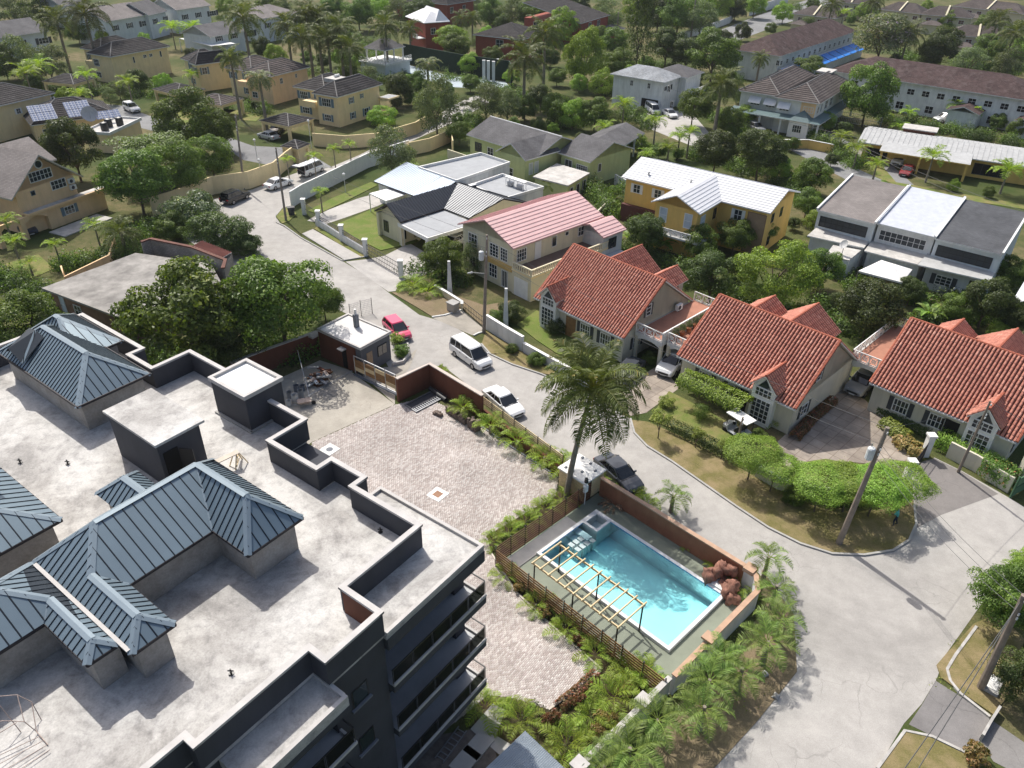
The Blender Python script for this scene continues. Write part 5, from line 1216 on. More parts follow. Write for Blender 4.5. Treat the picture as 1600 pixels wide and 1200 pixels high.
for p in cn: m = MB(); q = G(*p,2.7); m.bar(Vector((q.x,q.y,0)),Vector((q.x,q.y,2.55)),.12,.12); m.build('canopy_post',WHITE,t)
t2 = thing('air_conditioner',G(738,300,3.8),'dark air conditioner box on the flat roof of modern house','air conditioner','outdoor air conditioners'); F = Fr(G(738,298,3.82),R_(45)); m = MB(); m.fbox(F,-.5,.5,-.3,.3,3.83,4.6); m.build('casing',DARKGREY,t2); m = MB(); m.fbox(F,-.52,.52,-.32,.32,4.602,4.7); m.build('lid',WHITE,t2)
t2 = thing('roof_equipment',G(808,292,3.82),'white pipe frame with equipment on the flat roof of modern house','equipment'); F = Fr(G(806,293,3.82),R_(-45)); m = MB()
for a_ in (-1.6,0,1.6):
    for b_ in (-.35,.35): m.bar(F.pt(a_,b_,3.82),F.pt(a_,b_,4.9),.08,.08)
m.build('legs',WHITE,t2); m = MB(); m.bar(F.pt(-1.9,0,4.95),F.pt(1.9,0,4.95),.7,.14); m.build('top_tray',WHITE,t2)
for a_ in (-1,.8): m = MB(); m.fbox(F,a_-.4,a_+.4,-.3,.3,3.83,4.4); m.build('unit',STEEL,t2)

# --- yellow house with white metal roof
ze = 6.0
FY = rectpx((1204,333),(971,276),(1005,238.7),ze); t = house('yellow_house',FY.pt(9,4),'bright yellow two storey house with white metal gable roofs')
la = FY.La; dep = 5.0; R = (.5,la-.6,.5,2*dep-.5)
zr = 1.55
pl,ln = gable_planes(FY,0,la,0,2*dep,ze,zr); r = thick_planes(t,pl,WHITEMET,.16,'roof',WHITE); rows(r,pl[0],M_plain('white_metal_rib',(.52,.53,.55),.5),.5); rows(r,pl[1],MATS['white_metal_rib'],.5)
m = MB(); m.fbox(FY,*R,0,ze); gable_wall(m,FY,R,ze,ze+zr-.15); m.build('wall',YELLOW,t)
wl = [FY.loc(G(1017,314.7,ze)),FY.loc(G(1095,334,ze))]; wa0,wa1 = wl[0][0],wl[1][0]; wb = min(wl[0][1],wl[1][1]); wb = max(-6.5,wb)
wp,wln = gable_planes(FY,wa0,wa1,wb,dep,ze,zr,'b'); r = thick_planes(t,wp,WHITEMET,.15,'wing_roof',WHITE); rows(r,wp[0],MATS['white_metal_rib'],.5); rows(r,wp[1],MATS['white_metal_rib'],.5)
RW = (wa0+.5,wa1-.5,wb+.5,.6); m = MB(); m.fbox(FY,*RW,0,ze); gable_wall(m,FY,RW,ze,ze+zr-.15,'b'); m.build('wing_wall',YELLOW,t)
PALEBL = M_plain('pale_blue_shutter',(.45,.50,.55),.6)
wins(t,FY,RW,[('f',.6,3.6,1.1,1.9,1,2),('f',RW[1]-RW[0]-1.7,3.6,1.1,1.9,1,2),('r',1.0,3.6,1.3,1.5,1,2)],fm=WHITE,gm=PALEBL); wins(t,FY,RW,[('r',1.0,.4,.7,1.2,1,1),('r',4.6,3.7,.8,1.4,1,2)],fm=BLACKM)
wins(t,FY,R,[('f',1.2,4.1,1.1,1.2,2,2),('f',4.4,4.1,1.1,1.2,2,2),('f',la-5.2,3.9,1.1,1.4,2,2)],shut=WHITE); wins(t,FY,R,[('f',la-3.4,.2,2.4,5.2,1,1)],fm=M_plain('brown_screen',(.25,.16,.10),.8),gm=M_plain('tan_screen',(.33,.22,.14),.8),name='screen'); wins(t,FY,R,[('r',2.0,3.8,.8,1.2,1,2),('r',4.8,3.8,.8,1.2,1,2),('r',2.0,.8,.8,1.2,1,2)],fm=BLACKM)
box_part(t,FY,.4,wa0+.4,-.1,.496,0,2.4,M_plain('maroon_dado',(.10,.04,.035),.8),'dado'); s_ = box_part(t,FY,wa0,wa1+1.2,wb-1.6,wb+.49,2.75,2.95,WHITE2,'balcony_slab'); balustrade(t,FY.pt(wa0+.1,wb-1.5),FY.pt(wa1+1.1,wb-1.5),2.95,.8,6)
for k,(a_,b_) in enumerate([(3.2,1.6),(11.5,1.3),(9.2,2.0)]): m = MB(); q = FY.pt(a_,b_,ze+zr*b_/dep); m.tube(q,q+Vector((0,0,.35)),.12,n=8); m.tube(q+Vector((0,0,.35)),q+Vector((0,0,.5)),.2,.05,8); m.build('roof_vent',SILVMET,t)

# --- lime house with grey shingle roof (region between)
ze = 4.2
FL = rectpx((1076/5.333+720,480/5.333+160),(45/5.333+720,265/5.333+160),(240/5.333+720,100/5.333+160),ze,az=R_(-45)); t = house('lime_bungalow',FL.pt(11,4),'lime green house with grey shingle gables and covered patio')
px = lambda x,y: (x/5.333+720,y/5.333+160)
e1 = FL.loc(G(*px(850,390),ze))[0]; e2 = FL.loc(G(*px(1080,485),ze)); dep = 5.4; zr = 2.0
R,r = block(t,FL,0,e1,0,2*dep,ze,'ga',zr,LIME,SH_GREY,.45,caps=WHITE2)
b2 = e2[1]; R2,r = block(t,FL,e1+.02,e2[0],b2,b2+2*dep,ze-.25,'ga',zr,LIME,SH_GREY,.45,name='end_wall')
g0 = FL.loc(G(*px(265,410),ze)); g1 = FL.loc(G(*px(560,478),ze)); RWg,r = block(t,FL,g0[0],g1[0],min(-.5,(g0[1]+g1[1])/2),5.0,ze,'gb',1.9,LIME,SH_GREY,.45,name='wing_wall')
wins(t,FL,R,[('f',1.2,1.8,1.6,1.5,2,2)],fm=SHUT_DARK); wins(t,FL,R,[('f',4.2,1.6,1.4,1.5,2,2)],fm=WHITE); wins(t,FL,RWg,[('r',.8,1.6,.9,1.8,1,1),('r',2.0,1.6,.9,1.8,1,1)],gm=M_plain('pale_jalousie',(.5,.52,.48),.5)); wins(t,FL,RWg,[('f',.7,.8,2.4,1.4,3,2)])
wins(t,FL,R2,[('f',.8,1.7,1.5,1.5,2,1),('f',3.2,1.5,2.2,1.5,5,4),('r',2.0,1.8,.8,1.3,1,1)],gm=M_plain('patterned_screen',(.10,.10,.085),.6))
pt_ = [px(800,510),px(1075,590),px(895,695),px(600,620)]; m = MB(); m.prism([G2(*p,2.6) for p in pt_],2.45,2.65); m.build('patio_roof',WHITEFLAT,t); m = MB(); q = [Vector((*G2(*p,2.6),0)) for p in pt_]; cc = sum(q,Vector())/4; m.prism([((v*.93+cc*.07).x,(v*.93+cc*.07).y) for v in q],0,2.44); m.build('patio_wall',LIME,t)
FP = Fr(q[2],math.atan2((q[1]-q[2]).y,(q[1]-q[2]).x)); L_ = (q[1]-q[2]).length
for k in range(3): win(t,FP.pt(L_*(.12+.3*k),.12,.5),FP.u,-FP.v,1.0,1.5,1,1,gm=DARK,fm=WHITE2,name='arch_opening')
h0 = G(*px(1285,400),3.2); FH = rectpx(px(1535,255),px(1285,405),px(1100,265),3.2); R3,r = block(t,FH,0,FH.La,0,max(5,FH.Lb),3.2,'ga',1.3,LIME,SH_GREY,1.6,name='verandah_wall'); columns(t,FH,[(.3,.3),(FH.La*.35,.3),(FH.La*.7,.3),(FH.La-.3,.3),(.3,FH.Lb-.4)],0,3.15,.25,WHITE2)

# --- row of three town houses, right
t3 = []
px = lambda x,y: (x/4.444+1240,y/4.444+260)
FT = rectpx(px(1450,615),px(160,300),px(335,45),5.6,az=None); lens = [FT.loc(G(*px(*p),5.6))[0] for p in ((160,300),(578,392),(985,492),(1455,615))]
backs = FT.loc(G(*px(335,45),7.2))[1]
NM = ['taupe shingled end town house beside the big round green tree','middle town house with silvery white roof','dark grey shingled end town house with wide tin lean-to']
RM = [SH_TAUPE,SILVERP,M_shingle('dark_felt_shingle',(.085,.088,.095),.2,.4,.12,.2,.2)]
for k in range(3):
    a0,a1 = lens[k]+.06,lens[k+1]-.06; t = house('town_house',FT.pt((a0+a1)/2,4),NM[k],'row of three town houses'); bo = FT.loc(G(*px(*((160,300),(590,395),(985,500))[k]),5.6))[1]
    z = 5.6; pl = [[FT.pt(a0,bo,z),FT.pt(a1,bo,z),FT.pt(a1,bo+backs,z+1.6),FT.pt(a0,bo+backs,z+1.6)]]
    r = thick_planes(t,pl,RM[k],.22,'roof',WHITE2); R = (a0+.05,a1-.05,bo+.5,bo+backs-.4); m = MB(); m.fbox(FT,*R,0,z); gable_wall(m,FT,R,z,z+1.4,'a',.999); m.build('wall',PALEBLUE if k != 1 else WHITE2,t)
    m = MB(); m.bar(pl[0][0]+Vector((0,0,.1)),pl[0][3]+Vector((0,0,.1)),.22,.3); m.bar(pl[0][1]+Vector((0,0,.1)),pl[0][2]+Vector((0,0,.1)),.22,.3); m.build('party_wall',[WHITE,SILVERP,WHITE2][k],t)
    wd = a1-a0; wins(t,FT,R,[('f',.4,3.5,wd-1.2,1.3,8,2)],fm=WHITE if k == 1 else BLACKM,gm=M_plain('louvre_dark',(.05,.055,.06),.4))
    lt = [[(180,405),(550,480),(490,565),(95,480)],[(560,495),(935,600),(860,680),(490,585)],[(945,585),(1430,690),(1365,795),(862,682)]][k]; zl = [3.0,2.9,3.1][k]
    p = [G(*px(*lt[0]),zl+.3),G(*px(*lt[1]),zl+.3),G(*px(*lt[2]),zl),G(*px(*lt[3]),zl)]; thick_planes(t,[p],[WHITEFLAT,WHITEFLAT,SILVMET][k],.15,'lean_to_roof',WHITE2)
    lb = [FT.loc(v) for v in p]; m = MB(); m.fbox(FT,a0+.3,a1-.3,max(lb[2][1],lb[3][1])+.5,bo+.55,0,zl-.1); m.build('lean_to_wall',[PALEBLUE,WHITE2,GREYWHITE][k],t)
    if k == 2:
        RR = (a0+.3,a1-.3,max(lb[2][1],lb[3][1])+.5,bo); wins(t,FT,RR,[('f',1.3,.9,1.7,1.2,3,3)],shut=SHUT_DARK); wins(t,FT,RR,[('f',4.6,.1,wd-5.8,2.4,2,1)],fm=GREYWHITE,gm=DARK,name='patio_opening')
        o_,u_,n_,L_ = side(FT,RR,'f'); ac_unit(o_+u_*3.9+n_*.25+Vector((0,0,.5)),u_,n_,'white air conditioner on the grey wall under tin lean-to')
pC = [G(*px(*p),2.6) for p in ((450,725),(610,650),(825,715),(755,805))]; cC = sum(pC,Vector())/4+Vector((0,0,.8)); t = thing('tent_canopy',Vector((cC.x,cC.y,0)),'white peaked tent canopy in the middle town house yard','canopy'); m = MB()
for i in range(4): m.poly([pC[i],pC[(i+1) % 4],cC]); m.poly([pC[(i+1) % 4],pC[i],cC-Vector((0,0,.03))])
for i in range(4): m.poly([pC[i],pC[(i+1) % 4],pC[(i+1) % 4]-Vector((0,0,.2)),pC[i]-Vector((0,0,.2))])
m.build('cover',WHITE,t)
for p in pC: m = MB(); m.bar(Vector((p.x,p.y,0)),p,.06,.06); m.build('leg',STEEL,t)
m = MB(); q = [G2(*px(*p),2.7) for p in ((225,610),(275,545),(470,580),(385,650))]; m.prism(q,0,2.5,0); m.build('outhouse',PALEBLUE,label='small pale blue outhouse with white slab roof below the taupe house',cat='outhouse')
ot = bpy.data.objects['outhouse']; m = MB(); m.prism([(v[0],v[1]) for v in q],2.503,2.68); m.build('roof',WHITEFLAT,ot)
def dish(p,az,r,label,tilt=.6):
    t = thing('satellite_dish',p,label,'satellite dish','satellite dishes'); p = Vector(p); m = MB(); m.tube(p,p+Vector((0,0,1.0)),.04,n=6); m.build('mast',STEEL,t)
    ax = Vector((math.cos(az)*math.cos(tilt),math.sin(az)*math.cos(tilt),math.sin(tilt))); x = ax.cross(Vector((0,0,1))).normalized(); y = x.cross(ax); c = p+Vector((0,0,1.2)); m = MB(); n = 16; prev = None
    for k in range(4):
        rr = r*k/3; ring = [c+(x*math.cos(2*math.pi*i/n)+y*math.sin(2*math.pi*i/n))*rr+ax*(.25*r*(k/3)**2) for i in range(n)]
        if prev:
            for i in range(n): m.poly([prev[i],prev[(i+1) % n],ring[(i+1) % n],ring[i]])
        prev = ring
    m.build('dish',M_plain('dish_grey',(.42,.42,.42),.6),t,smooth=True); m = MB(); m.pipe([c-y*r,c+ax*r*.9],.02,5); m.tube(c+ax*r*.85,c+ax*r*1.0,.05,n=6); m.build('feed_arm',STEEL,t)
dish(G(*px(335,610),2.7),R_(200),.55,'grey satellite dish on the outhouse roof')
# ------------------------------------------------------------------ houses farther back
def bgh(name,label,A,Bc,C,ze,roof,h,wm,rm,over=.5,group=None,az=None,wl=(),shut=None,fm=None,z0=0,dep=None,caps=None,t=None,a_ext=0,cat_='house',gm=None):
    F = rectpx(A,Bc,C,ze,az)
    if dep: F.Lb = dep
    if t is None: t = house(name,F.pt(F.La/2,F.Lb/2),label,group)
    R,r = block(t,F,-a_ext,F.La,0,F.Lb,ze,roof,h,wm,rm,over,z0,caps=caps,fm=fm)
    wins(t,F,R,wl,shut=shut,gm=gm); return t,F,R
def carport(label,A,Bc,C,ze=2.9,h=1.1,wm=CREAM,rm=SH_DARK,t=None,name='carport'):
    F = rectpx(A,Bc,C,ze); own = t is None
    if own: t = thing(name,F.pt(F.La/2,F.Lb/2),label,'carport','hip roofed carports')
    pl,ln = hip_planes(F,0,F.La,0,F.Lb,ze,h); r = thick_planes(t,pl,rm,.12,'carport_roof',wm); ridge_caps(r,ln,CAPD,.09)
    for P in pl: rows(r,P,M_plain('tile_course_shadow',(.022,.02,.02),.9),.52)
    m = MB()
    for q in ((.2,F.La-.2,.2,.5),(.2,F.La-.2,F.Lb-.5,F.Lb-.2),(.2,.5,.5,F.Lb-.5),(F.La-.5,F.La-.2,.5,F.Lb-.5)): m.fbox(F,*q,ze-.55,ze-.13)
    m.build('beam',wm,t); columns(t,F,[(.4,.4),(F.La-.4,.4),(F.La-.4,F.Lb-.4),(.4,F.Lb-.4)],0,ze-.55,.45,wm); return F
WIN4 = [('f',1.2,3.4,.9,1.2),('f',4.0,3.8,.8,.8)]
px5 = lambda x,y: (x/3.81+220,y/3.81+70)
EST = 'cream tiled houses of the estate'
# estate house 3
t,F,R = bgh('estate_house','cream estate house with dark tile roof behind the white open van',(598,131),(527,152),(485.6,145.6),5.6,'hip',2.0,CREAM,SH_DARK,.55,EST,caps=CAPD,wl=[('f',3.4,3.6,.9,1.1),('f',6.6,4.0,.6,.8),('f',3.4,.8,1.0,1.2),('f',7.2,.6,1.4,1.4),('l',1.2,3.4,2.2,1.5,4,2),('l',1.5,.8,1.6,1.2,3,2)],shut=SHUT_BLUE)
Lb = F.Lb; R2,r = block(t,F,2.0,F.La-1.0,Lb-1.5,Lb+6.6,5.6,'hip',1.9,CREAM,SH_DARK,.55,caps=CAPD,name='side_wall'); wins(t,F,R2,[('l',.6,3.5,2.0,1.4,4,2),('l',4.6,3.5,1.4,1.3,3,2),('l',.8,.8,1.8,1.2,3,2)],shut=SHUT_BLUE)
box_part(t,F,.2,2.45,Lb-.3,Lb+2.8,2.9,3.9,CREAM,'balcony'); box_part(t,F,F.La-1,F.La+2.4,-2.0,.55,2.9,3.2,CREAM,'porch_slab'); box_part(t,F,F.La-.8,F.La+2.2,-1.8,.4,3.21,3.24,FLATGREY,'porch_roofing')
box_part(t,F,3.6,6.5,3.0,6.0,7.0,7.65,WHITEFLAT,'roof_deck'); m = MB(); q = F.pt(5,4.6,7.9); m.tube(q,q+F.u*1.2,.25,n=10); m.build('water_heater',WHITE,t)
carport('dark tiled carport with silver sedan under its edge',px5(1035,440),px5(880,487),px5(708,450))
gF = carport('small dark tiled gatehouse canopy on cream posts beside the street',px5(1010,590),px5(935,622),px5(868,590),2.5,.9,name='gatehouse'); box_part(bpy.data.objects['gatehouse'],gF,.5,gF.La-.5,.5,gF.Lb-.5,0,1.9,CREAM,'wall')
# estate house 2, a pair
t,F,R = bgh('estate_house','cream estate house half hidden by the single fan palm',px5(1010,130),px5(770,190),px5(592,165),5.6,'hip',2.0,PEACH,SH_BROWN,.55,EST,caps=CAPD,wl=[('f',2.5,3.6,.8,1.1),('f',7.0,4.0,.6,.8),('l',1.0,.8,1.5,1.2,2,2)],shut=None)
Lb = F.Lb; R2,r = block(t,F,1.6,F.La-1.0,Lb-1.2,Lb+6.5,5.6,'hip',2.0,CREAM,SH_BROWN,.55,caps=CAPD,name='side_wall'); wins(t,F,R2,[('l',.4,3.5,1.4,1.3,3,2),('l',4.2,3.5,1.4,1.3,3,2),('l',4.0,.8,1.4,1.2,3,2)],shut=SHUT_BLUE); box_part(t,F,-.4,2.1,Lb-2.2,Lb+1.2,2.9,3.9,PEACH,'balcony')
t,F,R = bgh('estate_house','cream estate house left of the pair with white framed corner bay',px5(560,90),px5(325,120),px5(200,115),5.6,'hip',2.0,CREAM,SH_DARK,.55,EST,caps=CAPD,wl=[('l',.6,3.4,1.0,1.4,2,2),('f',.8,3.4,1.2,1.4,2,2)],shut=SHUT_BLUE)
Lb = F.Lb; R2,r = block(t,F,.6,F.La-.6,Lb-1.0,Lb+5.6,5.6,'hip',1.9,CREAM,SH_DARK,.55,caps=CAPD,name='side_wall'); wins(t,F,R2,[('l',2.6,3.4,2.0,1.5,4,2),('l',2.4,.8,1.6,1.2)],shut=SHUT_BLUE)
carport('dark tiled carport with four cream posts and parked bicycles',px5(615,320),px5(478,362),px5(345,320),2.9,1.1,rm=SH_BROWN); carport('dark tiled carport farthest left of the pair',px5(385,265),px5(212,300),px5(62,265),2.9,1.1)
# estate house 1
t,F,R = bgh('estate_house','cream estate house with long plain side wall at upper left',(266,72),(172,89),(147,84),5.8,'hip',2.1,CREAM,SH_DARK,.55,EST,caps=CAPD,dep=8,wl=[('f',5.2,3.6,.5,1.3,1,1),('f',8.0,4.2,.9,.7),('f',9.6,4.2,.9,.7),('f',12.5,3.8,.5,1.3,1,1),('l',.5,3.2,1.9,1.5,4,2),('l',.5,.8,1.6,1.2)],shut=None)
R2,r = block(t,F,3.0,F.La-2,7.4,14.5,5.8,'hip',2.0,CREAM,SH_DARK,.55,caps=CAPD,name='side_wall'); wins(t,F,R2,[('l',3.4,3.3,2.0,1.5,4,2),('l',1.0,3.2,1.2,1.6)],shut=SHUT_DARK); box_part(t,F,1.2,3.4,7.5,11.0,2.9,3.8,CREAM,'balcony')
carport('dark tiled carport in front of the upper left estate house',(150,122),(115,132),(78,124),3.0,1.2)
# left edge estate house and the solar house
t,F,R = bgh('estate_house','cream estate house cut by the left edge with dark roof',(86,145),(0,165),(-60,150),5.8,'hip',2.2,CREAM,SH_DARK,.55,EST,caps=CAPD,dep=11,a_ext=6,wl=[('f',8.3,3.7,.8,.9),('f',10.7,3.7,.8,.9),('f',15.5,4.2,.5,.9,1,1)],shut=WHITE)
t,F,R = bgh('estate_house','low dark roofed house with solar panels beside round dark tree',(185,178),(48,196),(8,187),3.2,'hip',2.6,CREAM,SH_DARK,.5,EST,caps=CAPD,dep=11,wl=[('f',1.0,1.0,1.2,1.2)])
SOL = NT('solar_cell',.15,.6); uv = SOL.coord('UV'); b_ = SOL.n('TexBrick',i_Scale=1.0,offset=0.0); SOL.l(uv,b_.inputs['Vector']); b_.inputs['Brick Width'].default_value = .5; b_.inputs['Row Height'].default_value = .5; b_.inputs['Mortar Size'].default_value = .03; b_.inputs['Color1'].default_value = (.10,.14,.24,1); b_.inputs['Color2'].default_value = (.13,.17,.28,1); b_.inputs['Mortar'].default_value = (.5,.52,.55,1); SOL.col(b_.outputs['Color'])
for k,(x,y,n,rw,z) in enumerate([(66,175,4,2,4.9),(122,169,4,2,4.9),(168,178,4,1,4.6)]):
    o_ = G(x,y,z); ts = thing('solar_array',o_,['solar panel array on the left of the dark roof','solar panel array in the middle of the dark roof','small solar panel row at the right of the dark roof'][k],'solar panels','solar arrays on the dark roof'); Fp = Fr(o_,F.az)
    for i in range(n):
        for j in range(rw):
            m = MB(); a0 = (i-n/2)*.98; c0 = (j-rw/2)*1.9; q = [Fp.pt(a0,c0*.85,z+c0*.5),Fp.pt(a0+.92,c0*.85,z+c0*.5),Fp.pt(a0+.92,(c0+1.8)*.85,z+(c0+1.8)*.5),Fp.pt(a0,(c0+1.8)*.85,z+(c0+1.8)*.5)]; m.hexa([v-Vector((0,0,.05)) for v in q],q); m.build('solar_panel',SOL.m,ts)
dish(G(143,190,3.6),R_(-60),1.3,'large white satellite dish beside the solar panels',.5)
# flat roof clutter behind the round tree: tanks and white slabs
t,F,R = bgh('flat_roof_annex','flat white roofed annex with black tanks behind the round tree',(222,188),(172,212),(150,200),3.0,'flat',.3,CREAM,WHITEFLAT,.3)
for k,(a,b) in enumerate([(2,2),(4.2,2.6),(5.5,1.4)]):
    m = MB(); q = F.pt(a,b,3.22); lathe(m,q,[(.55,0),(.6,.1),(.6,1.1),(.5,1.3),(.18,1.4)]); m.build('water_tank',BLACKM,label=['black water tank at left on the flat annex roof','black water tank in the middle of the annex roof','black water tank at right on the flat annex roof'][k],cat='tank',group='black roof tanks',smooth=True)
# --- peach house at the left edge
FPe = rectpx((121,299),(19,334),(60,240),3.3); t = house('peach_house',FPe.pt(0,4),'peach gabled house with flat carport roof at the left edge'); La = FPe.La; a_ap = FPe.loc(G(16,230,9.6))[0]
hw = La-a_ap+1.0; Rp = (a_ap-hw+1.0,La,0,10); m = MB(); m.fbox(FPe,*Rp,0,5.6); gable_wall(m,FPe,Rp,5.6,9.2,'b'); m.build('wall',PEACH,t)
pl,ln = gable_planes(FPe,a_ap-hw,a_ap+hw,-.7,10.5,5.2,4.2,'b'); thick_planes(t,pl,SH_TAUPE,.2,'roof',M_plain('pale_fascia',(.45,.42,.36),.8))
pl,ln = gable_planes(FPe,a_ap-hw-4,a_ap+hw+.5,4.5,13.5,6.6,2.4,'a'); thick_planes(t,pl,SH_TAUPE,.2,'rear_roof',MATS['pale_fascia']); m = MB(); m.fbox(FPe,a_ap-hw,a_ap+hw-.3,5.2,13,0,6.5); m.build('rear_wall',PEACH,t)
o_,u_,n_,L_ = side(FPe,Rp,'f'); zz = lambda a,z: o_+u_*(a-Rp[0])+Vector((0,0,z))
a1_ = FPe.loc(G(24,268,6.5))[0]; win(t,zz(a1_-1.5,6.1),u_,n_,3.2,1.3,6,2,shut=None); win(t,zz(La-3.4,4.4),u_,n_,2.2,1.2,4,2); win(t,zz(La-6.3,4.6),u_,n_,.6,.6,1,1,fm=SHUT_BLUE)
m = MB(); c_ = zz(a_ap,8.1); m.tube(c_,c_+n_*.06,.55,n=16); rw_ = m.build('round_window',WHITE,t); m = MB(); m.tube(c_+n_*.055,c_+n_*.075,.44,n=16); m.build('pane',GLASS,rw_)
for k in (0,1): ac_unit(zz(La-.6,3.75+.85*k)+n_*.25,u_,n_,['lower white air conditioner at the peach gable corner','upper white air conditioner at the peach gable corner'][k])
e_ = FPe.loc(G(178,293.5,3.0)); fr_ = FPe.loc(G(32.6,339.5,3.0))[1]; s_ = box_part(t,FPe,Rp[0],e_[0],fr_,-.003,2.75,3.0,PEACH,'carport_slab'); box_part(s_,FPe,Rp[0]+.2,e_[0]-.2,fr_+.2,-.1,3.002,3.03,ROOFDECK,'roofing'); box_part(t,FPe,La-5.5,e_[0]-.6,fr_+.5,-.004,0,2.74,PEACH,'annex_wall'); columns(t,FPe,[(La-12.4,fr_+.4),(La-9.2,fr_+.4),(La-15.6,fr_+.4)],0,2.75,.6,PEACH)
wins(t,FPe,(La-5.5,e_[0]-.6,fr_+.5,0),[('f',2.4,1.1,1.5,1.1,3,2)],shut=SHUT_BLUE)
m = MB(); N = 8
for (x0,x1) in ((La-12.1,La-9.5),(La-8.9,La-5.7)):
    for k in range(N):
        f0,f1 = k/N,(k+1)/N; z_ = lambda f: 1.9+.6*math.sin(math.pi*f); xa,xb = x0+(x1-x0)*f0,x0+(x1-x0)*f1
        m.hexa([FPe.pt(xa,fr_+.2,z_(f0)),FPe.pt(xb,fr_+.2,z_(f1)),FPe.pt(xb,fr_+.5,z_(f1)),FPe.pt(xa,fr_+.5,z_(f0))],[FPe.pt(xa,fr_+.2,2.75),FPe.pt(xb,fr_+.2,2.75),FPe.pt(xb,fr_+.5,2.75),FPe.pt(xa,fr_+.5,2.75)])
m.build('carport_arches',PEACH,t,kind='stuff')
wl_ = wall_run('garden_wall',[(95,415),(100,432),(170,398),(178,372)],1.8,.2,PEACH,'peach garden wall with white panels below the carport',None); box_part(wl_,FPe,La-6.5,e_[0]-3,fr_-3.2,fr_-.2,0,.12,WHITEFLAT,'patio')
# --- old flat-roofed building behind the trees
ofl = thing('flat_concrete_house',G(200,460),'old low house with weathered flat concrete roof among the trees','house'); z = 3.1
q = [G2(*p,z) for p in ((65,450),(212,395),(330,412),(345,440),(190,497))]; m = MB(); m.prism(q,z-.22,z); m.build('roof',M_plain('lichen_concrete',(.27,.255,.235),.9,.35,.5,bump=.2,stain=.3),ofl); cx = sum(p[0] for p in q)/5; cy = sum(p[1] for p in q)/5
m = MB(); m.prism([(p[0]*.93+cx*.07,p[1]*.93+cy*.07) for p in q],0,z-.222); m.build('wall',M_plain('faded_brown_wall',(.20,.12,.08),.85,.2),ofl)
Fo = Fr(G(100,470,0),0); mA,mB = G(78,458,1.2),G(120,478,1.2); FO = Fr(Vector((q[0][0]*.93+cx*.07,q[0][1]*.93+cy*.07,0)),math.atan2(q[4][1]-q[0][1],q[4][0]-q[0][0])); win(ofl,FO.pt(1.2,-.0,.6),FO.u,-FO.v,.8,1.9,1,2,gm=PALEBL,fm=WHITE2); win(ofl,FO.pt(3.4,-.0,.9),FO.u,-FO.v,1.2,1.2,2,2,fm=WHITE2)
BLOCKM = M_shingle('bare_block_wall',(.30,.27,.235),.2,.4,.12,.3,.3)
wl_ = wall_run('block_wall',[(220,377),(235,372),(300,385),(352,405),(348,418)],4.2,.2,BLOCKM,'bare concrete block wall with reddish cap behind the flat roof',M_plain('red_rust_cap',(.13,.06,.045),.85,.3,2),.16,.1)
rf_ = thing('red_tin_shed',G(330,410),'shed with rusty red tin roof beside the block wall','shed'); P = [G(300,385,4.2),G(345,404,4.0),G(362,394,3.2),G(315,376,3.4)]; r = thick_planes(rf_,[P],M_plain('rust_red_tin',(.19,.055,.04),.6,.25,1.5),.08,'roof'); ribs(r,P,M_plain('rust_red_rib',(.11,.035,.03),.6),.45,.06,.06); m = MB(); m.prism([(p.x,p.y) for p in P],0,3.0); m.build('wall',BLOCKM,rf_)

# --- white two storey house with pale roof, centre back
t,F,R = bgh('white_house','white two storey house with pale grey hip roof and carport',(1067.5,119),(1039,129),(950,116),6.0,'hip',1.8,WHITE2,SH_LIGHT,.6,az=None,wl=[('l',4,4.2,.7,1.1),('l',8,4.2,.7,1.1),('l',12.5,4.2,.7,1.2),('l',13.5,1.0,.7,1.6)],dep=None,gm=DARK)
m = MB(); m.fbox(F,-.02+.6,F.La-.6,.6-.03,4.5,0,2.6); 
o_,u_,n_,L_ = side(F,R,'l'); win(t,o_+u_*(L_-4.6)+Vector((0,0,.05)),u_,n_,4.0,2.3,1,1,fm=PALEBLUE,gm=DARK,name='garage_opening'); wins(t,F,R,[('f',.6,4.0,1.2,1.0,2,1),('f',2.6,3.8,1.6,1.2,2,1)],gm=DARK)
R2,r = block(t,F,F.La-1,F.La+7,-1.5,7.0,6.0,'hip',1.6,WHITE2,SH_GREY,.5,name='rear_wall'); box_part(t,F,F.La-.5,F.La+5,-3.6,-.95,3.0,3.2,PALEBLUE,'balcony_slab'); balustrade(t,F.pt(F.La-.4,-3.5),F.pt(F.La+4.9,-3.5),3.2,.9,6); columns(t,F,[(F.La-.3,-3.4),(F.La+2.2,-3.4),(F.La+4.7,-3.4)],0,3.0,.3,WHITE2)
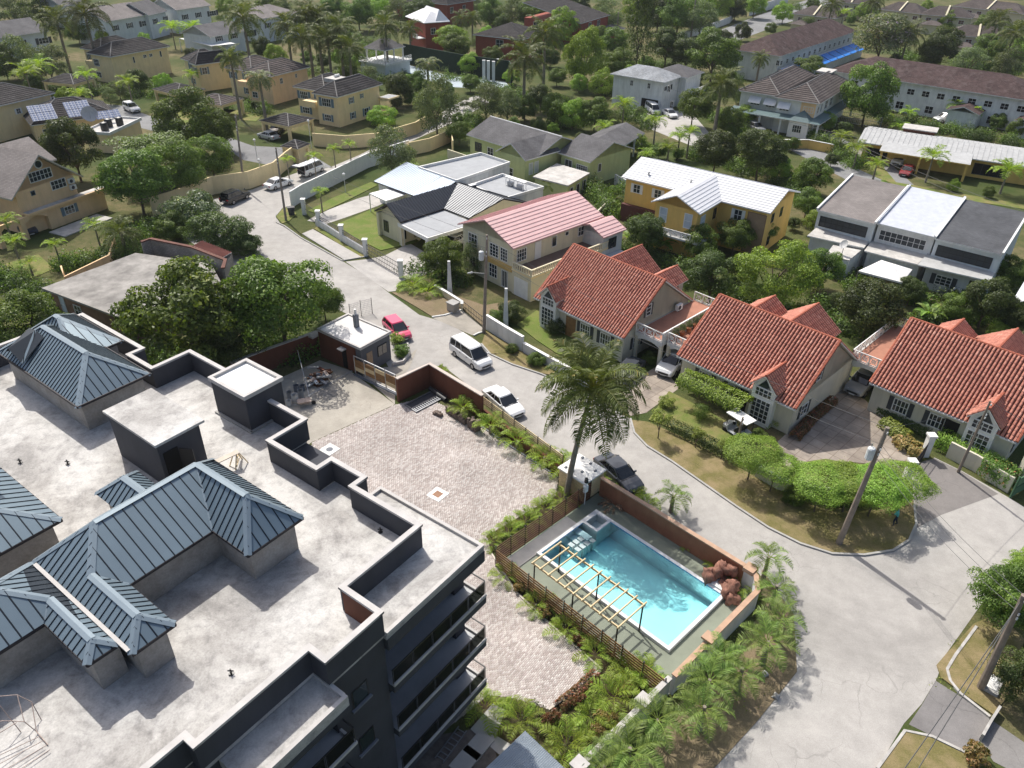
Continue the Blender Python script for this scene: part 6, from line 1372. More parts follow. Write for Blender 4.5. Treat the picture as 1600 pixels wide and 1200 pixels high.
# --- large white and peach house right of it
F = rectpx((1334,130),(1281,162.5),(1152,141),6.2); t = house('awning_house',F.pt(5,8),'white and peach two storey house with silver window awnings'); Lb = F.Lb
R,r = block(t,F,0,F.La,0,8.5,6.2,'hip',2.4,WHITE,SH_BROWN,.6,caps=CAPD); R2,r = block(t,F,1.0,F.La+2,7.5,Lb,6.2,'hip',2.3,WHITE2,SH_BROWN,.6,caps=CAPD,name='side_wall')
wins(t,F,R,[('f',.8,4.0,1.0,1.3),('f',3.0,4.0,.6,1.5,1,1),('f',5.5,4.0,1.6,1.6),('f',8.5,4.0,1.6,1.6),('l',5.0,4.2,1.9,1.1,4,2)]); box_part(t,F,.57,.597,.7,3.4,3.4,6.15,PEACH,'peach_panel')
pz = thick_planes(t,[[F.pt(-1.6,-1.2,3.0),F.pt(F.La,-1.2,3.0),F.pt(F.La,.55,3.5),F.pt(.55,.55,3.5)],[F.pt(-1.6,Lb,3.0),F.pt(-1.6,-1.2,3.0),F.pt(.55,.55,3.5),F.pt(.55,Lb,3.5)]],GREENT,.12,'porch_roof',WHITE2); columns(t,F,[(-1.3,-.9),(-1.3,6),(-1.3,10),(-1.3,Lb-.5),(F.La*.5,-.9),(F.La-.3,-.9)],0,2.95,.3,WHITE2)
p_ = [F.pt(-1.7,.6,3.0),F.pt(-1.7,4.6,3.0),F.pt(.6,2.6,4.6)]; thick_planes(t,[p_,[p_[0],p_[2],F.pt(.6,.6,3.2)],[p_[1],F.pt(.6,4.6,3.2),p_[2]]],GREENT,.05,'porch_gable',WHITE2); box_part(t,F,-1.4,.59,.8,4.4,0,2.9,WHITE,'porch_room'); win(t,F.pt(-1.4,3.6,.9),-F.v,-F.u,1.7,1.4,4,2)
for k,b in enumerate((5.2,8.2,11.2,14.2)):
    if b > Lb-2: break
    a0 = .55 if b < 7.5 else 1.55; P = [F.pt(a0-1.0,b,4.5),F.pt(a0-1.0,b+2.3,4.5),F.pt(a0,b+2.3,5.5),F.pt(a0,b,5.5)]; thick_planes(t,[P],WHITEMET,.06,'awning',WHITE); win(t,F.pt(a0+.05,b+2.1,3.9),-F.v,-F.u,1.9,1.5,3,2)
box_part(t,F,F.La-5,F.La-1,3.5,6.5,8.2,8.5,WHITEFLAT,'roof_hatch')
# --- maroon roofed long buildings, upper right
t,F,R = bgh('apartment_row','long apartment row with maroon roof and bright blue awnings',(1340,48.5),(1219.6,88),(1141,77),6.2,'hip',3.2,WHITE2,SH_MAROON,.6,cat_='building',wl=[('f',1.5+3.4*k,3.8,1.2,1.1) for k in range(14)]+[('l',2.0,4.0,.8,1.2),('l',6.5,4.0,.8,1.2),('l',11,4.0,.8,1.2)],gm=DARK)
BLUEAW = M_plain('bright_blue_canvas',(.03,.20,.62),.6,.08)
box_part(t,F,1.0,F.La-1,-2.8,-2.6,0,2.4,WHITE2,'yard_wall')
for k in range(10):
    a0 = 1.2+(F.La-2.4)*k/10; P = [F.pt(a0,-3.4,2.2),F.pt(a0+(F.La-2.4)/10-.5,-3.4,2.2),F.pt(a0+(F.La-2.4)/10-.5,-.2,3.3),F.pt(a0,-.2,3.3)]; thick_planes(t,[P],BLUEAW,.05,'awning',BLUEAW)
m = MB(); m.bar(F.pt(1.0,-.1,3.42),F.pt(F.La-1,-.1,3.42),.3,.14); m.build('awning_rail',WHITE,t)
t,F,R = bgh('apartment_row','long low apartment row with mottled maroon roof running off right edge',(1620,159),(1294.5,110),(1346,84),6.0,'hip',2.9,WHITE2,SH_MAROON,.6,cat_='building',dep=14,wl=[('f',1.6+2.9*k,3.6,1.5,1.2,2,2) for k in range(18)]+[('f',3+5.8*k,.6,1.6,1.5,2,2) for k in range(9)],gm=DARK)
for k,a in enumerate((26,38)):
    P = [[F.pt(a,-4.5,3.0),F.pt(a+3,-4.5,4.0),F.pt(a+3,.5,4.0),F.pt(a,.5,3.0)],[F.pt(a+3,-4.5,4.0),F.pt(a+6,-4.5,3.0),F.pt(a+6,.5,3.0),F.pt(a+3,.5,4.0)]]; thick_planes(t,P,SH_MAROON,.15,'porch_roof',WHITE); box_part(t,F,a+.4,a+5.6,-4.0,.5,0,2.95,WHITE2,'porch')
# --- cream houses with brown roofs along the top right
CRE2 = M_plain('ivory_wall',(.55,.50,.36),.8,.06,.6)
TR = 'ivory houses with brown hip roofs'
for k,(A,Bq,C,lab,dp) in enumerate([((1306,29),(1237,21),(1262,9),'ivory house behind the near end of the maroon apartment row',9),((1365,8),(1296,2),(1320,-9),'ivory house highest up at the top edge right of the road',9),((1440,22),(1372,14),(1400,2),'ivory house behind the lilac flowering tree',9),((1520,29),(1437,22),(1465,8),'ivory house with pale party wall behind the tall palms',9),((1600,22),(1488,9),(1515,-4),'ivory house at the top right corner',10),((1580,62),(1478,54),(1505,42),'ivory house behind the dark round trees, right side',9)]):
    t,F,R = bgh('ivory_house',lab,A,Bq,C,5.2,'hip',2.4,CRE2,SH_BROWN,.6,TR,dep=dp,wl=[('f',1.5+3.2*j,3.2,1.6,1.2,2,2) for j in range(int(F.La/3.4) if False else 4)],gm=M_plain('red_brown_louvre',(.10,.04,.03),.6))
    m = MB(); m.bar(F.pt(F.La*.5,-.1,5.35),F.pt(F.La*.5,F.Lb*.5,7.85),.5,.35); m.build('party_wall',CREAM2,t)
    P = hip_planes(F,F.La*.1,F.La*.5,-4.0,.5,2.8,1.1)[0]; thick_planes(t,P,SH_BROWN,.12,'porch_roof',CRE2); box_part(t,F,F.La*.14,F.La*.46,-3.5,.4,0,2.7,CRE2,'porch')
# --- red brick coloured houses, top centre
px7 = lambda x,y: (x/3.81+560,y/3.81)
RB = 'red walled houses near the tennis court'
t,F,R = bgh('red_house','red house with slate hip roof directly behind the tennis court',px7(1130,190),px7(970,238),px7(672,207),6.0,'hip',2.6,REDWALL,SH_DARK,.6,RB,wl=[('l',6,3.6,2.2,1.8,2,2),('l',14,4.0,1.4,1.2,2,2),('l',6,.8,2.2,1.6,2,2)])
t,F,R = bgh('red_house','wide red house at the top edge with dark roofs',px7(700,0),px7(530,28),px7(420,18),6.4,'hip',2.4,REDWALL,SH_DARK,.6,RB,wl=[('f',1.5,3.6,1.6,1.8,2,2),('f',8,3.6,1.6,1.8,2,2)]); R2,r = block(t,F,2,14,F.Lb-1,F.Lb+17,4.2,'hip',3.0,REDWALL,SH_DARK,.6,name='side_wall')
t,F,R = bgh('red_tower_house','narrow red tower house with white double peaked roof',px7(545,127),px7(390,137),px7(308,95),8.2,'hip',2.2,REDWALL,WHITEMET,.6,RB,wl=[('f',1.5,5.2,1.4,1.6),('l',1.5,5.2,1.4,1.6)]); box_part(t,F,-1.6,.55,.8,4.2,4.3,4.5,WHITE,'balcony_slab'); balustrade(t,F.pt(-1.5,.8),F.pt(-1.5,4.2),4.5,.9,4)
pk,_ = hip_planes(F,F.La*.45,F.La+.1,.2,F.Lb-.2,8.25,2.6); thick_planes(t,pk,WHITEMET,.1,'second_peak',WHITE)
t,F,R = bgh('red_house','red town house with steep dark roof right of the tall pines',px7(1500,88),px7(1322,140),px7(1255,35),6.2,'mono',4.0,REDWALL,SH_DARK,.5,RB,wl=[('l',3.0,3.6,1.8,1.8)]); wins(t,F,R,[('f',6.0,3.4,2.0,2.2,2,2),('f',12.0,3.4,2.0,2.2,2,2)]); thick_planes(t,[[F.pt(1,-4,2.6),F.pt(F.La+3,-4,2.6),F.pt(F.La+3,.4,3.4),F.pt(1,.4,3.4)]],SH_GREY,.2,'porch_roof',WHITE2); box_part(t,F,2,F.La-3,-3.2,.45,0,2.6,REDWALL,'porch')
# gazebo on a blue base
t = thing('gazebo',G(600,105),'open gazebo with grey hip roof on a pale blue raised base','gazebo'); F = rectpx(px7(280,275),px7(155,302),px7(18,285),6.0); pl,ln = hip_planes(F,0,F.La,0,F.Lb,6.0,2.2); thick_planes(t,pl,SH_GREY,.15,'roof',WHITE); columns(t,F,[(a,b) for a in (.5,F.La*.5,F.La-.5) for b in (.5,F.Lb-.5)],3.2,5.9,.25,WHITE)
box_part(t,F,-1,F.La+1,-1,F.Lb+1,2.8,3.2,WHITE2,'deck'); box_part(t,F,-.7,F.La+.7,-.5,F.Lb+.7,0,2.8,PALEBLUE,'base'); balustrade(t,F.pt(-.9,-.9),F.pt(F.La+.9,-.9),3.2,.9,10); balustrade(t,F.pt(-.9,-.9),F.pt(-.9,F.Lb+.9),3.2,.9,10)
# tennis court: screens and slab
sheet('tennis_court',[(632,100),(700,118),(790,128),(800,140),(700,136),(640,115)],.02,M_plain('pale_court',(.36,.42,.45),.8))
HEDGEW = M_plain('green_screen_cloth',(.012,.030,.018),.8,.3,2)
wall_run('court_screen',[(630,68),(672,76),(722,85),(796,95),(800,104)],4.5,.3,HEDGEW,'tall dark green screen fence around the tennis court',None,cat='fence')
tw = thing('gate_pillars',G(768,126),'white square gate pillars at the lane behind the fan palm','pillars')
for x,y in ((756,126),(763,127),(771,128),(778,124)):
    q = G(x,y); m = MB(); m.bar(q,q+Vector((0,0,4.5)),.7,.7); m.build('pillar',WHITE2,tw)
# --- white and grey terrace houses, top left
TL = 'white terrace houses with grey roofs at top left'
for k,(A,Bq,C,ze,rt,h,lab,dp) in enumerate([((76,48),(-20,62),(-40,40),6.2,'ga',2.6,'white terrace house at the left edge below the tall trees',12),((235,22),(165,34),(150,22),6.2,'ga',2.8,'white terrace house behind the two tall coconut palms',12),((262,17),(232,24),(215,2),6.2,'ga',2.8,'white terrace house end unit beside a dark conifer',11),((330,8),(275,16),(255,-4),6.4,'ga',2.6,'white terrace house near the top edge left of the palm',12),((385,48),(328,58),(300,36),5.0,'ga',2.2,'low white terrace house right of the pergola roofs',11),((470,20),(405,30),(385,8),6.2,'hip',2.4,'grey roofed white house left of the dense palm cluster',12),((140,4),(95,10),(85,-4),6.0,'ga',2.4,'white house with pale roof panels at the top left edge',10)]):
    t,F,R = bgh('terrace_house',lab,A,Bq,C,ze,rt,h,PALEBLUE,SH_TAUPE if k % 2 else SH_GREY,.5,TL,dep=dp,wl=[('f',2.0,3.6,1.4,1.3,2,2),('f',7.0,3.6,1.4,1.3,2,2),('f',12.0,3.4,2.6,1.4,3,2)],shut=SHUT_DARK)
for k,(p4) in enumerate([((280,60),(330,72),(368,68),(318,57)),((312,58),(355,62),(352,57),(318,55))]):
    P = [G(*p,3.2) for p in p4]; t = thing('shade_canopy',sum(P,Vector())/4*Vector((1,1,0)) if False else Vector((P[0].x,P[0].y,0)),['long white shade canopy above the lower carport court','second white shade canopy behind the long one'][k],'canopy','white shade canopies'); m = MB(); m.prism([(p.x,p.y) for p in P],3.1,3.22); m.build('cover',WHITE,t)
    for p in P: m = MB(); m.bar(Vector((p.x,p.y,0)),Vector((p.x,p.y,3.1)),.15,.15); m.build('post',WHITE,t)
# --- flat pale bungalow with yellow walls, right
px4 = lambda x,y: (x/5.714+1320,y/5.714+170)
F = rectpx(px4(1640,520),px4(115,292),px4(290,165),3.1); t = house('silver_roof_bungalow',F.pt(12,5),'low yellow bungalow with wide pale metal roof and red car'); F.Lb = max(F.Lb,10); R,r = block(t,F,0,F.La+8,0,F.Lb,3.1,'ga',1.0,YELLOW,SILVMET,1.0,fm=WHITE2,rib=('ribs',M_plain('silver_rib',(.36,.36,.355),.5),.8))
wins(t,F,R,[('f',.6,.6,3.4,1.6,3,1),('f',17,.5,5,1.8,4,1),('f',26,.5,3,1.8,2,1)],fm=SHUT_DARK,gm=DARK)
ca = [F.loc(G(*px4(310,372),2.9)),F.loc(G(*px4(700,412),2.9))]; P = [F.pt(ca[0][0],ca[0][1],2.9),F.pt(ca[1][0]+7,ca[0][1]-.3,2.9),F.pt(ca[1][0]+7,2.5,3.5),F.pt(ca[0][0],2.5,3.5)]; thick_planes(t,[P],SILVMET,.18,'carport_roof',YELLOW); columns(t,F,[(ca[0][0]+.4,ca[0][1]+.4),(ca[1][0]+6.6,ca[0][1]+.3),((ca[0][0]+ca[1][0])/2+3,ca[0][1]+.4)],0,2.8,.35,YELLOW)
m = MB(); q = F.loc(G(*px4(690,150),3.8)); m.fbox(F,q[0]-2.5,q[0]+2.5,F.Lb-1.5,F.Lb+1.5,3.3,3.9); m.build('roof_box',BROWNWALL,t); m = MB(); m.fbox(F,q[0]-2.8,q[0]+2.8,F.Lb-1.8,F.Lb+1.8,3.902,4.05); m.build('roof_box_lid',WHITEFLAT,t)
# white tin roof at right edge
P = [G(1600,470,3),G(1577,478,3),G(1600,440,3.2),G(1640,440,3.2)]; t = thing('tin_shelter',Vector((P[0].x,P[0].y,0)),'white tin shelter roof cut by the right edge','shelter'); thick_planes(t,[P],WHITEMET,.08,'roof'); m = MB(); q = P[1]; m.bar(Vector((q.x+.5,q.y,0)),Vector((q.x+.5,q.y,2.95)),.12,.12); m.build('post',STEEL,t)
# ------------------------------------------------------------------ garden and street walls
def base_wall(name,pxs,h,mat,label,cop=None,th=.2,group=None):
    pts = [G2(*p) for p in pxs]; t = thing(name,(pts[0][0],pts[0][1],0),label,'wall',group); m = MB(); m.strip(pts,th,0,h-(.08 if cop else 0)); m.build('wall_body',mat,t)
    if cop: m = MB(); m.strip(pts,th+.12,h-.078,h); m.build('coping',cop,t)
    return t
base_wall('estate_wall',[(240,338),(300,318),(335,303),(390,295),(430,280),(450,262),(462,253)],2.6,CREAM,'long cream estate wall behind the black car')
base_wall('estate_wall',[(490,228),(540,232),(590,228),(650,210),(690,186)],2.2,CREAM,'cream estate wall curving behind the street palms right of the gatehouse')
base_wall('garden_wall',[(640,243),(672,236),(705,222),(708,240)],2.2,CREAM,'cream garden wall with dark pergola strip behind grey green tree')
base_wall('white_wall',[(456,324),(475,312),(520,290),(575,262),(640,240)],2.3,WHITE,'long white wall on the upper side of the white house driveway',None,.22)
t = base_wall('front_wall',[(494,352),(520,368),(545,384),(572,400)],1.0,WHITE2,'low white front wall with black railings and pillars by pavement')
for x,y in ((476,335),(499,354),(535,377),(572,400),(627,434)):
    q = G(x,y); m = MB(); m.bar(q,q+Vector((0,0,2.1)),.5,.5); m.build('pillar',WHITE,t); m = MB(); m.bar(q+Vector((0,0,2.102)),q+Vector((0,0,2.25)),.65,.65); m.build('pillar_cap',WHITE,t)
def railing(name,p,q,h,n,label,t=None,z0=.0,hr=3):
    p,q = G(*p),G(*q)
    if t is None: t = thing(name,(p+q)/2,label,'gate' if 'gate' in name else 'railing','black railings and gates')
    m = MB()
    for k in range(n+1): a_ = p+(q-p)*k/n; m.bar(a_+Vector((0,0,z0+.08)),a_+Vector((0,0,h)),.03,.03)
    for k in range(hr): z = z0+.1+(h-z0-.15)*k/(hr-1); m.bar(p+Vector((0,0,z)),q+Vector((0,0,z)),.04,.05)
    m.build('bars',BLACKM,t)
railing('metal_gate',(478,337),(497,351),1.9,10,'open black metal gate at the far driveway of white house'); railing('metal_gate',(574,402),(625,432),1.7,20,'wide black sliding gate across the lower white driveway',hr=4)
railing('railing',(501,356),(534,376),1.7,14,'black railing on the low white wall, far section',z0=1.0); railing('railing',(537,379),(570,398),1.7,14,'black railing on the low white wall, near section',z0=1.0)
base_wall('garden_wall',[(680,456),(700,468),(722,482),(722,486)],.9,CREAM2,'low cream garden wall before the pink roof house',WHITE2)
railing('scroll_gate',(725,488),(755,512),1.3,12,'white and black scroll gate of the pink roof house')
t = base_wall('villa_wall',[(760,514),(790,533),(812,546),(817,549)],1.7,WHITE2,'white scalloped front wall left of the first villa lawn',WHITE); base_wall('villa_wall',[(818,550),(850,568),(890,590),(930,612)],1.1,WHITE2,'low white front wall below the bright green lawn',WHITE)
for i,(x,y,h) in enumerate([(703,462,4.2),(790,510,4.4)]):
    q = G(x,y); m = MB(); m.hexa([q+Vector((-.28,-.28,0)),q+Vector((.28,-.28,0)),q+Vector((.28,.28,0)),q+Vector((-.28,.28,0))],[q+Vector((-.14,-.14,h)),q+Vector((.14,-.14,h)),q+Vector((.14,.14,h)),q+Vector((-.14,.14,h))]); m.build('concrete_post',WHITE2,label=['square white concrete post in the dirt yard','tapered white concrete post behind the scalloped wall'][i],cat='post',group='white concrete posts')
base_wall('villa_wall',[(1180,745),(1215,765),(1245,775),(1310,785),(1330,780)],1.2,VCREAM,'cream front wall under the clipped hedges of second villa',WHITE2)
base_wall('villa_wall',[(1478,713),(1520,735),(1555,758),(1575,770)],1.5,VCREAM,'cream front wall below the red flowering hedge',None)
for i,(x,y,h) in enumerate([(1444,712,2.0),(1416,748,1.7),(1590,752,3.2)]):
    q = G(x,y); t = thing('gate_pillar',q,['white gate pillar at the flagstone drive, far side','white gate pillar at the hedge end','cream gate pillar at the right edge'][i],'pillar','gate pillars of the villas'); m = MB(); m.bar(q,q+Vector((0,0,h)),.5,.5); m.build('shaft',WHITE if i < 2 else VCREAM,t); m = MB(); m.bar(q+Vector((0,0,h+.002)),q+Vector((0,0,h+.18)),.66,.66); m.build('cap',WHITE,t)
railing('metal_gate',(1424,740),(1442,716),1.6,14,'black metal gate across the flagstone drive'); 
t = thing('green_gate',G(1590,775),'green metal gate at the right edge','gate'); F = Fr(G(1578,778),math.atan2((G(1600,765)-G(1578,778)).y,(G(1600,765)-G(1578,778)).x)); m = MB(); m.fbox(F,0,2.4,-.03,.03,.1,1.9); m.build('leaf',M_plain('green_paint',(.10,.19,.11),.6),t); m = MB(); m.bar(F.pt(0,0,0),F.pt(0,0,2.1),.12,.12); m.bar(F.pt(0,-.05,1.0),F.pt(2.4,-.05,1.0),.06,.08); m.build('frame',M_plain('dark_green_paint',(.05,.11,.06),.6),t)
base_wall('corner_wall',[(1558,1112),(1545,1132),(1531,1157)],.55,KB,'short pale wall beside the dark driveway, lower right',None,.14)
base_wall('lane_wall',[(700,250),(735,262),(760,255)],1.8,CREAM2,'cream boundary wall between lime house and flat roofs')
base_wall('road_wall',[(1060,62),(1090,55),(1140,36),(1145,30)],2.0,WHITE2,'grey white wall beside the distant road bend'); base_wall('road_wall',[(1170,25),(1200,16),(1230,6)],3.0,WHITE2,'tall pale wall on the far side of the distant road')
railing('picket_fence',(1308,190),(1375,200),2.0,24,'white picket fence between the awning house and bungalow'); bpy.data.objects['picket_fence'].children[0].data.materials[0] = WHITE
base_wall('garden_wall',[(960,288),(975,296),(985,300)],1.6,WHITE2,'short white wall left of the yellow house'); base_wall('garden_wall',[(1215,232),(1260,232),(1300,240)],1.6,YELLOW,'yellow garden wall behind the dark round trees',WHITE2)
base_wall('brick_planter',[(900,375),(945,330)],1.2,VCREAM,'cream garden wall between pink house annex and yellow house')
# ------------------------------------------------------------------ vegetation
_ML = M_leaf
def M_leaf(n,a,b,c3=None,k=1.5,**kw): return _ML(n,sc(a,k*1.05),sc(b,k),c3=None if c3 is None else sc(c3,k*.95),**kw)
LF = {
 'mango': M_leaf('mango_leaf',(.027,.048,.010),(.080,.128,.022),c3=(.16,.20,.045),k=1.75),
 'dark': M_leaf('dark_leaf',(.022,.036,.011),(.060,.088,.022),c3=(.105,.13,.035)),
 'bright': M_leaf('bright_leaf',(.055,.100,.014),(.145,.225,.035),c3=(.25,.31,.07),k=1.85),
 'grey': M_leaf('grey_green_leaf',(.050,.068,.032),(.115,.145,.070),c3=(.19,.21,.12)),
 'yellow': M_leaf('yellow_green_leaf',(.085,.125,.022),(.20,.25,.055),c3=(.32,.34,.11)),
 'lilac': M_leaf('lilac_flower_leaf',(.05,.075,.03),(.14,.14,.085),c3=(.30,.22,.30)),
 'flower': M_leaf('white_flower_leaf',(.045,.075,.03),(.12,.16,.075),c3=(.62,.62,.56),k=1),
 'redfl': M_leaf('red_flower_leaf',(.04,.085,.018),(.10,.16,.03),c3=(.55,.04,.09)),
 'croton': M_leaf('croton_leaf',(.07,.085,.025),(.26,.18,.07),c3=(.46,.24,.15),hue=.08),
 'crimson': M_leaf('crimson_leaf',(.04,.05,.015),(.15,.06,.035),c3=(.38,.10,.10),hue=.06),
 'palm': M_leaf('palm_leaf',(.048,.066,.014),(.120,.150,.035),trans=.25,c3=(.30,.24,.07),k=1.1,hue=.06),
 'areca': M_leaf('areca_leaf',(.075,.125,.015),(.19,.26,.04),trans=.35,c3=(.40,.36,.09),hue=.08),
 'foxtail': M_leaf('foxtail_leaf',(.050,.085,.020),(.130,.190,.045),trans=.3,c3=(.22,.26,.08),k=1.75),
 'fan': M_leaf('fan_palm_leaf',(.05,.07,.03),(.13,.15,.075),trans=.3,c3=(.30,.19,.07)),
 'dry': M_leaf('dry_grass_leaf',(.10,.07,.045),(.24,.17,.11),trans=.2),
 'banana': M_leaf('banana_leaf',(.06,.115,.02),(.15,.24,.045),trans=.4,c3=(.30,.36,.10)),
}
def rot_basis(N):
    """random orthonormal tangent for normals N (n,3)"""
    r = rng.normal(size=N.shape); t = np.cross(N,r); t /= np.linalg.norm(t,axis=1)[:,None]+1e-9; return t,np.cross(N,t)
def leaf_quads(P,N,ln,wd):
    t,b = rot_basis(N); n = len(P); L = ln[:,None]; W = wd[:,None]; fold = N*(L*.12)
    V = np.stack([P-t*L*.5,P-b*W*.5+fold,P+t*L*.5,P+b*W*.5+fold],1).reshape(-1,3)
    return V,np.arange(n*4).reshape(n,4)
def crown_mesh(key,n=7000,nc=26,leaf=.055,flat=.8,spread=.62,cr=(.26,.40),under=.35,mat='mango',shell=True,jit=.45,low=-.55):
    """crown of unit radius centred at origin"""
    C = []
    while len(C) < nc:
        d = rng.normal(size=3); d /= np.linalg.norm(d); r = rng.uniform(.35,1)**.5*spread
        p = d*r*np.array([1,1,flat])
        if p[2] > low*flat: C.append(p)
    C = np.array(C); R = rng.uniform(*cr,size=nc); ctone = rng.normal(0,.16,nc)
    k = rng.choice(nc,n,p=R**2/(R**2).sum()); d = rng.normal(size=(n,3)); d /= np.linalg.norm(d,axis=1)[:,None]
    d[:,2] = np.where(d[:,2] < -under,-d[:,2],d[:,2])
    rr = R[k]*rng.uniform(.72,1.06,n); P = C[k]+d*rr[:,None]*np.array([1,1,.85])
    N = d*.8+P*.5+rng.normal(size=(n,3))*jit; N /= np.linalg.norm(N,axis=1)[:,None]
    ln = leaf*rng.uniform(.7,1.35,n); V,F = leaf_quads(P,N,ln,ln*.55)
    tone = np.clip(rng.beta(2.2,2.6,n)+ctone[k]*.6,0,1); return np_mesh('crown_'+key,V,F,LF[mat],tone)
def clip_mesh(n=15000):
    d = rng.normal(size=(n,3)); d /= np.linalg.norm(d,axis=1)[:,None]; d[:,2] = np.where(rng.uniform(size=n) < .75,np.abs(d[:,2]),d[:,2]); e = np.sign(d)*np.abs(d)**.75
    lob = 1+.06*np.sin(d[:,0]*7)+.06*np.sin(d[:,1]*8+1)+.05*np.sin(d[:,2]*9); P = e*(lob*rng.uniform(.82,1.03,n))[:,None]; N = d+rng.normal(size=(n,3))*.5; N /= np.linalg.norm(N,axis=1)[:,None]; ln = .055*rng.uniform(.7,1.3,n)
    V,F = leaf_quads(P,N,ln,ln*.6); return np_mesh('crown_clip',V,F,LF['bright'],rng.beta(2.2,3,n))
def conifer_mesh(n=6000):
    h = rng.uniform(0,1,n)**.8; a = rng.uniform(0,2*math.pi,n); lob = 1+.35*np.sin(a*5+h*22); r = (1-h*.75)*.85*lob*rng.uniform(.45,1,n)**.6
    P = np.stack([r*np.cos(a),r*np.sin(a),h*4.6-1.6],1); N = np.stack([np.cos(a),np.sin(a),.3+0*a],1)+rng.normal(size=(n,3))*.6; N /= np.linalg.norm(N,axis=1)[:,None]
    ln = .11*rng.uniform(.6,1.4,n); V,F = leaf_quads(P,N,ln,ln*.35); return np_mesh('crown_conifer',V,F,LF['dark'],rng.beta(2,3,n))
def layered_mesh(n=13000):
    """spreading tree in flat layers"""
    nl = 44; C = np.stack([rng.uniform(-.8,.8,nl),rng.uniform(-.8,.8,nl),rng.uniform(-.35,.5,nl)],1); C[:,2] *= 1-.5*np.hypot(C[:,0],C[:,1])
    k = rng.integers(0,nl,n); a = rng.uniform(0,2*math.pi,n); r = np.sqrt(rng.uniform(0,1,n))*.40
    P = C[k]+np.stack([r*np.cos(a),r*np.sin(a),rng.normal(0,.03,n)-r*.18],1); N = np.stack([rng.normal(0,.4,n),rng.normal(0,.4,n),np.ones(n)],1); N /= np.linalg.norm(N,axis=1)[:,None]
    ln = .06*rng.uniform(.7,1.4,n); V,F = leaf_quads(P,N,ln,ln*.65); return np_mesh('crown_layered',V,F,LF['mango'],rng.beta(2.2,2.4,n))
CR = {}
for k in range(3): CR['mango',k] = crown_mesh('mango%d' % k,21000,64,.052,.88,.76,(.16,.30))
for k in range(2): CR['dark',k] = crown_mesh('dark%d' % k,21000,58,.052,.88,.75,(.17,.32),mat='dark')
for k in range(2): CR['bright',k] = crown_mesh('bright%d' % k,20000,80,.046,.85,.82,(.15,.25),mat='bright')
for k in range(2): CR['bigleaf',k] = crown_mesh('bigleaf%d' % k,13000,74,.066,.9,.80,(.14,.26),mat='mango',jit=.6)
for k in range(2): CR['grey',k] = crown_mesh('grey%d' % k,11000,46,.048,.95,.72,(.17,.32),mat='grey',jit=.8)
CR['flower',0] = crown_mesh('flower',9000,34,.07,.7,.7,mat='flower'); CR['lilac',0] = crown_mesh('lilac',11000,40,.065,.85,.72,mat='lilac')
CR['yellow',0] = crown_mesh('yellow',2600,22,.10,.8,.65,(.18,.34),mat='yellow',jit=.6); CR['topiary',0] = crown_mesh('topiary',6000,40,.05,1.0,.62,(.30,.38),mat='mango',jit=.3,low=-.9)
CR['croton',0] = crown_mesh('croton',800,12,.22,.8,.6,(.25,.4),mat='croton',jit=.6); CR['crimson',0] = crown_mesh('crimson',800,12,.22,.8,.6,(.25,.4),mat='crimson',jit=.6); CR['clip',0] = clip_mesh(); CR['conifer',0] = conifer_mesh(); CR['layered',0] = layered_mesh(); CR['layered',1] = layered_mesh()
def trunk_mesh(key,limbs=5):
    m = MB(); p = Vector((0,0,0)); pts = [p]
    for k in range(4): p = p+Vector((random.uniform(-.05,.05),random.uniform(-.05,.05),.25)); pts.append(p)
    for i in range(4): m.tube(pts[i],pts[i+1],.09-.012*i,.09-.012*(i+1),7,cap=False)
    for k in range(limbs):
        a = 2*math.pi*k/limbs+random.uniform(-.4,.4); s = pts[2+k % 3]; e = s+Vector((math.cos(a)*.5,math.sin(a)*.5,.45)); q = e+Vector((math.cos(a)*.35,math.sin(a)*.35,.3)); m.tube(s,e,.05,.03,5,cap=False); m.tube(e,q,.03,.012,5,cap=False)
    o = m.build('trunk_'+key,BARK); me = o.data; off = ORI[o.name]
    me.transform(Matrix.Translation(off)); bpy.data.objects.remove(o); return me
TRK = [trunk_mesh(str(k)) for k in range(3)]
def depth(p): return (Vector(p)-Vector((0,0,CAM_H))).dot(_fw)
CNT = {}
def tree(kind,x,y,rpx,label,group=None,hz=1.0,vs=.95,sx=1.0,name=None,cat='tree',low=False):
    r = 3.0
    for _ in range(6): zc = (r*hz if not low else r*.62*vs); p = G(x,y,zc); r = 1.12*rpx*depth(p)/CAM_F
    nv = sum(1 for k in CR if k[0] == kind); i = CNT.get(kind,0); CNT[kind] = i+1; me = CR[kind,i % nv]
    t = thing(name or 'tree',Vector((p.x,p.y,0)),label,cat,group); rz = random.uniform(0,6.28)
    c = link_mesh('crown',me,t); c.location = (0,0,zc); c.scale = (r*sx,r*random.uniform(.92,1.06),r*vs); c.rotation_euler = (0,0,rz)
    if not low:
        k = link_mesh('trunk',TRK[i % 3],t); k.scale = (max(.6,r*.42),)*2+(zc*.80,); k.rotation_euler = (0,0,rz)
    return t
def shrub(kind,x,y,rpx,label,group=None,vs=.8,name='shrub',sx=1.0): return tree(kind,x,y,rpx,label,group,vs=vs,name=name,cat='shrub',low=True,sx=sx)
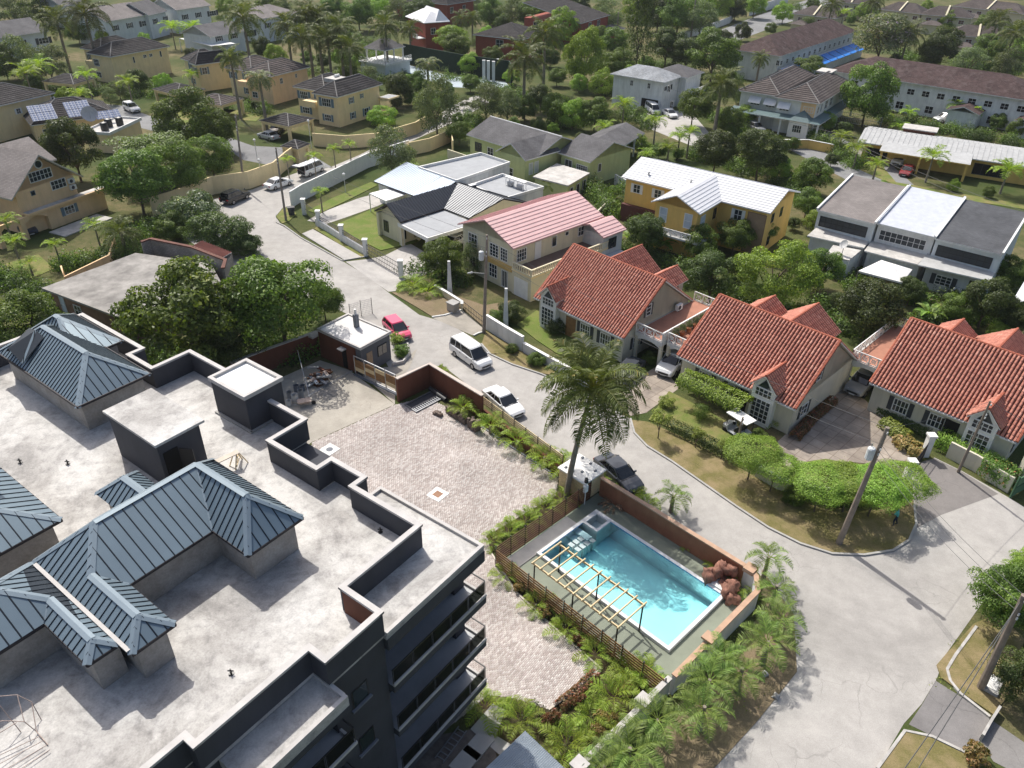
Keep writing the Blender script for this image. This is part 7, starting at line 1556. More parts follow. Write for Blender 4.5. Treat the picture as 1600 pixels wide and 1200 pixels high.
# ---- palm fronds (unit length along +x, arching)
def frond_mesh(key,mat,n=34,droop=.75,lift=.45,leafl=.24,leafw=.020,twist=.6,two=True,vee=.35,taper=True,hang=.5):
    s = np.linspace(0,1,40); ang = lift-(lift+droop*1.3)*s**1.35; ds = np.diff(s,prepend=0); X = np.cumsum(np.cos(ang)*ds); Z = np.cumsum(np.sin(ang)*ds)
    V = []; F = []; T = []; k = 0
    def quad(a,b,c,d,t):
        nonlocal k; V.extend([a,b,c,d]); F.append((k,k+1,k+2,k+3)); T.append(t); k += 4
    for i in range(0,38,3):
        j = min(39,i+3); w0,w1 = .014*(1-s[i]*.8),.014*(1-s[j]*.8)
        quad((X[i],-w0,Z[i]),(X[i],w0,Z[i]),(X[j],w1,Z[j]),(X[j],-w1,Z[j]),.85); quad((X[i],0,Z[i]-w0),(X[i],0,Z[i]+w0),(X[j],0,Z[j]+w1),(X[j],0,Z[j]-w1),.85)
    tn = rng.uniform(.2,.8)
    for q in range(n):
        f = .16+.84*(q+.5)/n; i = int(f*39); tx,tz = math.cos(ang[i]),math.sin(ang[i])
        ll = leafl*(math.sin(math.pi*min(1,(f*.86+.16)))**.7 if taper else 1)*rng.uniform(.85,1.12)
        for sgn in (-1,1):
            fw = .5+.25*f; d = np.array([fw*tx,sgn*1.0,fw*tz+vee*rng.uniform(.3,1.1)]); d /= np.linalg.norm(d)
            p0 = np.array([X[i],0,Z[i]]); mid = p0+d*ll*.5; d2 = d+np.array([0,0,-hang*rng.uniform(.7,1.6)]); d2 /= np.linalg.norm(d2); end = mid+d2*ll*.5
            wv = np.array([tx,0,tz])*leafw*rng.uniform(.8,1.2)+np.array([0,0,rng.normal(0,leafw*.4)]); tt = float(np.clip(rng.normal(.42,.17)+(.35 if f > .93 else 0),0,1))
            quad(tuple(p0-wv*.5),tuple(p0+wv*.5),tuple(mid+wv),tuple(mid-wv),tt); quad(tuple(mid-wv),tuple(mid+wv),tuple(end+wv*.15),tuple(end-wv*.15),tt)
    return np_mesh('frond_'+key,np.array(V),np.array(F),LF[mat],np.array(T))
FRD = {'coconut': [frond_mesh('coconut%d' % k,'palm',46,d,l,.26,.0085,hang=h) for k,(d,l,h) in enumerate([(.15,1.3,.6),(.6,.95,.9),(.95,.6,1.3),(1.2,.25,1.7),(1.3,-.05,1.9),(1.15,-.4,2.0)])],
       'areca': [frond_mesh('areca%d' % k,'areca',26,d,l,.30,.013,hang=.35,vee=.5) for k,(d,l) in enumerate([(.45,1.1),(.8,.85),(1.0,.6)])],
       'foxtail': [frond_mesh('foxtail%d' % k,'foxtail',34,d,l,.26,.0105,hang=.3,vee=.8) for k,(d,l) in enumerate([(.6,.9),(.9,.6),(1.15,.35)])],
       'fan': [frond_mesh('fan%d' % k,'fan',30,d,l,.30,.012,hang=.9) for k,(d,l) in enumerate([(.7,.8),(1.2,.4),(1.7,0)])],
       'dry': [frond_mesh('dry%d' % k,'dry',20,d,l,.16,.02,hang=.6) for k,(d,l) in enumerate([(.9,1.0),(1.2,.7)])]}
def banana_leaf_mesh(k):
    V,F,T = [],[],[]; s = np.linspace(0,1,10); ang = 1.0-1.6*s**1.4; ds = np.diff(s,prepend=0); X = np.cumsum(np.cos(ang)*ds); Z = np.cumsum(np.sin(ang)*ds); w = .13*np.sin(np.pi*np.clip(s*.93+.05,0,1))**.6; w[0] = .015
    for i in range(9):
        for sg in (-1,1):
            b = len(V); V += [(X[i],0,Z[i]),(X[i+1],0,Z[i+1]),(X[i+1],sg*w[i+1],Z[i+1]+.04),(X[i],sg*w[i],Z[i]+.04)]; F.append((b,b+1,b+2,b+3)); T.append(rng.uniform(.2,.8))
    return np_mesh('leaf_banana%d' % k,np.array(V),np.array(F),LF['banana'],np.array(T))
FRD['banana'] = [banana_leaf_mesh(k) for k in range(3)]
def palm_trunk(h,r,lean=(0,0),bulge=1.3):
    m = MB(); N = max(3,int(h/1.2)); prev = None
    for i in range(N):
        f0,f1 = i/N,(i+1)/N; P = lambda f: Vector((lean[0]*f**1.5,lean[1]*f**1.5,h*f)); rr = lambda f: r*(bulge-(bulge-.75)*f)
        m.tube(P(f0),P(f1),rr(f0),rr(f1),8,cap=(i == N-1))
    o = m.build('trunk',BARKP); me = o.data; me.transform(Matrix.Translation(ORI[o.name])); bpy.data.objects.remove(o); return me
TCACHE = {}
def palm(kind,x,y,h,fl,nf,label,group=None,lean=(0,0),r=.16,name=None,cat='palm',base=False,elev=(1.1,-.35),multi=0,seed=None,join=False):
    """crown point at image (x,y) at height h (or base at ground if base=True); fl frond length in m"""
    p = G(x,y,0 if base else h); p = Vector((p.x-(0 if base else lean[0]),p.y-(0 if base else lean[1]),0))
    t = thing(name or 'palm',p,label,cat,group); top = Vector((lean[0],lean[1],h))
    if h > .8:
        k = (round(h*2),round(r,2),lean)
        if k not in TCACHE: TCACHE[k] = palm_trunk(h,r,lean)
        link_mesh('trunk',TCACHE[k],t)
    fr = FRD[kind]; a0 = random.uniform(0,6.28)
    for i in range(nf):
        f = i/max(1,nf-1); a = a0+i*2.39996; me = fr[min(len(fr)-1,int(f*len(fr)*.999))]
        s = fl*random.uniform(.82,1.1)*(1-.15*(1-f)); pit = random.uniform(-.12,.12)
        o = link_mesh('frond' if kind != 'banana' else 'leaf',me,t); off = Vector((0,0,0))
        if multi: off = Vector((math.cos(a)*multi*f,math.sin(a)*multi*f,0))
        o.location = top+off+Vector((math.cos(a)*r*.5,math.sin(a)*r*.5,-.12*f)); o.rotation_euler = (random.uniform(-.25,.25),pit,a); o.scale = (s,s,s)
    return t
# joined crowns for far palms
def palm_crown_mesh(key,kind,nf):
    Vs,Fs,Ts = [],[],[]; n = 0
    for i in range(nf):
        f = i/(nf-1); a = i*2.39996; me = FRD[kind][min(len(FRD[kind])-1,int(f*len(FRD[kind])*.999))]
        V = np.empty(len(me.vertices)*3,np.float32); me.vertices.foreach_get('co',V); V = V.reshape(-1,3)*random.uniform(.85,1.1); F = np.arange(len(V)).reshape(-1,4); T = np.empty(len(me.polygons),np.float32); me.attributes['tone'].data.foreach_get('value',T)
        pit = random.uniform(-.15,.15); c,s = math.cos(pit),math.sin(pit); V = np.stack([V[:,0]*c+V[:,2]*s,V[:,1],-V[:,0]*s+V[:,2]*c],1); c,s = math.cos(a),math.sin(a); V = np.stack([V[:,0]*c-V[:,1]*s,V[:,0]*s+V[:,1]*c,V[:,2]],1)
        Vs.append(V); Fs.append(F+n); Ts.append(T); n += len(V)
    return np_mesh('palm_crown_'+key,np.concatenate(Vs),np.concatenate(Fs),LF[{'coconut': 'palm','fan': 'fan','areca': 'areca','foxtail': 'foxtail'}[kind]],np.concatenate(Ts))
PCR = {'coconut': [palm_crown_mesh('c%d' % k,'coconut',24) for k in range(2)],'fan': [palm_crown_mesh('f0','fan',24)],'areca': [palm_crown_mesh('a0','areca',14)]}
def fpalm(kind,x,y,h,fl,label,group='far palms among the houses',r=.2,base=False):
    p = G(x,y,0 if base else h); t = thing('palm',Vector((p.x,p.y,0)),label,'palm',group)
    if h > .8:
        k = (round(h*2),round(r,2),(0,0))
        if k not in TCACHE: TCACHE[k] = palm_trunk(h,r)
        link_mesh('trunk',TCACHE[k],t)
    o = link_mesh('crown',PCR[kind][len(TCACHE) % len(PCR[kind])],t); o.location = (0,0,h); s = fl; o.scale = (s,s,s); o.rotation_euler = (0,0,random.uniform(0,6.28)); return t
# hedges: clipped leafy boxes along a run of image points
STREET = [G2(*p) for p in street]
def hedge(name,pxs,wd,hgt,mat,label,n_m2=260,leaf=.13,z0=0.0,cat='hedge',kind=None,rnd=.25,zp=0.0):
    P,N = [],[]
    for (a,b) in zip(pxs,pxs[1:]):
        A,Bv = G(*a,zp),G(*b,zp); A.z = Bv.z = 0; d = (Bv-A); L = d.length; d /= L; n = Vector((-d.y,d.x,0)); cnt = int(L*(wd+2*hgt)*n_m2*.75)
        for _ in range(cnt):
            u = random.uniform(-.05,L+.05); th = random.uniform(0,math.pi); cx,cz = math.cos(th),math.sin(th); e = .5
            lx = wd/2*math.copysign(abs(cx)**e,cx)*random.uniform(1-rnd,1+rnd*.5); lz = hgt*abs(cz)**e*random.uniform(1-rnd,1+rnd*.4)
            P.append(A+d*u+n*lx+Vector((0,0,z0+lz))); N.append(n*cx+Vector((0,0,cz+.2)))
    P = np.array([tuple(p) for p in P]); N = np.array([tuple(p) for p in N])+rng.normal(size=(len(P),3))*.45; N /= np.linalg.norm(N,axis=1)[:,None]; off = np.array([P[:,0].mean(),P[:,1].mean(),0])
    ln = leaf*rng.uniform(.7,1.3,len(P)); V,F = leaf_quads(P-off,N,ln,ln*.6); o = link_mesh(name,np_mesh(name,V,F,LF[mat],rng.beta(2.2,2.4,len(P)))); o.location = off; ORI[o.name] = Vector(off)
    return tag(o,label,cat,None,kind)
def scatter_bushes(name,spots,mat,label,leaf=.16,dens=170,keep=None):
    """many low bushes that read as one planted mass: spots of (x,y,r_m,h_m) in image points"""
    Ps,Ns = [],[]
    for (x,y,r,h) in spots:
        c = G(x,y)
        if in_poly(c.x,c.y,cpts) or in_poly(c.x,c.y,STREET): continue
        n = int(dens*r*(r+h)); d = rng.normal(size=(n,3)); d /= np.linalg.norm(d,axis=1)[:,None]; d[:,2] = np.abs(d[:,2])
        lob = 1+.22*np.sin(d[:,0]*6+x)+.2*np.sin(d[:,1]*7+y); P = np.array([c.x,c.y,0])+d*np.array([r,r,h])*(lob*rng.uniform(.65,1.05,n))[:,None]; Ps.append(P); Ns.append(d+rng.normal(size=(n,3))*.5)
    P = np.concatenate(Ps); N = np.concatenate(Ns); N /= np.linalg.norm(N,axis=1)[:,None]; ln = leaf*rng.uniform(.7,1.4,len(P)); V,F = leaf_quads(P,N,ln,ln*.55)
    o = link_mesh(name,np_mesh(name,V,F,LF[mat],rng.beta(2.1,2.6,len(P)))); return tag(o,label,'ground cover' if False else None,None,'stuff')
def topx_(p):
    d = Vector(p)-Vector((0,0,CAM_H)); return (800+CAM_F*d.dot(_rt)/d.dot(_fw),600-CAM_F*d.dot(_up)/d.dot(_fw))
# ---- the tall coconut palm by the pump house
palm('coconut',927,606,9.0,5.7,40,'tall coconut palm leaning over the street beside the pump house',lean=(1.5,1.53),r=.19,name='coconut_palm')
# ---- big trees, left
tree('mango',432,468,92,'largest dark tree overhanging the street above the guardhouse',vs=.9); tree('bigleaf',288,492,95,'big leaved tree right behind the apartment parapet',vs=.95); tree('dark',360,520,60,'dark understorey tree between the two big trees',vs=.9)
tree('mango',38,512,66,'leafy tree at the left edge behind the slate roof'); tree('mango',505,470,34,'smaller tree at the street end of the big dark tree'); tree('dark',112,232,48,'round dark tree in front of the solar panel roof',vs=1.1)
tree('mango',210,275,56,'wide leafy tree right behind the peach house',vs=.9); tree('mango',275,262,48,'leafy tree between the peach house and the estate wall'); tree('layered',240,232,50,'feathery layered tree above the peach house',vs=1.0); tree('mango',290,190,52,'tall tree beside the estate lane',vs=1.0); tree('mango',338,200,34,'smaller tree at the right of the estate lane tree'); tree('mango',330,245,38,'slim leafy tree at the cream estate wall')
shrub('flower',300,330,46,'pale flowering shrub by the black car'); shrub('dark',345,366,50,'dark rounded shrub left of the road bend'); shrub('mango',270,355,30,'green shrub behind the block wall'); shrub('dark',385,385,26,'small dark shrub at the road bend')
tree('grey',612,236,44,'airy grey green tree behind the white wall'); tree('grey',682,168,40,'tall grey green tree at the estate wall corner',vs=1.3); tree('grey',760,158,32,'grey green tree left of the lane pillars'); tree('grey',792,166,28,'smaller grey green tree right of the lane pillars'); tree('mango',717,205,20,'narrow green tree before the lime house'); shrub('bright',598,183,24,'clipped round bright bush beside the cream house',name='bush'); tree('dark',622,135,26,'dark tree behind the cream house porch')
tree('bright',706,62,30,'yellow green tree in front of the red tower house',vs=.8); tree('mango',712,75,24,'green tree at the tennis court screen')
# middle, behind the villas
tree('bright',1212,428,66,'large bright green rounded tree behind the second villa',vs=.9); tree('dark',1115,430,48,'dark rounded tree left of the bright green tree',vs=.9); tree('dark',1008,362,36,'dark tree between pink and yellow houses'); tree('mango',1092,378,30,'green tree below the yellow house gable'); tree('mango',1150,366,30,'green tree below the yellow house patio'); tree('mango',1192,358,24,'small tree at the yellow house corner'); tree('mango',1286,420,36,'mid green tree tucked behind the bright tree, right side'); tree('dark',1362,480,60,'dark mango tree between the second and third villas',vs=.85); tree('dark',1425,452,24,'dark tree in front of the tent canopy'); tree('dark',1545,470,44,'dark tree behind the third villa, right side'); tree('mango',1575,425,32,'green tree below the dark grey town house'); tree('mango',1500,480,28,'green tree above the third villa ridge'); tree('mango',1262,318,26,'green tree between yellow house and town houses'); tree('bright',1275,345,20,'bright small tree at the taupe town house corner'); tree('dark',1590,500,30,'dark tree at the right edge above the villa')
tree('dark',1120,234,36,'dark rounded tree behind the white metal roof, left one'); tree('dark',1190,236,42,'dark rounded tree behind the white metal roof, right one',vs=.95); tree('bright',1217,262,22,'bright round small tree near the yellow garden wall'); tree('mango',1272,272,30,'round green tree in front of the bungalow drive'); tree('mango',1360,148,44,'dense green tree before the long maroon roof',vs=1.15); tree('dark',1408,128,24,'dark tree touching the long maroon roof'); tree('lilac',1380,58,42,'lilac flowering tree between the maroon buildings'); shrub('mango',1265,112,32,'broad green bush over the blue awnings'); tree('dark',1472,72,36,'dark rounded tree behind the maroon roof, middle'); tree('mango',1545,76,26,'green tree behind the maroon roof, right'); tree('grey',1515,96,34,'grey rounded clipped tree behind the maroon roof',vs=.7)
tree('conifer',1000,52,30,'tall dark conifer rising beside the red town house',hz=2.0,vs=1.1); tree('bright',914,92,36,'tall dense tree left of the conifer',vs=1.4); tree('bright',880,42,25,'bright topped tree above the tall dense tree',vs=1.3); tree('mango',965,100,26,'green tree behind the white house roof, left'); tree('dark',1042,72,32,'dark tree behind the white house roof, middle'); tree('dark',1075,82,28,'dark tree behind the white house roof, right'); tree('mango',1116,86,42,'large green tree at the corner of the maroon row')
tree('mango',868,168,26,'rounded tree above the lime house roof'); tree('dark',845,150,22,'dark tree by the big fan of palms'); shrub('mango',985,150,20,'green bush left of the white house garage'); tree('mango',930,175,26,'leafy tree beyond the lime house ridge'); tree('mango',1085,165,30,'leafy tree right of the white house garage'); tree('dark',655,20,26,'dark tree left of the red tower house')
# pink house front garden
tree('mango',690,402,34,'dark green tree in front of the carport slab',hz=1.0); tree('grey',740,405,24,'thin tree before the pink house windows',vs=1.3); palm('areca',645,445,.3,2.3,14,'yellowish palm clump by the lower driveway',multi=.5); palm('areca',668,455,.3,2.2,14,'yellowish palm clump in the dirt yard',multi=.5)
shrub('dark',800,487,24,'flowering shrub beside the first villa bay'); shrub('mango',775,497,18,'green shrub behind the scalloped wall'); shrub('mango',838,562,16,'green shrub on the low white villa wall'); shrub('dark',872,508,22,'dark shrubs under the first villa windows'); shrub('mango',800,545,11,'small shrub on the verge beside the utility pole'); shrub('mango',1016,560,14,'shrub at the first villa carport')
# second villa garden
hedge('vine_pergola',[(1066,588),(1100,600),(1135,617),(1166,632)],2.4,1.0,'bright','dense leafy vine trellis along the second villa eave',leaf=.17,z0=1.7,zp=2.3); shrub('topiary',1097,645,17,'clipped round topiary ball on the villa lawn',vs=1.1,name='topiary')
for x,y,r,l in [(1033,652,20,'variegated small tree nearest the flagstone drive'),(1090,676,14,'variegated small tree second along the verge'),(1132,693,14,'variegated small tree third along the verge')]: tree('yellow',x,y,r,l,'variegated verge trees',hz=1.9,vs=.75)
shrub('yellow',1042,628,16,'variegated shrub by the villa drive'); hedge('hedge',[(1040,668),(1075,684),(1110,702),(1150,722)],1.1,1.0,'dark','low dark hedge behind the verge trees',leaf=.12); palm('areca',1207,655,.3,1.6,12,'spiky palm beside the golf cart',multi=.3); shrub('mango',1185,680,15,'green shrub below the golf cart')
UT = 'flat clipped umbrella trees along the verge'
for x,y,r,l in [(1178,708,34,'clipped flat topped tree right of the golf cart'),(1212,732,30,'clipped flat topped tree at the hedge gap'),(1285,757,36,'clipped umbrella tree left of the leaning pole'),(1330,757,36,'clipped umbrella tree right behind the leaning pole'),(1372,762,38,'clipped umbrella tree above the person in teal'),(1412,752,34,'clipped umbrella tree at the flagstone gate')]: tree('clip',x,y,r,l,UT,hz=1.45,vs=.48,sx=1.15)
hedge('hedge',[(1235,770),(1290,786),(1350,783),(1405,768)],.8,1.3,'mango','loose green hedge under the clipped umbrella trees',leaf=.14); shrub('mango',1240,776,20,'fern like shrub at the hedge gap')
hedge('flower_bed',[(1405,690),(1420,705),(1440,712)],1.6,.8,'croton','bed of orange and yellow crotons by the third villa',leaf=.22,cat='flower bed'); hedge('flower_bed',[(1380,665),(1400,680),(1415,690)],1.3,.9,'yellow','yellow leaved planting bed along the flagstones',leaf=.2,cat='flower bed')
hedge('hedge',[(1462,694),(1500,712),(1540,735),(1560,745)],1.8,1.5,'bright','green hedge on the cream wall, left of the red flowers',leaf=.13); hedge('flowering_hedge',[(1530,738),(1560,752),(1578,764)],1.6,1.7,'redfl','red flowering hedge spilling over the cream wall',leaf=.16)
hedge('flower_bed',[(1240,688),(1270,655),(1300,630)],.9,.7,'crimson','dark red planting strip along the second villa gable',leaf=.18,cat='flower bed'); hedge('flower_bed',[(1372,645),(1420,668),(1450,684)],.8,.8,'dark','dark shrubs under the third villa windows',leaf=.16,cat='shrubs')
# right edge
tree('mango',1572,930,58,'bright leafy tree at the right edge beside the roadway',hz=.95); tree('dark',1595,1055,48,'dark leafy tree at the right edge below the leaning pole',hz=.95); shrub('croton',1528,1180,22,'reddish green bush beside the dark driveway',vs=1.0); tree('bright',1610,885,36,'light green tree at the far right edge',hz=1.0)
# guardhouse planter
shrub('yellow',622,528,16,'yellow green shrub in the guardhouse planter'); shrub('mango',628,548,15,'green shrub in the guardhouse planter, front')
# ---- palms round the court and pool
CP_ = 'clumping palms along the court wall'
for i,(x,y,l) in enumerate([(724,650,'first clumping palm from the brown wall corner'),(766,678,'second clumping palm along the court wall'),(808,702,'third clumping palm along the court wall'),(850,728,'fourth clumping palm along the court wall'),(876,740,'fifth clumping palm beside the pump house')]): palm('areca',x,y,.9,1.75,13,l,CP_,base=True,multi=.25,r=.12)
for i,(x,y,s,l) in enumerate([(878,782,1.4,'palm clump nearest the pump house wall'),(850,798,1.35,'palm clump second along the slat fence'),(822,818,1.5,'palm clump third along the slat fence'),(795,836,1.4,'palm clump fourth along the slat fence'),(772,848,1.2,'palm clump at the court corner of the slat fence')]): palm('areca',x,y,.25,s,12,l,'palm clumps along the dark slat fence',base=True,multi=.45)
for i,(x,y,s,l) in enumerate([(788,903,1.1,'small palm at the fence corner below the deck'),(838,948,1.25,'palm clump below the pergola, left'),(884,988,1.3,'palm clump below the pergola, right'),(930,1026,1.35,'palm clump before the long brown fence'),(984,1056,1.6,'tall palm clump at the end of the brown fence'),(958,1092,1.9,'large palm clump beside the bottom court edge'),(925,1122,1.5,'dark palm clump behind the crimson plants'),(815,1130,1.6,'palm clump left of the tin shed'),(885,1168,2.0,'large palm clump right of the tin shed'),(757,1108,1.5,'palm clump at the balcony corner'),(1010,1062,1.5,'palm clump against the pale pool wall')]): palm('areca',x,y,.3,s,13,l,'palm clumps in the lower garden bed',base=True,multi=.4)
for i,(x,y,h,s,l) in enumerate([(1048,800,1.6,1.84,'small foxtail palm on the street side of the pool wall'),(1192,905,2.1,1.94,'foxtail palm at the pool wall corner'),(1204,950,1.9,1.84,'foxtail palm just below the wall corner'),(1212,1002,2.2,2.04,'foxtail palm among the bushy palms on verge'),(1190,1038,2.1,2.32,'bushy palm below the pool end wall'),(1118,1062,2.0,2.04,'bushy palm left of the pool end wall'),(1100,1098,2.1,2.42,'wide palm on the dry verge, middle'),(1092,1140,1.9,2.13,'palm on the dry verge, lower one'),(1022,1152,1.7,2.13,'dark palm behind the grey boundary wall'),(978,1205,1.8,2.52,'large palm at the bottom edge on the verge'),(1150,1080,1.8,1.84,'palm at the verge edge toward the road'),(940,1225,1.5,2.13,'palm at the bottom edge behind the wall')]): palm('foxtail',x,y,h,s,12,l,'bushy palms along the dry verge',base=True,r=.14)
for i,(x,y,s,l) in enumerate([(1122,892,1.2,'fan of palm leaves behind the rock waterfall'),(1160,918,1.5,'yellowish palm beside the rock waterfall'),(688,582,1.0,'tiny palm on the street side of the brown wall'),(1078,852,.9,'tiny palm at the foot of the pool wall'),(1102,868,.8,'tiny palm second along the pool wall foot'),(978,768,1.2,'palm tuft inside the pool wall by the dark car'),(940,752,1.5,'palm tuft behind the pump house'),(988,778,1.5,'palm tuft beside the dark sedan'),(1010,790,1.2,'palm tuft right of the dark sedan on the wall')]): palm('areca',x,y,.2,s,12,l,'small palms about the pool',base=True,multi=.2)
palm('dry',958,790,.1,1.3,18,'withered brown grass clump in the pool corner',base=True,multi=.3,name='dry_grass',cat='grass')
for i,(x,y,s,h) in enumerate([(812,926,.45,.7),(852,962,.5,.7),(905,1008,.45,.8),(862,1128,.6,.7),(978,1085,.55,.8),(940,1128,.5,.7),(932,1150,.5,.6),(820,1165,.4,.5),(905,1100,.5,.6),(960,1130,.4,.5)]):
    k = ['croton','croton','crimson','crimson','croton','croton','croton','crimson','crimson','croton'][i]; r_ = s*CAM_F/depth(G(x,y)); 
    shrub(k,x,y-8,r_,['peach croton at the slat fence corner','peach croton below the pergola','purple red shrub before the brown fence','crimson shrub at the lower court edge','peach croton near the pool wall end','peach croton behind the big palm clump','peach croton by the grey wall','purple shrub beside the tin shed','crimson shrub at the court edge corner','orange croton against the grey wall'][i],'colourful shrubs of the garden bed',vs=1.1)
hedge('flower_bed',[(872,1108),(900,1086),(930,1058)],.7,.5,'crimson','row of crimson plants along the lower court edge',leaf=.16,cat='flower bed')
scatter_bushes('ground_cover',[(785+i*12+random.uniform(-6,6),905+i*10+random.uniform(-8,8),.35,.4) for i in range(12)]+[(880+random.uniform(-60,110),1110+random.uniform(-40,80),.4,.45) for _ in range(22)]+[(756+i*6.5,665+i*4.3,.28,.3) for i in range(18)]+[(775+i*7,855-i*4.6,.4,.45) for i in range(9)],'dark','low green planting filling the garden beds',.13)
scatter_bushes('weeds',[(1200+random.uniform(-60,40),1030+random.uniform(-90,90),.25,.12) for _ in range(60)]+[(1480+random.uniform(-30,60),1040+random.uniform(-40,50),.25,.15) for _ in range(30)]+[(1000+random.uniform(0,380),700+random.uniform(-10,90),.2,.08) for _ in range(40)],'yellow','dry weeds on the verges',.1,60)
# ---- mid and far palms
palm('banana',1030,385,.6,3.0,9,'banana plant in front of the yellow house',name='banana_plant',cat='plant'); palm('banana',985,375,.6,2.2,7,'small banana plant near the pink annex',name='banana_plant',cat='plant'); palm('banana',1450,492,.5,2.6,8,'banana plant behind the third villa terrace',name='banana_plant',cat='plant')
palm('coconut',188,362,3.2,3.6,22,'young coconut palm behind the flat concrete roof',r=.22); palm('areca',147,352,3.4,2.0,12,'slim palm in front of the peach annex',r=.1); palm('areca',85,382,2.8,1.8,12,'short palm in front of the peach carport',r=.1); palm('areca',20,378,3.0,2.2,14,'palm at the left edge below the peach house',r=.12); palm('areca',8,345,3.4,2.2,12,'palm touching the left edge by the peach wall',r=.12); palm('areca',45,412,1.5,1.6,10,'low palm in the peach house yard',r=.1)
SP = 'slim street palms by the gatehouse'
for x,y,h,l in [(448,250,3.6,'slim street palm nearest the gatehouse'),(490,244,4.0,'slim street palm left of the open van'),(521,232,4.2,'slim street palm above the white wall, left'),(546,226,4.2,'slim street palm above the white wall, right'),(500,300,3.0,'slim palm inside the white wall on the lawn')]: palm('areca',x,y,h,1.7,12,l,SP,r=.09)
fpalm('fan',405,122,9,3.4,'weeping fan palm in front of the cream pair',r=.25); fpalm('coconut',820,92,11,6.5,'large coconut palm right of the tennis court',r=.28); fpalm('coconut',852,52,12,6,'coconut palm behind the large one by the court',r=.28); fpalm('coconut',1128,132,9,5.2,'big royal palm before the awning house',r=.3); fpalm('coconut',380,28,13,6.5,'tall palm over the low terrace house roofs',r=.3); fpalm('coconut',132,22,13,7,'tall coconut palm at top left, right hand one',r=.3); fpalm('coconut',88,32,11,6,'tall coconut palm at top left, left hand one',r=.3); fpalm('coconut',602,40,11,5,'palm beside the gazebo',r=.25); fpalm('fan',668,100,6,3.6,'fan palm with brown skirt by the tennis court',r=.25)
for i,(x,y,h) in enumerate([(448,40,12),(470,58,11),(495,30,13),(512,62,10),(530,45,12),(545,75,9),(478,22,14)]): fpalm('coconut',x,y,h,5.5,['tall cluster palm standing farthest left','tall cluster palm low at the front left','tall cluster palm with the highest crown, middle','tall cluster palm low at the front right','tall cluster palm second from the right','shortest palm of the tall cluster, right end','tall cluster palm at the top edge'][i],'tall palm cluster',r=.28)
for i,(x,y,h,s,k,l) in enumerate([(1458,246,4,3.0,'areca','palm in front of the bungalow carport'),(1575,268,3.5,3.2,'areca','palm clump at the bungalow right end'),(1188,92,6,3,'coconut','palm against the white end of maroon row'),(1420,52,9,5.5,'coconut','royal palm right of the lilac tree'),(1300,8,10,4.5,'coconut','palm at the top edge right of the road'),(1318,22,6,3.6,'areca','yellowish palm behind the maroon roof'),(1585,52,10,6,'coconut','palm at the upper right edge, front'),(1560,30,10,5,'coconut','palm at the upper right edge, back'),(1365,3,9,5,'coconut','palm at the top edge behind the lilac tree'),(945,200,3,2.6,'areca','palm clump above the lime house'),(975,165,3.4,3.2,'areca','palm clump left of the white truck'),(1025,190,4,2.6,'areca','palm in front of the white cars'),(1062,215,3.6,2.4,'areca','palm pair by the white drive, left'),(1078,208,4.2,2.4,'areca','palm pair by the white drive, right'),(1045,232,2.2,2.2,'areca','low yellow palm behind the white metal roof'),(640,262,1,2,'areca','low palm by the blue metal roof'),(860,290,1.5,1.8,'areca','palm between the flat roofs and patio'),(1405,200,2,2.4,'areca','palm by the bungalow roof box'),(1340,235,3,2.6,'areca','palm left of the bungalow'),(1315,215,2.5,2.4,'areca','palm by the white picket fence'),(1370,258,2.5,2.2,'areca','palm at the bungalow drive'),(1495,165,3,2.4,'areca','palm before the maroon porch, left'),(1520,175,2.6,2.4,'areca','palm before the maroon porch, right'),(1380,180,2,2.6,'areca','low palm beneath the dense green tree'),(1420,178,2,2.4,'areca','low palm at the maroon row yard'),(200,130,5,3,'areca','palm beside the long cream wall'),(135,120,5,3,'areca','palm by the left estate carport'),(125,150,2.5,3,'areca','low palm by the estate lane'),(300,118,3.5,2.4,'areca','palm against the corner bay house'),(360,90,11,3.6,'coconut','thin palm rising above the cream pair'),(268,45,5,4,'areca','palm clump below the white end terrace'),(300,45,5,4,'areca','palm clump beside the shade canopy'),(40,115,5,4,'areca','palm clump at the left edge garden'),(60,105,5,4,'areca','second palm clump at the left edge garden'),(640,45,8,4,'coconut','palm left of the red tower'),(738,28,6,4,'coconut','palm right of the red tower'),(720,30,6,4,'coconut','palm just behind the red tower'),(1010,242,1.5,2,'areca','low palm behind the lime verandah'),(780,300,.8,1.4,'areca','tiny palm by the flat roof parapet')]): fpalm(k,x,y,h,s,l,r=.14 if k == 'areca' else .24)
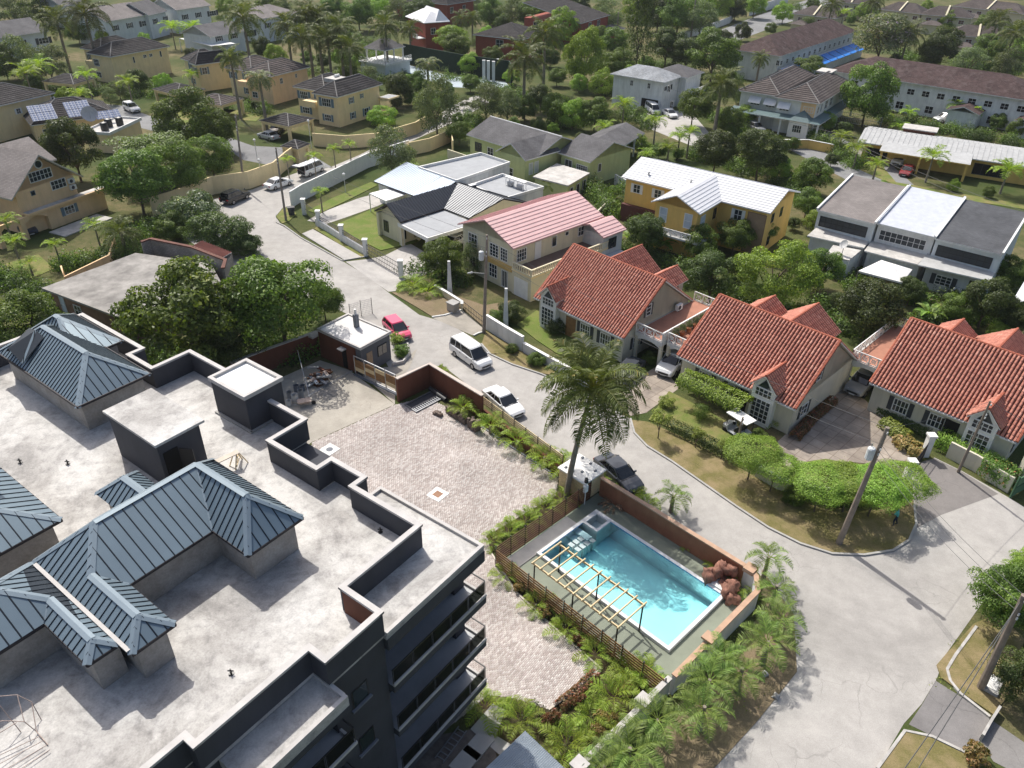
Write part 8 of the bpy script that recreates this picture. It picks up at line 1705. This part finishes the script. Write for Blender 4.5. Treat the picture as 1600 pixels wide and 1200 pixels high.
# ---- filler greenery between the far houses
FT_ = [(20,20,34),(60,12,30),(5,100,28),(30,92,34),(75,100,34),(300,85,14),(255,130,16),(185,140,18),(215,128,20),(170,150,16),(100,150,14),(560,20,30),(590,15,26),(625,18,28),(545,110,18),(575,118,20),(650,130,20),(735,100,20),(770,85,18),(800,20,26),(830,22,26),(765,20,22),(785,40,18),(950,25,30),(1060,22,38),(1095,30,34),(1030,20,34),(960,65,26),(940,130,22),(1150,12,22),(1180,8,22),(1225,20,18),(1260,40,14),(1350,18,16),(1410,22,16),(1480,35,18),(1540,40,20),(1575,100,28),(1600,80,26),(1450,95,20),(820,170,22),(800,200,16),(895,180,26),(1000,225,18),(1030,235,16),(1140,190,24),(1165,180,20),(1290,190,18),(1590,200,16),(1560,190,14),(1430,205,14),(660,165,18),(735,130,16),(640,155,12),(160,60,14),(120,50,20),(340,50,16),(430,90,20),(410,75,18),(1085,10,30),(1120,5,30),(1000,5,30),(900,5,24),(850,8,24),
 (20,70,26),(55,130,20),(225,60,14),(200,80,10),(240,8,16),(290,12,16),(350,10,20),(415,5,24),(440,15,26),(520,10,30),(505,95,18),(530,90,20),(480,90,16),(600,5,20),(700,8,22),(740,8,22),(760,55,20),(745,65,14),(790,70,20),(835,75,24),(860,90,22),(870,120,22),(905,130,22),(800,120,20),(840,195,18),(790,145,16),(935,55,24),(985,120,24),(1010,100,20),(1055,100,20),(1105,150,22),(1085,125,22),(1160,150,18),(1140,120,16),(1175,255,16),(1240,225,18),(1300,250,18),(1320,200,18),(1330,30,12),(1400,95,18),(1430,110,14),(1500,60,20),(1560,60,20),(1590,30,20),(1530,15,16),(1450,10,14),(1270,5,16),(1205,45,14),(1160,50,20),(1130,60,22),(680,95,14),(655,60,20),(560,95,16),(700,140,16),(725,160,16),(715,185,14),(865,200,14),(905,215,12),(960,190,18),(1000,175,14),(1060,240,14),(300,150,14),(330,130,12),(235,105,12),(60,160,12),(400,165,12),(560,160,14),(620,160,16),(1600,150,12),(1400,235,10),(1545,300,14),(1490,290,14),(1380,290,14),(975,330,16),(960,300,16),(930,290,14),(1000,400,18),(1240,350,16),(1310,470,22),(1250,490,24),(1190,480,20),(1440,520,20),(1480,525,18),(1560,520,24)]
SEEN = {}
LMK = [(o['label'],topx_(o.location)) for o in bpy.data.objects if o.get('category') in ('house','gazebo','carport','shed') and o.parent is None]
SHORT = {}
def brief(l):
    w_ = l.split()
    for i,q in enumerate(w_):
        if i > 1 and q in ('with','behind','beside','at','of','half','directly','near','right','left','in','among','cut','highest','and','running','below','farthest','from','along','on'): 
            e = i+3 if i < 4 else i; return ' '.join(w_[:e])
    return ' '.join(w_[:6])
for i,(x,y,r) in enumerate(FT_):
    kd = random.choice(['mango','bright','mango','bright','dark','grey']); nm = {'mango': 'mid green','dark': 'dark green','bright': 'light green','grey': 'grey green'}[kd]
    near = sorted(LMK,key=lambda q: (q[1][0]-x)**2+4*(q[1][1]-y)**2); best = None
    for l,(lx,ly) in near[:9]:
        rel = 'left of' if x < lx-25 else ('right of' if x > lx+25 else ('behind' if y < ly else 'in front of')); c_ = '%s %s tree %s the %s' % ('small' if r < 17 else 'leafy',nm,rel,brief(l))
        if c_ not in SEEN: best = c_; break
    if best is None: best = c_.replace('leafy','spreading').replace('small','slender')
    if best in SEEN: best = best.replace('spreading','crowded').replace('slender','low')
    best = ' '.join(best.split()[:16])
    if best in SEEN: best = best.replace('leafy','broad').replace('small','little')
    while best.split()[-1] in ('with','the','of','and','a','at','by','in','behind','to','its'): best = ' '.join(best.split()[:-1])
    if best in SEEN: best = best.replace('leafy','bushy').replace('small','little')
    SEEN[best] = 1; tree(kd,x,y,r*(.95 if i < 64 else .72),best,'leafy trees between the far houses',hz=.82,vs=random.uniform(.85,1.2))
spots = []
def sp(x0,y0,x1,y1,n,r=(1.0,2.0),h=(.8,2.2)):
    for _ in range(int(n*1.7)): f = random.random(); spots.append((x0+(x1-x0)*f+random.uniform(-10,10),y0+(y1-y0)*f+random.uniform(-5,5),random.uniform(*r),random.uniform(*h)))
for q in [(0,90,110,160,26),(90,140,250,150,24),(200,130,420,180,20),(430,110,620,130,26),(560,60,640,130,20),(640,150,760,200,26),(700,120,900,180,40),(860,200,1000,180,26),(940,130,1010,200,20),(1060,150,1160,210,30),(1080,240,1260,300,34),(1250,200,1340,260,26),(1380,190,1600,230,40),(1400,90,1600,115,40),(1000,100,1150,130,24),(880,20,1100,40,50),(600,10,900,30,60),(1130,5,1600,40,60),(330,30,560,60,40),(0,20,330,60,40),(760,30,900,80,30),(1230,290,1290,350,20),(980,290,1010,400,16),(1380,560,1330,500,6),(900,270,960,340,30),(850,300,900,280,12),(0,440,90,470,14),(100,420,220,400,16),(180,380,300,350,18)]: sp(*q)
for q in [(1060,440,1330,520,34),(1250,470,1420,540,26),(1440,500,1600,500,26),(1300,380,1340,460,14),(1420,470,1600,470,20),(940,380,1070,420,22),(640,420,720,440,10),(200,560,480,560,40),(400,540,500,545,12),(60,470,200,520,20)]: sp(*q,(.8,1.6),(.6,1.6))
random.shuffle(spots); k3 = len(spots)//2
scatter_bushes('shrubbery',spots[:k3],'mango','green shrubbery filling the yards between houses',.24,70); scatter_bushes('shrubbery',spots[k3:],'dark','dark shrubbery filling the yards between houses',.24,70)
# potted plants on the terrace
for k in range(7):
    p_ = FV2.pt(-1.85+.03*k,2.2+1.05*k,3.04); t = thing('potted_plant',p_,'%s terracotta pot from the street in the terrace row' % ('first','second','third','fourth','fifth','sixth','seventh')[k],'pot plant','row of terracotta pots'); m = MB(); lathe(m,p_,[(.16,0),(.26,.4),(.29,.42),(.29,.5),(.22,.48)]); m.build('pot',POTM,t)
    o = link_mesh('foliage',CR['grey',k % 2],t); o.location = (0,0,.85); o.scale = (.45,.45,.5); o.rotation_euler = (0,0,k)
# ------------------------------------------------------------------ vehicles
def paint(name,c,rough=.3): 
    if name in MATS: return MATS[name]
    return M_plain(name,c,rough,.03,2,spec=.5,coat=.35)
TYRE = M_plain('tyre_rubber',(.02,.02,.021),.85); RIM = M_plain('alloy_rim',(.30,.30,.31),.35,.1,3,metal=.8)
HLAMP = M_plain('headlamp',(.62,.64,.66),.15,.1,spec=.6); TLAMP = M_plain('tail_lamp',(.28,.01,.012),.25,.1,spec=.6); PLATE = M_plain('number_plate',(.6,.6,.58),.5)
def loft(m,secs,mi=0):
    n = len(secs[0])
    for A,Bv in zip(secs,secs[1:]):
        for i in range(n-1): m.poly([A[i],A[i+1],Bv[i+1],Bv[i]],mi)
    m.poly(secs[0][::-1],mi); m.poly(secs[-1],mi)
CARS = {  # L, W, lower body stations (x, z0, z1, wf), glass (xr0, xr1, xf1, xf0), belt z, roof z
 'sedan': (4.6,1.76,[(-.5,.40,.72,.86),(-.485,.30,.90,.95),(-.36,.24,.97,1),(-.28,.22,.96,1),(.0,.2,.94,1),(.22,.22,.92,1),(.36,.24,.84,.99),(.46,.26,.72,.93),(.5,.36,.58,.80)],(-.37,-.22,.06,.24),.92,1.44),
 'hatch': (4.0,1.70,[(-.5,.40,.80,.88),(-.485,.30,.96,.95),(-.3,.22,1.0,1),(0,.2,.98,1),(.24,.22,.94,1),(.38,.24,.86,.98),(.47,.28,.72,.92),(.5,.38,.58,.80)],(-.48,-.40,.06,.28),.95,1.50),
 'suv': (4.6,1.84,[(-.5,.46,.92,.90),(-.485,.34,1.06,.96),(-.3,.28,1.10,1),(0,.26,1.08,1),(.2,.28,1.06,1),(.34,.28,1.0,.99),(.46,.32,.88,.94),(.5,.42,.70,.82)],(-.48,-.42,.06,.22),1.06,1.72),
 'minivan': (4.95,1.86,[(-.5,.40,.98,.92),(-.49,.28,1.12,.97),(-.3,.24,1.14,1),(0,.22,1.12,1),(.22,.22,1.08,1),(.36,.24,1.00,.98),(.46,.26,.88,.93),(.5,.34,.70,.82)],(-.49,-.465,.17,.345),1.06,1.88),
 'van': (4.8,1.72,[(-.5,.40,1.05,.94),(-.49,.30,1.16,.98),(0,.26,1.16,1),(.30,.26,1.14,1),(.44,.28,1.02,.97),(.49,.32,.82,.92),(.5,.4,.7,.86)],(-.495,-.48,.28,.42),1.12,1.96)}
def car(kind,px,front_px,pm,label,group='parked cars',hatch=False,rear=False):
    L,W,st,gl,zb,zr = CARS[kind]; c = G(*px); d = G(*front_px)-c; F = Fr(c,math.atan2(d.y,d.x)); w = W/2
    t = thing('parked_'+('car' if kind in ('sedan','hatch','suv') else 'van'),c,label,'car' if kind in ('sedan','hatch','suv') else 'van',group)
    m = MB(); S = []
    for x,z0,z1,f in st:
        y = w*f; S.append([F.pt(x*L,b,z) for b,z in ((-y*.90,z0),(-y,z0+.12),(-y*1.0,(z0+z1)*.52),(-y*.97,z1-.07),(-y*.88,z1),(0,z1+.025),(y*.88,z1),(y*.97,z1-.07),(y,(z0+z1)*.52),(y,z0+.12),(y*.90,z0))])
    loft(m,S); m.build('body',pm,t)
    xr0,xr1,xf1,xf0 = [g*L for g in gl]; yb,yt = w*.90,w*.74
    def ring(f,grow=0.0):  # horizontal ring of the cabin at height fraction f
        z = zb+(zr-.07-zb)*f; y = yb+(yt-yb)*f+grow; a = xr0+(xr1-xr0)*f-grow; b = xf0+(xf1-xf0)*f+grow
        return [F.pt(a,-y*.93,z),F.pt(a+.1,-y,z),F.pt(b-.25,-y,z),F.pt(b,-y*.82,z),F.pt(b+.02,0,z),F.pt(b,y*.82,z),F.pt(b-.25,y,z),F.pt(a+.1,y,z),F.pt(a,y*.93,z)]
    m = MB(); A,C_ = ring(0),ring(1); n = len(A)
    for i in range(n): m.poly([A[i],A[(i+1) % n],C_[(i+1) % n],C_[i]])
    m.build('windows',GLASS2,t)
    m = MB(); T0,T1 = ring(.97,.025),[p+(F.pt((xr1+xf1)/2,0,zr)-p)*.07 for p in ring(1.0,.02)]; T1 = [Vector((p.x,p.y,zr)) for p in T1]
    for i in range(n): m.poly([T0[i],T0[(i+1) % n],T1[(i+1) % n],T1[i]])
    m.poly(T1[::-1]); m.poly(T0); m.build('roof',pm,t)
    m = MB()
    for s in (-1,1):
        for (xb,xt,ww) in ((xr0+.06,xr1+.05,.12),(xf0-.12,xf1-.06,.07),((xr0+xf0)*.5-.05,(xr1+xf1)*.5,.08),(xr0*.62+.02,xr1*.62,.08)): m.bar(F.pt(xb,s*yb*1.0,zb-.02),F.pt(xt,s*yt*1.02,zr-.06),.03,ww)
    m.build('pillars',pm,t,kind='stuff')
    wb = L*.29; rr = .33 if kind not in ('suv','van') else .35
    for x in (-wb,wb):
        for s in (-1,1):
            m = MB(); q = F.pt(x,s*(w-.20),rr); m.tube(q,q+F.v*s*.215,rr,n=16); wo = m.build('wheel',TYRE,t); m = MB(); m.tube(q+F.v*s*.2,q+F.v*s*.222,rr*.62,n=12); m.build('rim',RIM,wo)
    for s in (-1,1):
        m = MB(); zl = st[-2][2]-.12; q = F.pt(L*.468,s*w*.66,zl); m.hexa([q+F.u*-.1+F.v*s*-.16+Vector((0,0,-.07)),q+F.u*.07+F.v*s*-.16+Vector((0,0,-.07)),q+F.u*.0+F.v*s*.2+Vector((0,0,-.07)),q+F.u*-.12+F.v*s*.2+Vector((0,0,-.07))],[q+F.u*-.1+F.v*s*-.16+Vector((0,0,.07)),q+F.u*.04+F.v*s*-.16+Vector((0,0,.07)),q+F.u*-.02+F.v*s*.2+Vector((0,0,.07)),q+F.u*-.12+F.v*s*.2+Vector((0,0,.07))]); m.build('headlight',HLAMP,t)
        m = MB(); zl = st[1][2]-.16; m.fbox(F,-L*.5-.012,-L*.5+.12,*(sorted((s*w*.62,s*w*.93))),zl-.1,zl+.06); m.build('tail_light',TLAMP,t)
    m = MB(); z = st[-1][1]; m.fbox(F,L*.5-.06,L*.5+.012,-w*.55,w*.55,z+.06,z+.24); m.build('grille',BLACKM,t); m = MB(); m.fbox(F,L*.5-.02,L*.5+.022,-.26,.26,z-.06,z+.05); m.build('number_plate',PLATE,t); m = MB(); m.fbox(F,-L*.5-.02,-L*.5+.05,-.26,.26,.56,.68); m.build('number_plate',PLATE,t)
    for s in (-1,1): m = MB(); q = F.pt(xf0-.28,s*(w+.08),zb+.06); m.bar(q-F.v*s*.12,q+F.v*s*.05,.1,.14); m.build('mirror',pm,t)
    m = MB()
    for s in (-1,1):
        for x in (-.16,.06,.27): m.bar(F.pt(x*L,s*(w+.002),.34),F.pt(x*L,s*(w-.045),zb-.03),.012,.022)
        for x in (-.10,.12): m.bar(F.pt(x*L,s*(w-.01),zb-.16),F.pt(x*L-.18,s*(w-.01),zb-.16),.05,.035)
    m.bar(F.pt(xf0+.06,-w*.8,zb+.0),F.pt(xf0+.06,w*.8,zb+.0),.06,.04); m.build('door_seams',BLACKM,t,kind='stuff')
    if hatch:
        m = MB(); q = F.pt(-L*.49,0,zr-.05); m.hexa([q+F.v*-.75,q+F.v*.75,q+F.v*.72+F.u*-1.15+Vector((0,0,.12)),q+F.v*-.72+F.u*-1.15+Vector((0,0,.12))],[q+F.v*-.75+Vector((0,0,.07)),q+F.v*.75+Vector((0,0,.07)),q+F.v*.72+F.u*-1.15+Vector((0,0,.19)),q+F.v*-.72+F.u*-1.15+Vector((0,0,.19))]); m.build('open_tailgate',pm,t); m = MB(); m.fbox(F,-L*.5-.02,-L*.5+.01,-w*.82,w*.82,.5,zr-.12); m.build('load_opening',DARK,t)
    return t
PW = paint('pearl_white_paint',(.72,.72,.71)); PBK = paint('black_paint',(.012,.013,.015),.2); PSI = paint('silver_paint',(.42,.43,.44)); PPK = paint('hot_pink_paint',(.62,.06,.14)); PDK = paint('charcoal_paint',(.045,.05,.06)); PRD = paint('dark_red_paint',(.20,.018,.02)); PGY = paint('grey_paint',(.20,.21,.22)); PBL = paint('navy_paint',(.02,.035,.06))
cv = G(710.8,556.9)*.5+G(739.2,577.2)*.5; dv = (G(739.2,577.2)-G(710.8,556.9)).normalized(); lv = Vector((-dv.y,dv.x,0)); cc = cv+lv*.86
topx = topx_
car('minivan',topx(cc),topx(cc+dv),PW,'white minivan driving down the street beside the grass verge'); car('hatch',(621,522),(640,541),PPK,'hot pink hatchback parked behind the guardhouse'); car('sedan',(787,636),(812,657),PW,'white sedan parked along the timber railed wall'); car('sedan',(966,748),(990,770),PDK,'dark sedan parked behind the pump house')
car('suv',(369,314),(395,303),PBK,'black SUV on the shaded road bend'); car('sedan',(436,292),(460,284),PW,'white sedan by the cream estate wall'); car('van',(488,271),(510,262),PW,'white van with its tailgate open by the gatehouse',hatch=True); car('sedan',(420,217),(395,210),PSI,'silver sedan in front of the tiled carport'); car('suv',(207,174),(225,182),PW,'white SUV on the estate lane')
car('suv',(1050,575),(1036,590),PW,'white car in the carport of the second villa'); car('suv',(1345,606),(1330,620),PGY,'grey car in the carport of the third villa'); car('sedan',(42,362),(60,376),PBL,'dark blue car under the peach carport arch'); car('sedan',(708,384),(690,392),PW,'white car under the modern carport slab'); car('sedan',(1416,272),(1405,284),PRD,'dark red car beneath the bungalow carport edge'); car('suv',(1403,256),(1393,266),PW,'white SUV inside the bungalow carport'); car('suv',(1474,190),(1455,192),PSI,'silver car in front of the maroon porch'); car('van',(1019,176),(1030,184),PW,'white box van in the white house yard'); car('sedan',(1046,182),(1060,190),PW,'white car beside the box van'); car('suv',(433,207),(425,215),PBK,'black car inside the tiled carport'); car('sedan',(980,588),(968,600),PDK,'dark car under the first villa terrace'); car('suv',(1180,205),(1195,212),PGY,'grey car under the awning house porch')
# golf cart
gc = thing('golf_cart',G(1152,680),'white roofed golf cart parked on the villa lawn','golf cart'); F = Fr(G(1150,678),math.atan2((G(1135,668)-G(1150,678)).y,(G(1135,668)-G(1150,678)).x))
m = MB(); S = [[F.pt(x,b,z) for b,z in ((-.55*f,z0),(-.58*f,z1-.1),(-.5*f,z1),(.5*f,z1),(.58*f,z1-.1),(.55*f,z0))] for x,z0,z1,f in ((-1.2,.3,.72,.95),(-.6,.25,.75,1),(-.5,.25,.38,1),(.5,.25,.36,1),(.62,.25,.78,1),(1.15,.3,.66,.8),(1.22,.36,.5,.7))]; loft(m,S); m.build('body',PSI,gc)
m = MB(); m.fbox(F,-1.25,.95,-.62,.62,1.86,1.94); m.build('canopy',WHITE,gc)
for x in (-1.1,.75):
    for s in (-.52,.52): m = MB(); m.bar(F.pt(x*1.0,s,.7),F.pt(x*.98,s,1.86),.04,.04); m.build('post',BLACKM,gc)
m = MB(); m.fbox(F,-.55,-.05,-.5,.5,.5,.72); m.fbox(F,-.62,-.5,-.5,.5,.72,1.15); m.build('seat',BLACKM,gc)
for x in (-.8,.8):
    for s in (-1,1): m = MB(); q = F.pt(x,s*.48,.22); m.tube(q,q+F.v*s*.16,.22,n=12); m.build('wheel',TYRE,gc)
m = MB(); m.pipe([F.pt(.45,.2,.7),F.pt(.25,.2,1.05)],.02,5); m.tube(F.pt(.25,.2,1.04),F.pt(.23,.2,1.08),.16,n=10); m.build('steering_wheel',BLACKM,gc)
# ------------------------------------------------------------------ utility poles and wires
def pole(bpx,tpx,h,label,r=.15,arm=0,trans=False,lamp=None,name='utility_pole'):
    b = G(*bpx); tp = G(*tpx,h) if tpx else b+Vector((0,0,h)); d = tp-b
    if Vector((d.x,d.y)).length > h*.14: s = h*.14/Vector((d.x,d.y)).length; tp = b+Vector((d.x*s,d.y*s,h))
    t = thing(name,b,label,'utility pole','utility poles'); m = MB()
    for k in range(4): m.tube(b+(tp-b)*k/4,b+(tp-b)*(k+1)/4,r*(1.15-.12*k),r*(1.15-.12*(k+1)),9,cap=(k == 3))
    m.build('shaft',POLEWOOD,t)
    if arm: m = MB(); q = b+(tp-b)*.95; m.bar(q+Vector((-arm*.7,-arm*.7,0)),q+Vector((arm*.7,arm*.7,0)),.1,.12); m.build('crossarm',POLEWOOD,t)
    for k,f in enumerate((.97,.84,.80)):
        m = MB(); q = b+(tp-b)*f; m.tube(q+Vector((.0,-.22,-.06)),q+Vector((.0,-.22,.1)),.05,n=6); m.build('insulator',WHITE2,t)
    if trans:
        q = b+(tp-b)*.80+Vector((-.48,-.1,0)); m = MB(); lathe(m,q+Vector((0,0,-.45)),[(.2,0),(.26,.06),(.26,.85),(.2,.93),(.06,.97)]); m.build('transformer',M_plain('pale_grey_enamel',(.58,.60,.60),.4),t,smooth=False); m = MB(); m.bar(q,b+(tp-b)*.8,.08,.1); m.tube(q+Vector((0,.1,.5)),q+Vector((0,.1,.75)),.035,n=6); m.build('bracket',STEEL,t)
    if lamp: q = b+(tp-b)*lamp[0]; e = q+Vector((lamp[1],lamp[2],.25)); m = MB(); m.pipe([q,e],.03,5); m.tube(e,e+Vector((lamp[1],lamp[2],0)).normalized()*.5+Vector((0,0,-.05)),.12,.07,8); m.build('street_lamp',SILVMET,t)
    return b,tp
P1 = pole((1310,850),(1387,668),10.2,'leaning utility pole with white transformer on the dry verge',.2,trans=True); P2 = pole((756,520),(761,367),10.5,'utility pole with white transformer before the pink roof house',.17,trans=True,lamp=(.62,-1.3,-.3)); P3 = pole((447,345),(433,212),9.5,'utility pole on the small grass corner',.15); P4 = pole((382,296),(373,175),10.5,'utility pole at the cream estate wall',.16)
P5 = pole((1532,1075),(1600,930),8.5,'leaning utility pole at the lower right corner',.2); P6 = pole((1497,738),(1546,636),7.5,'thin utility pole before the third villa',.11); P7 = pole((1152,693),(1161,652),2.6,'short leaning grey post beside the golf cart',.12,name='short_post'); P8 = pole((962,72),(968,40),9,'far utility pole by the red town house',.2); P9 = pole((1079,62),(1084,0),13,'tall far pole by the distant road',.25); P10 = pole((988,158),(989,130),5,'thin pole before the white house wall',.12)
lamps = [((410,285),3.2,'white lamp post along the cream estate wall'),((402,248),2.8,'short lamp post behind the estate wall'),((540,300),2.4,'small white lamp post on the upper lawn'),((487,232),4.4,'white lamp post at the gatehouse')]
for px_,h,l in lamps:
    q = G(*px_); t = thing('lamp_post',q,l,'lamp post','garden lamp posts'); m = MB(); m.tube(q,q+Vector((0,0,h)),.05,n=6); m.build('post',WHITE2,t); m = MB(); lathe(m,q+Vector((0,0,h)),[(.08,0),(.2,.12),(.22,.35),(.06,.48)],8); m.build('lantern',WHITE,t)
WIREM = M_plain('wire',(.10,.10,.10),.6)
def wire(a,b,sag,label,r=.016):
    a,b = Vector(a),Vector(b); m = MB(); N = 14; pts = [a+(b-a)*k/N-Vector((0,0,sag*4*(k/N)*(1-k/N))) for k in range(N+1)]; m.pipe(pts,r,4); m.build('wire',WIREM,label=label,cat='wire',group='overhead wires')
t1,t2,t3,t4,t5,t6 = P1[1],P2[1],P3[1],P4[1],P5[1],P6[1]; dn = Vector((0,0,-1.4))
wire(t1,t6+Vector((0,0,0)),.3,'overhead wire from the leaning pole to the thin villa pole'); wire(t1+dn,t5,.5,'upper overhead wire from the leaning pole to the lower right pole'); wire(t1+dn*1.4,t5+dn*.4,.5,'second overhead wire from the leaning pole to lower right pole'); wire(t1+dn*1.8,t5+dn*.8,.6,'lowest overhead wire from the leaning pole to lower right pole')
wire(t2+dn*.2,t3,.6,'overhead wire from the transformer pole to the grass corner pole'); wire(t2+dn,t3+dn,.7,'lower wire from the transformer pole to grass corner pole'); wire(t2+dn*.3,t1,1.0,'long overhead wire between the two transformer poles',.014); wire(t2+dn*1.5,t1+dn,1.0,'second long wire between the two transformer poles',.014); wire(t3,t4,.3,'short wire between the two poles at the bend')
wire(t5+dn*.3,G(1380,1290,6),.4,'pale wire crossing the lower right road',.022); wire(t5+dn*.5,G(1350,1290,5.5),.4,'second pale wire crossing the lower right road',.022); wire(t6,G(1700,700,7),.3,'wire from the thin villa pole off the right edge')
q6 = G(1600,330,6.5); wire(G(1340,225,6.5),q6,.4,'wire across the bungalow front, upper',.02); wire(G(1345,232,6.2),G(1600,345,6.2),.4,'wire across the bungalow front, lower',.02); wire(P10[1],G(1340,215,6),.6,'wire from the thin pole past the awning house',.02)
# ------------------------------------------------------------------ small street things
t = thing('rubbish_bin',G(456,336),'dark rubbish bin by the white wall end','bin'); q = G(456,336); m = MB(); lathe(m,q,[(.4,.09),(.5,1.0),(.55,1.02),(.5,1.08)],10); m.build('tub',DARKGREY,t); m = MB(); m.fbox(Fr(q,.4),-.5,.5,-.4,.4,1.08,1.18); m.build('lid',BLACKM,t)
t = thing('meter_box',G(708,484),'square concrete meter box by the dirt yard','box'); F = Fr(G(708,486),R_(-40)); m = MB(); m.fbox(F,-.5,.5,-.45,.45,0,1.0); m.build('body',APRON,t); m = MB(); m.fbox(F,-.58,.58,-.53,.53,1.002,1.1); m.build('lid',CONC,t)
for i,px_ in enumerate([(1212,1090),(1195,1055)]): 
    q = G(*px_); V,F_ = rock_mesh(20+i); o = link_mesh('stone',np_mesh('stone',V*np.array([.25,.2,.15]),F_,CONC)); o.location = q+Vector((0,0,.1)); tag(o,['grey stone on the dry verge, lower','grey stone on the dry verge, upper'][i],'stone','stones on the verge')
t = thing('concrete_culvert',G(1548,1070),'pale concrete drain cover under the right hand tree','drain'); F = Fr(G(1548,1072),R_(50)); m = MB(); m.fbox(F,-.7,.7,-.45,.45,.06,.3); m.build('block',CONC,t); m = MB(); m.fbox(F,-.5,.5,-.3,.3,.302,.34); m.build('cover',WHITE2,t)
# ------------------------------------------------------------------ the person under the clipped trees
def person(px,az,label):
    base = G(*px)+Vector((0,0,.09))
    J = {'pel': (0,0,.93),'wai': (.02,0,1.08),'che': (.10,0,1.32),'nek': (.15,0,1.47),'hd0': (.18,0,1.56),'hd1': (.20,0,1.68),
         'lhip': (0,.10,.90),'lkn': (.10,.13,.50),'lan': (.02,.14,.09),'lto': (.17,.15,.05),'rhip': (0,-.10,.90),'rkn': (-.04,-.13,.50),'ran': (-.18,-.14,.10),'rto': (-.04,-.15,.05),
         'lsh': (.11,.19,1.40),'lel': (.20,.27,1.15),'lwr': (.42,.20,1.06),'lha': (.50,.17,1.05),'rsh': (.11,-.19,1.40),'rel': (.18,-.28,1.14),'rwr': (.38,-.20,1.00),'rha': (.46,-.17,.98)}
    R = {'pel': .135,'wai': .13,'che': .15,'nek': .058,'hd0': .088,'hd1': .092,'lhip': .095,'lkn': .065,'lan': .045,'lto': .042,'lsh': .07,'lel': .048,'lwr': .034,'lha': .036}
    E_ = [('pel','wai'),('wai','che'),('che','nek'),('nek','hd0'),('hd0','hd1')]+[(a,b) for s in 'lr' for a,b in (('pel',s+'hip'),(s+'hip',s+'kn'),(s+'kn',s+'an'),(s+'an',s+'to'),('che',s+'sh'),(s+'sh',s+'el'),(s+'el',s+'wr'),(s+'wr',s+'ha'))]
    for s in 'lr':   # fingers and thumb from each palm
        h = Vector(J[s+'ha']); sg = 1 if s == 'l' else -1
        for k in range(4): J[s+'f%d' % k] = tuple(h+Vector((.075-.008*abs(k-1.5),sg*(.03-.02*k),-.02-.012*k))); R['lf%d' % k] = .009; E_.append((s+'ha',s+'f%d' % k))
        J[s+'th'] = tuple(h+Vector((.03,-sg*.045,.02))); R['lth'] = .010; E_.append((s+'ha',s+'th'))
    nm = list(J); me = bpy.data.meshes.new('person'); me.from_pydata([J[k] for k in nm],[(nm.index(a),nm.index(b)) for a,b in E_],[])
    o = bpy.data.objects.new('person',me); COL.objects.link(o); sm = o.modifiers.new('skin','SKIN'); o.modifiers.new('sub','SUBSURF').levels = 1
    for i,k in enumerate(nm):
        r = R.get(k,R.get('l'+k[1:],.05)); me.skin_vertices[0].data[i].radius = (r,r)
    me.skin_vertices[0].data[0].use_root = True
    ev = o.evaluated_get(bpy.context.evaluated_depsgraph_get()); m2 = bpy.data.meshes.new_from_object(ev); bpy.data.objects.remove(o)
    for q in (M_plain('brown_skin',(.13,.07,.045),.6),M_plain('teal_shirt',(.10,.42,.38),.8),M_plain('dark_trousers',(.02,.03,.055),.85),M_plain('black_shoe',(.015,.015,.015),.6)): m2.materials.append(q)
    for p in m2.polygons:
        c = p.center; arm = abs(c.y) > .2 and c.z > .95; p.material_index = 3 if c.z < .1 else (2 if c.z < .96 and c.x < .3 else (1 if c.z < 1.45 and not (c.x > .24) else 0)); p.use_smooth = True
    t = bpy.data.objects.new('person',m2); COL.objects.link(t); t.location = base; t.rotation_euler = (0,0,az); ORI[t.name] = base; tag(t,label,'person')
    V,F = rock_mesh(2); cap_ = link_mesh('hair',np_mesh('hair',V*np.array([.098,.095,.07])+np.array([.185,0,1.70]),F,M_plain('black_hair',(.01,.009,.008),.7),smooth=True),t)
    for s,ln in ((1,0),(-1,0)):
        pass
    m = MB(); m.tube((.20+.09,.03,1.64),(.20+.105,.03,1.64),.012,n=6); m.tube((.29,-.03,1.64),(.305,-.03,1.64),.012,n=6); ob = m.build('eyes',BLACKM,t,kind='stuff'); 
    for v in ob.data.vertices: v.co += ORI[t.name]
    m = MB(); m.hexa([Vector((.28,-.015,1.58)),Vector((.28,.015,1.58)),Vector((.32,.01,1.59)),Vector((.32,-.01,1.59))],[Vector((.28,-.01,1.63)),Vector((.28,.01,1.63)),Vector((.29,.005,1.63)),Vector((.29,-.005,1.63))]); ob = m.build('nose',MATS['brown_skin'],t)
    for v in ob.data.vertices: v.co += ORI[t.name]
    return t,base,az
pt,pb,pa = person((1396,822),R_(150),'person in a teal shirt and dark trousers standing below the clipped tree')
# ------------------------------------------------------------------ thin daylight haze
hm = bpy.data.materials.new('haze_air'); hm.use_nodes = True; ht = hm.node_tree; ht.nodes.remove(ht.nodes['Principled BSDF'])
pv_ = ht.nodes.new('ShaderNodeVolumePrincipled'); pv_.inputs['Color'].default_value = (.86,.90,.95,1); pv_.inputs['Density'].default_value = .0001; pv_.inputs['Anisotropy'].default_value = .2
ht.links.new(pv_.outputs[0],ht.nodes['Material Output'].inputs['Volume'])
m = MB(); m.prism([(-700,-80),(700,-80),(700,900),(-700,900)],-2.5,60); m.build('haze',hm,kind='stuff',label='thin pale haze over the whole neighbourhood')
scene.cycles.volume_bounces = 0
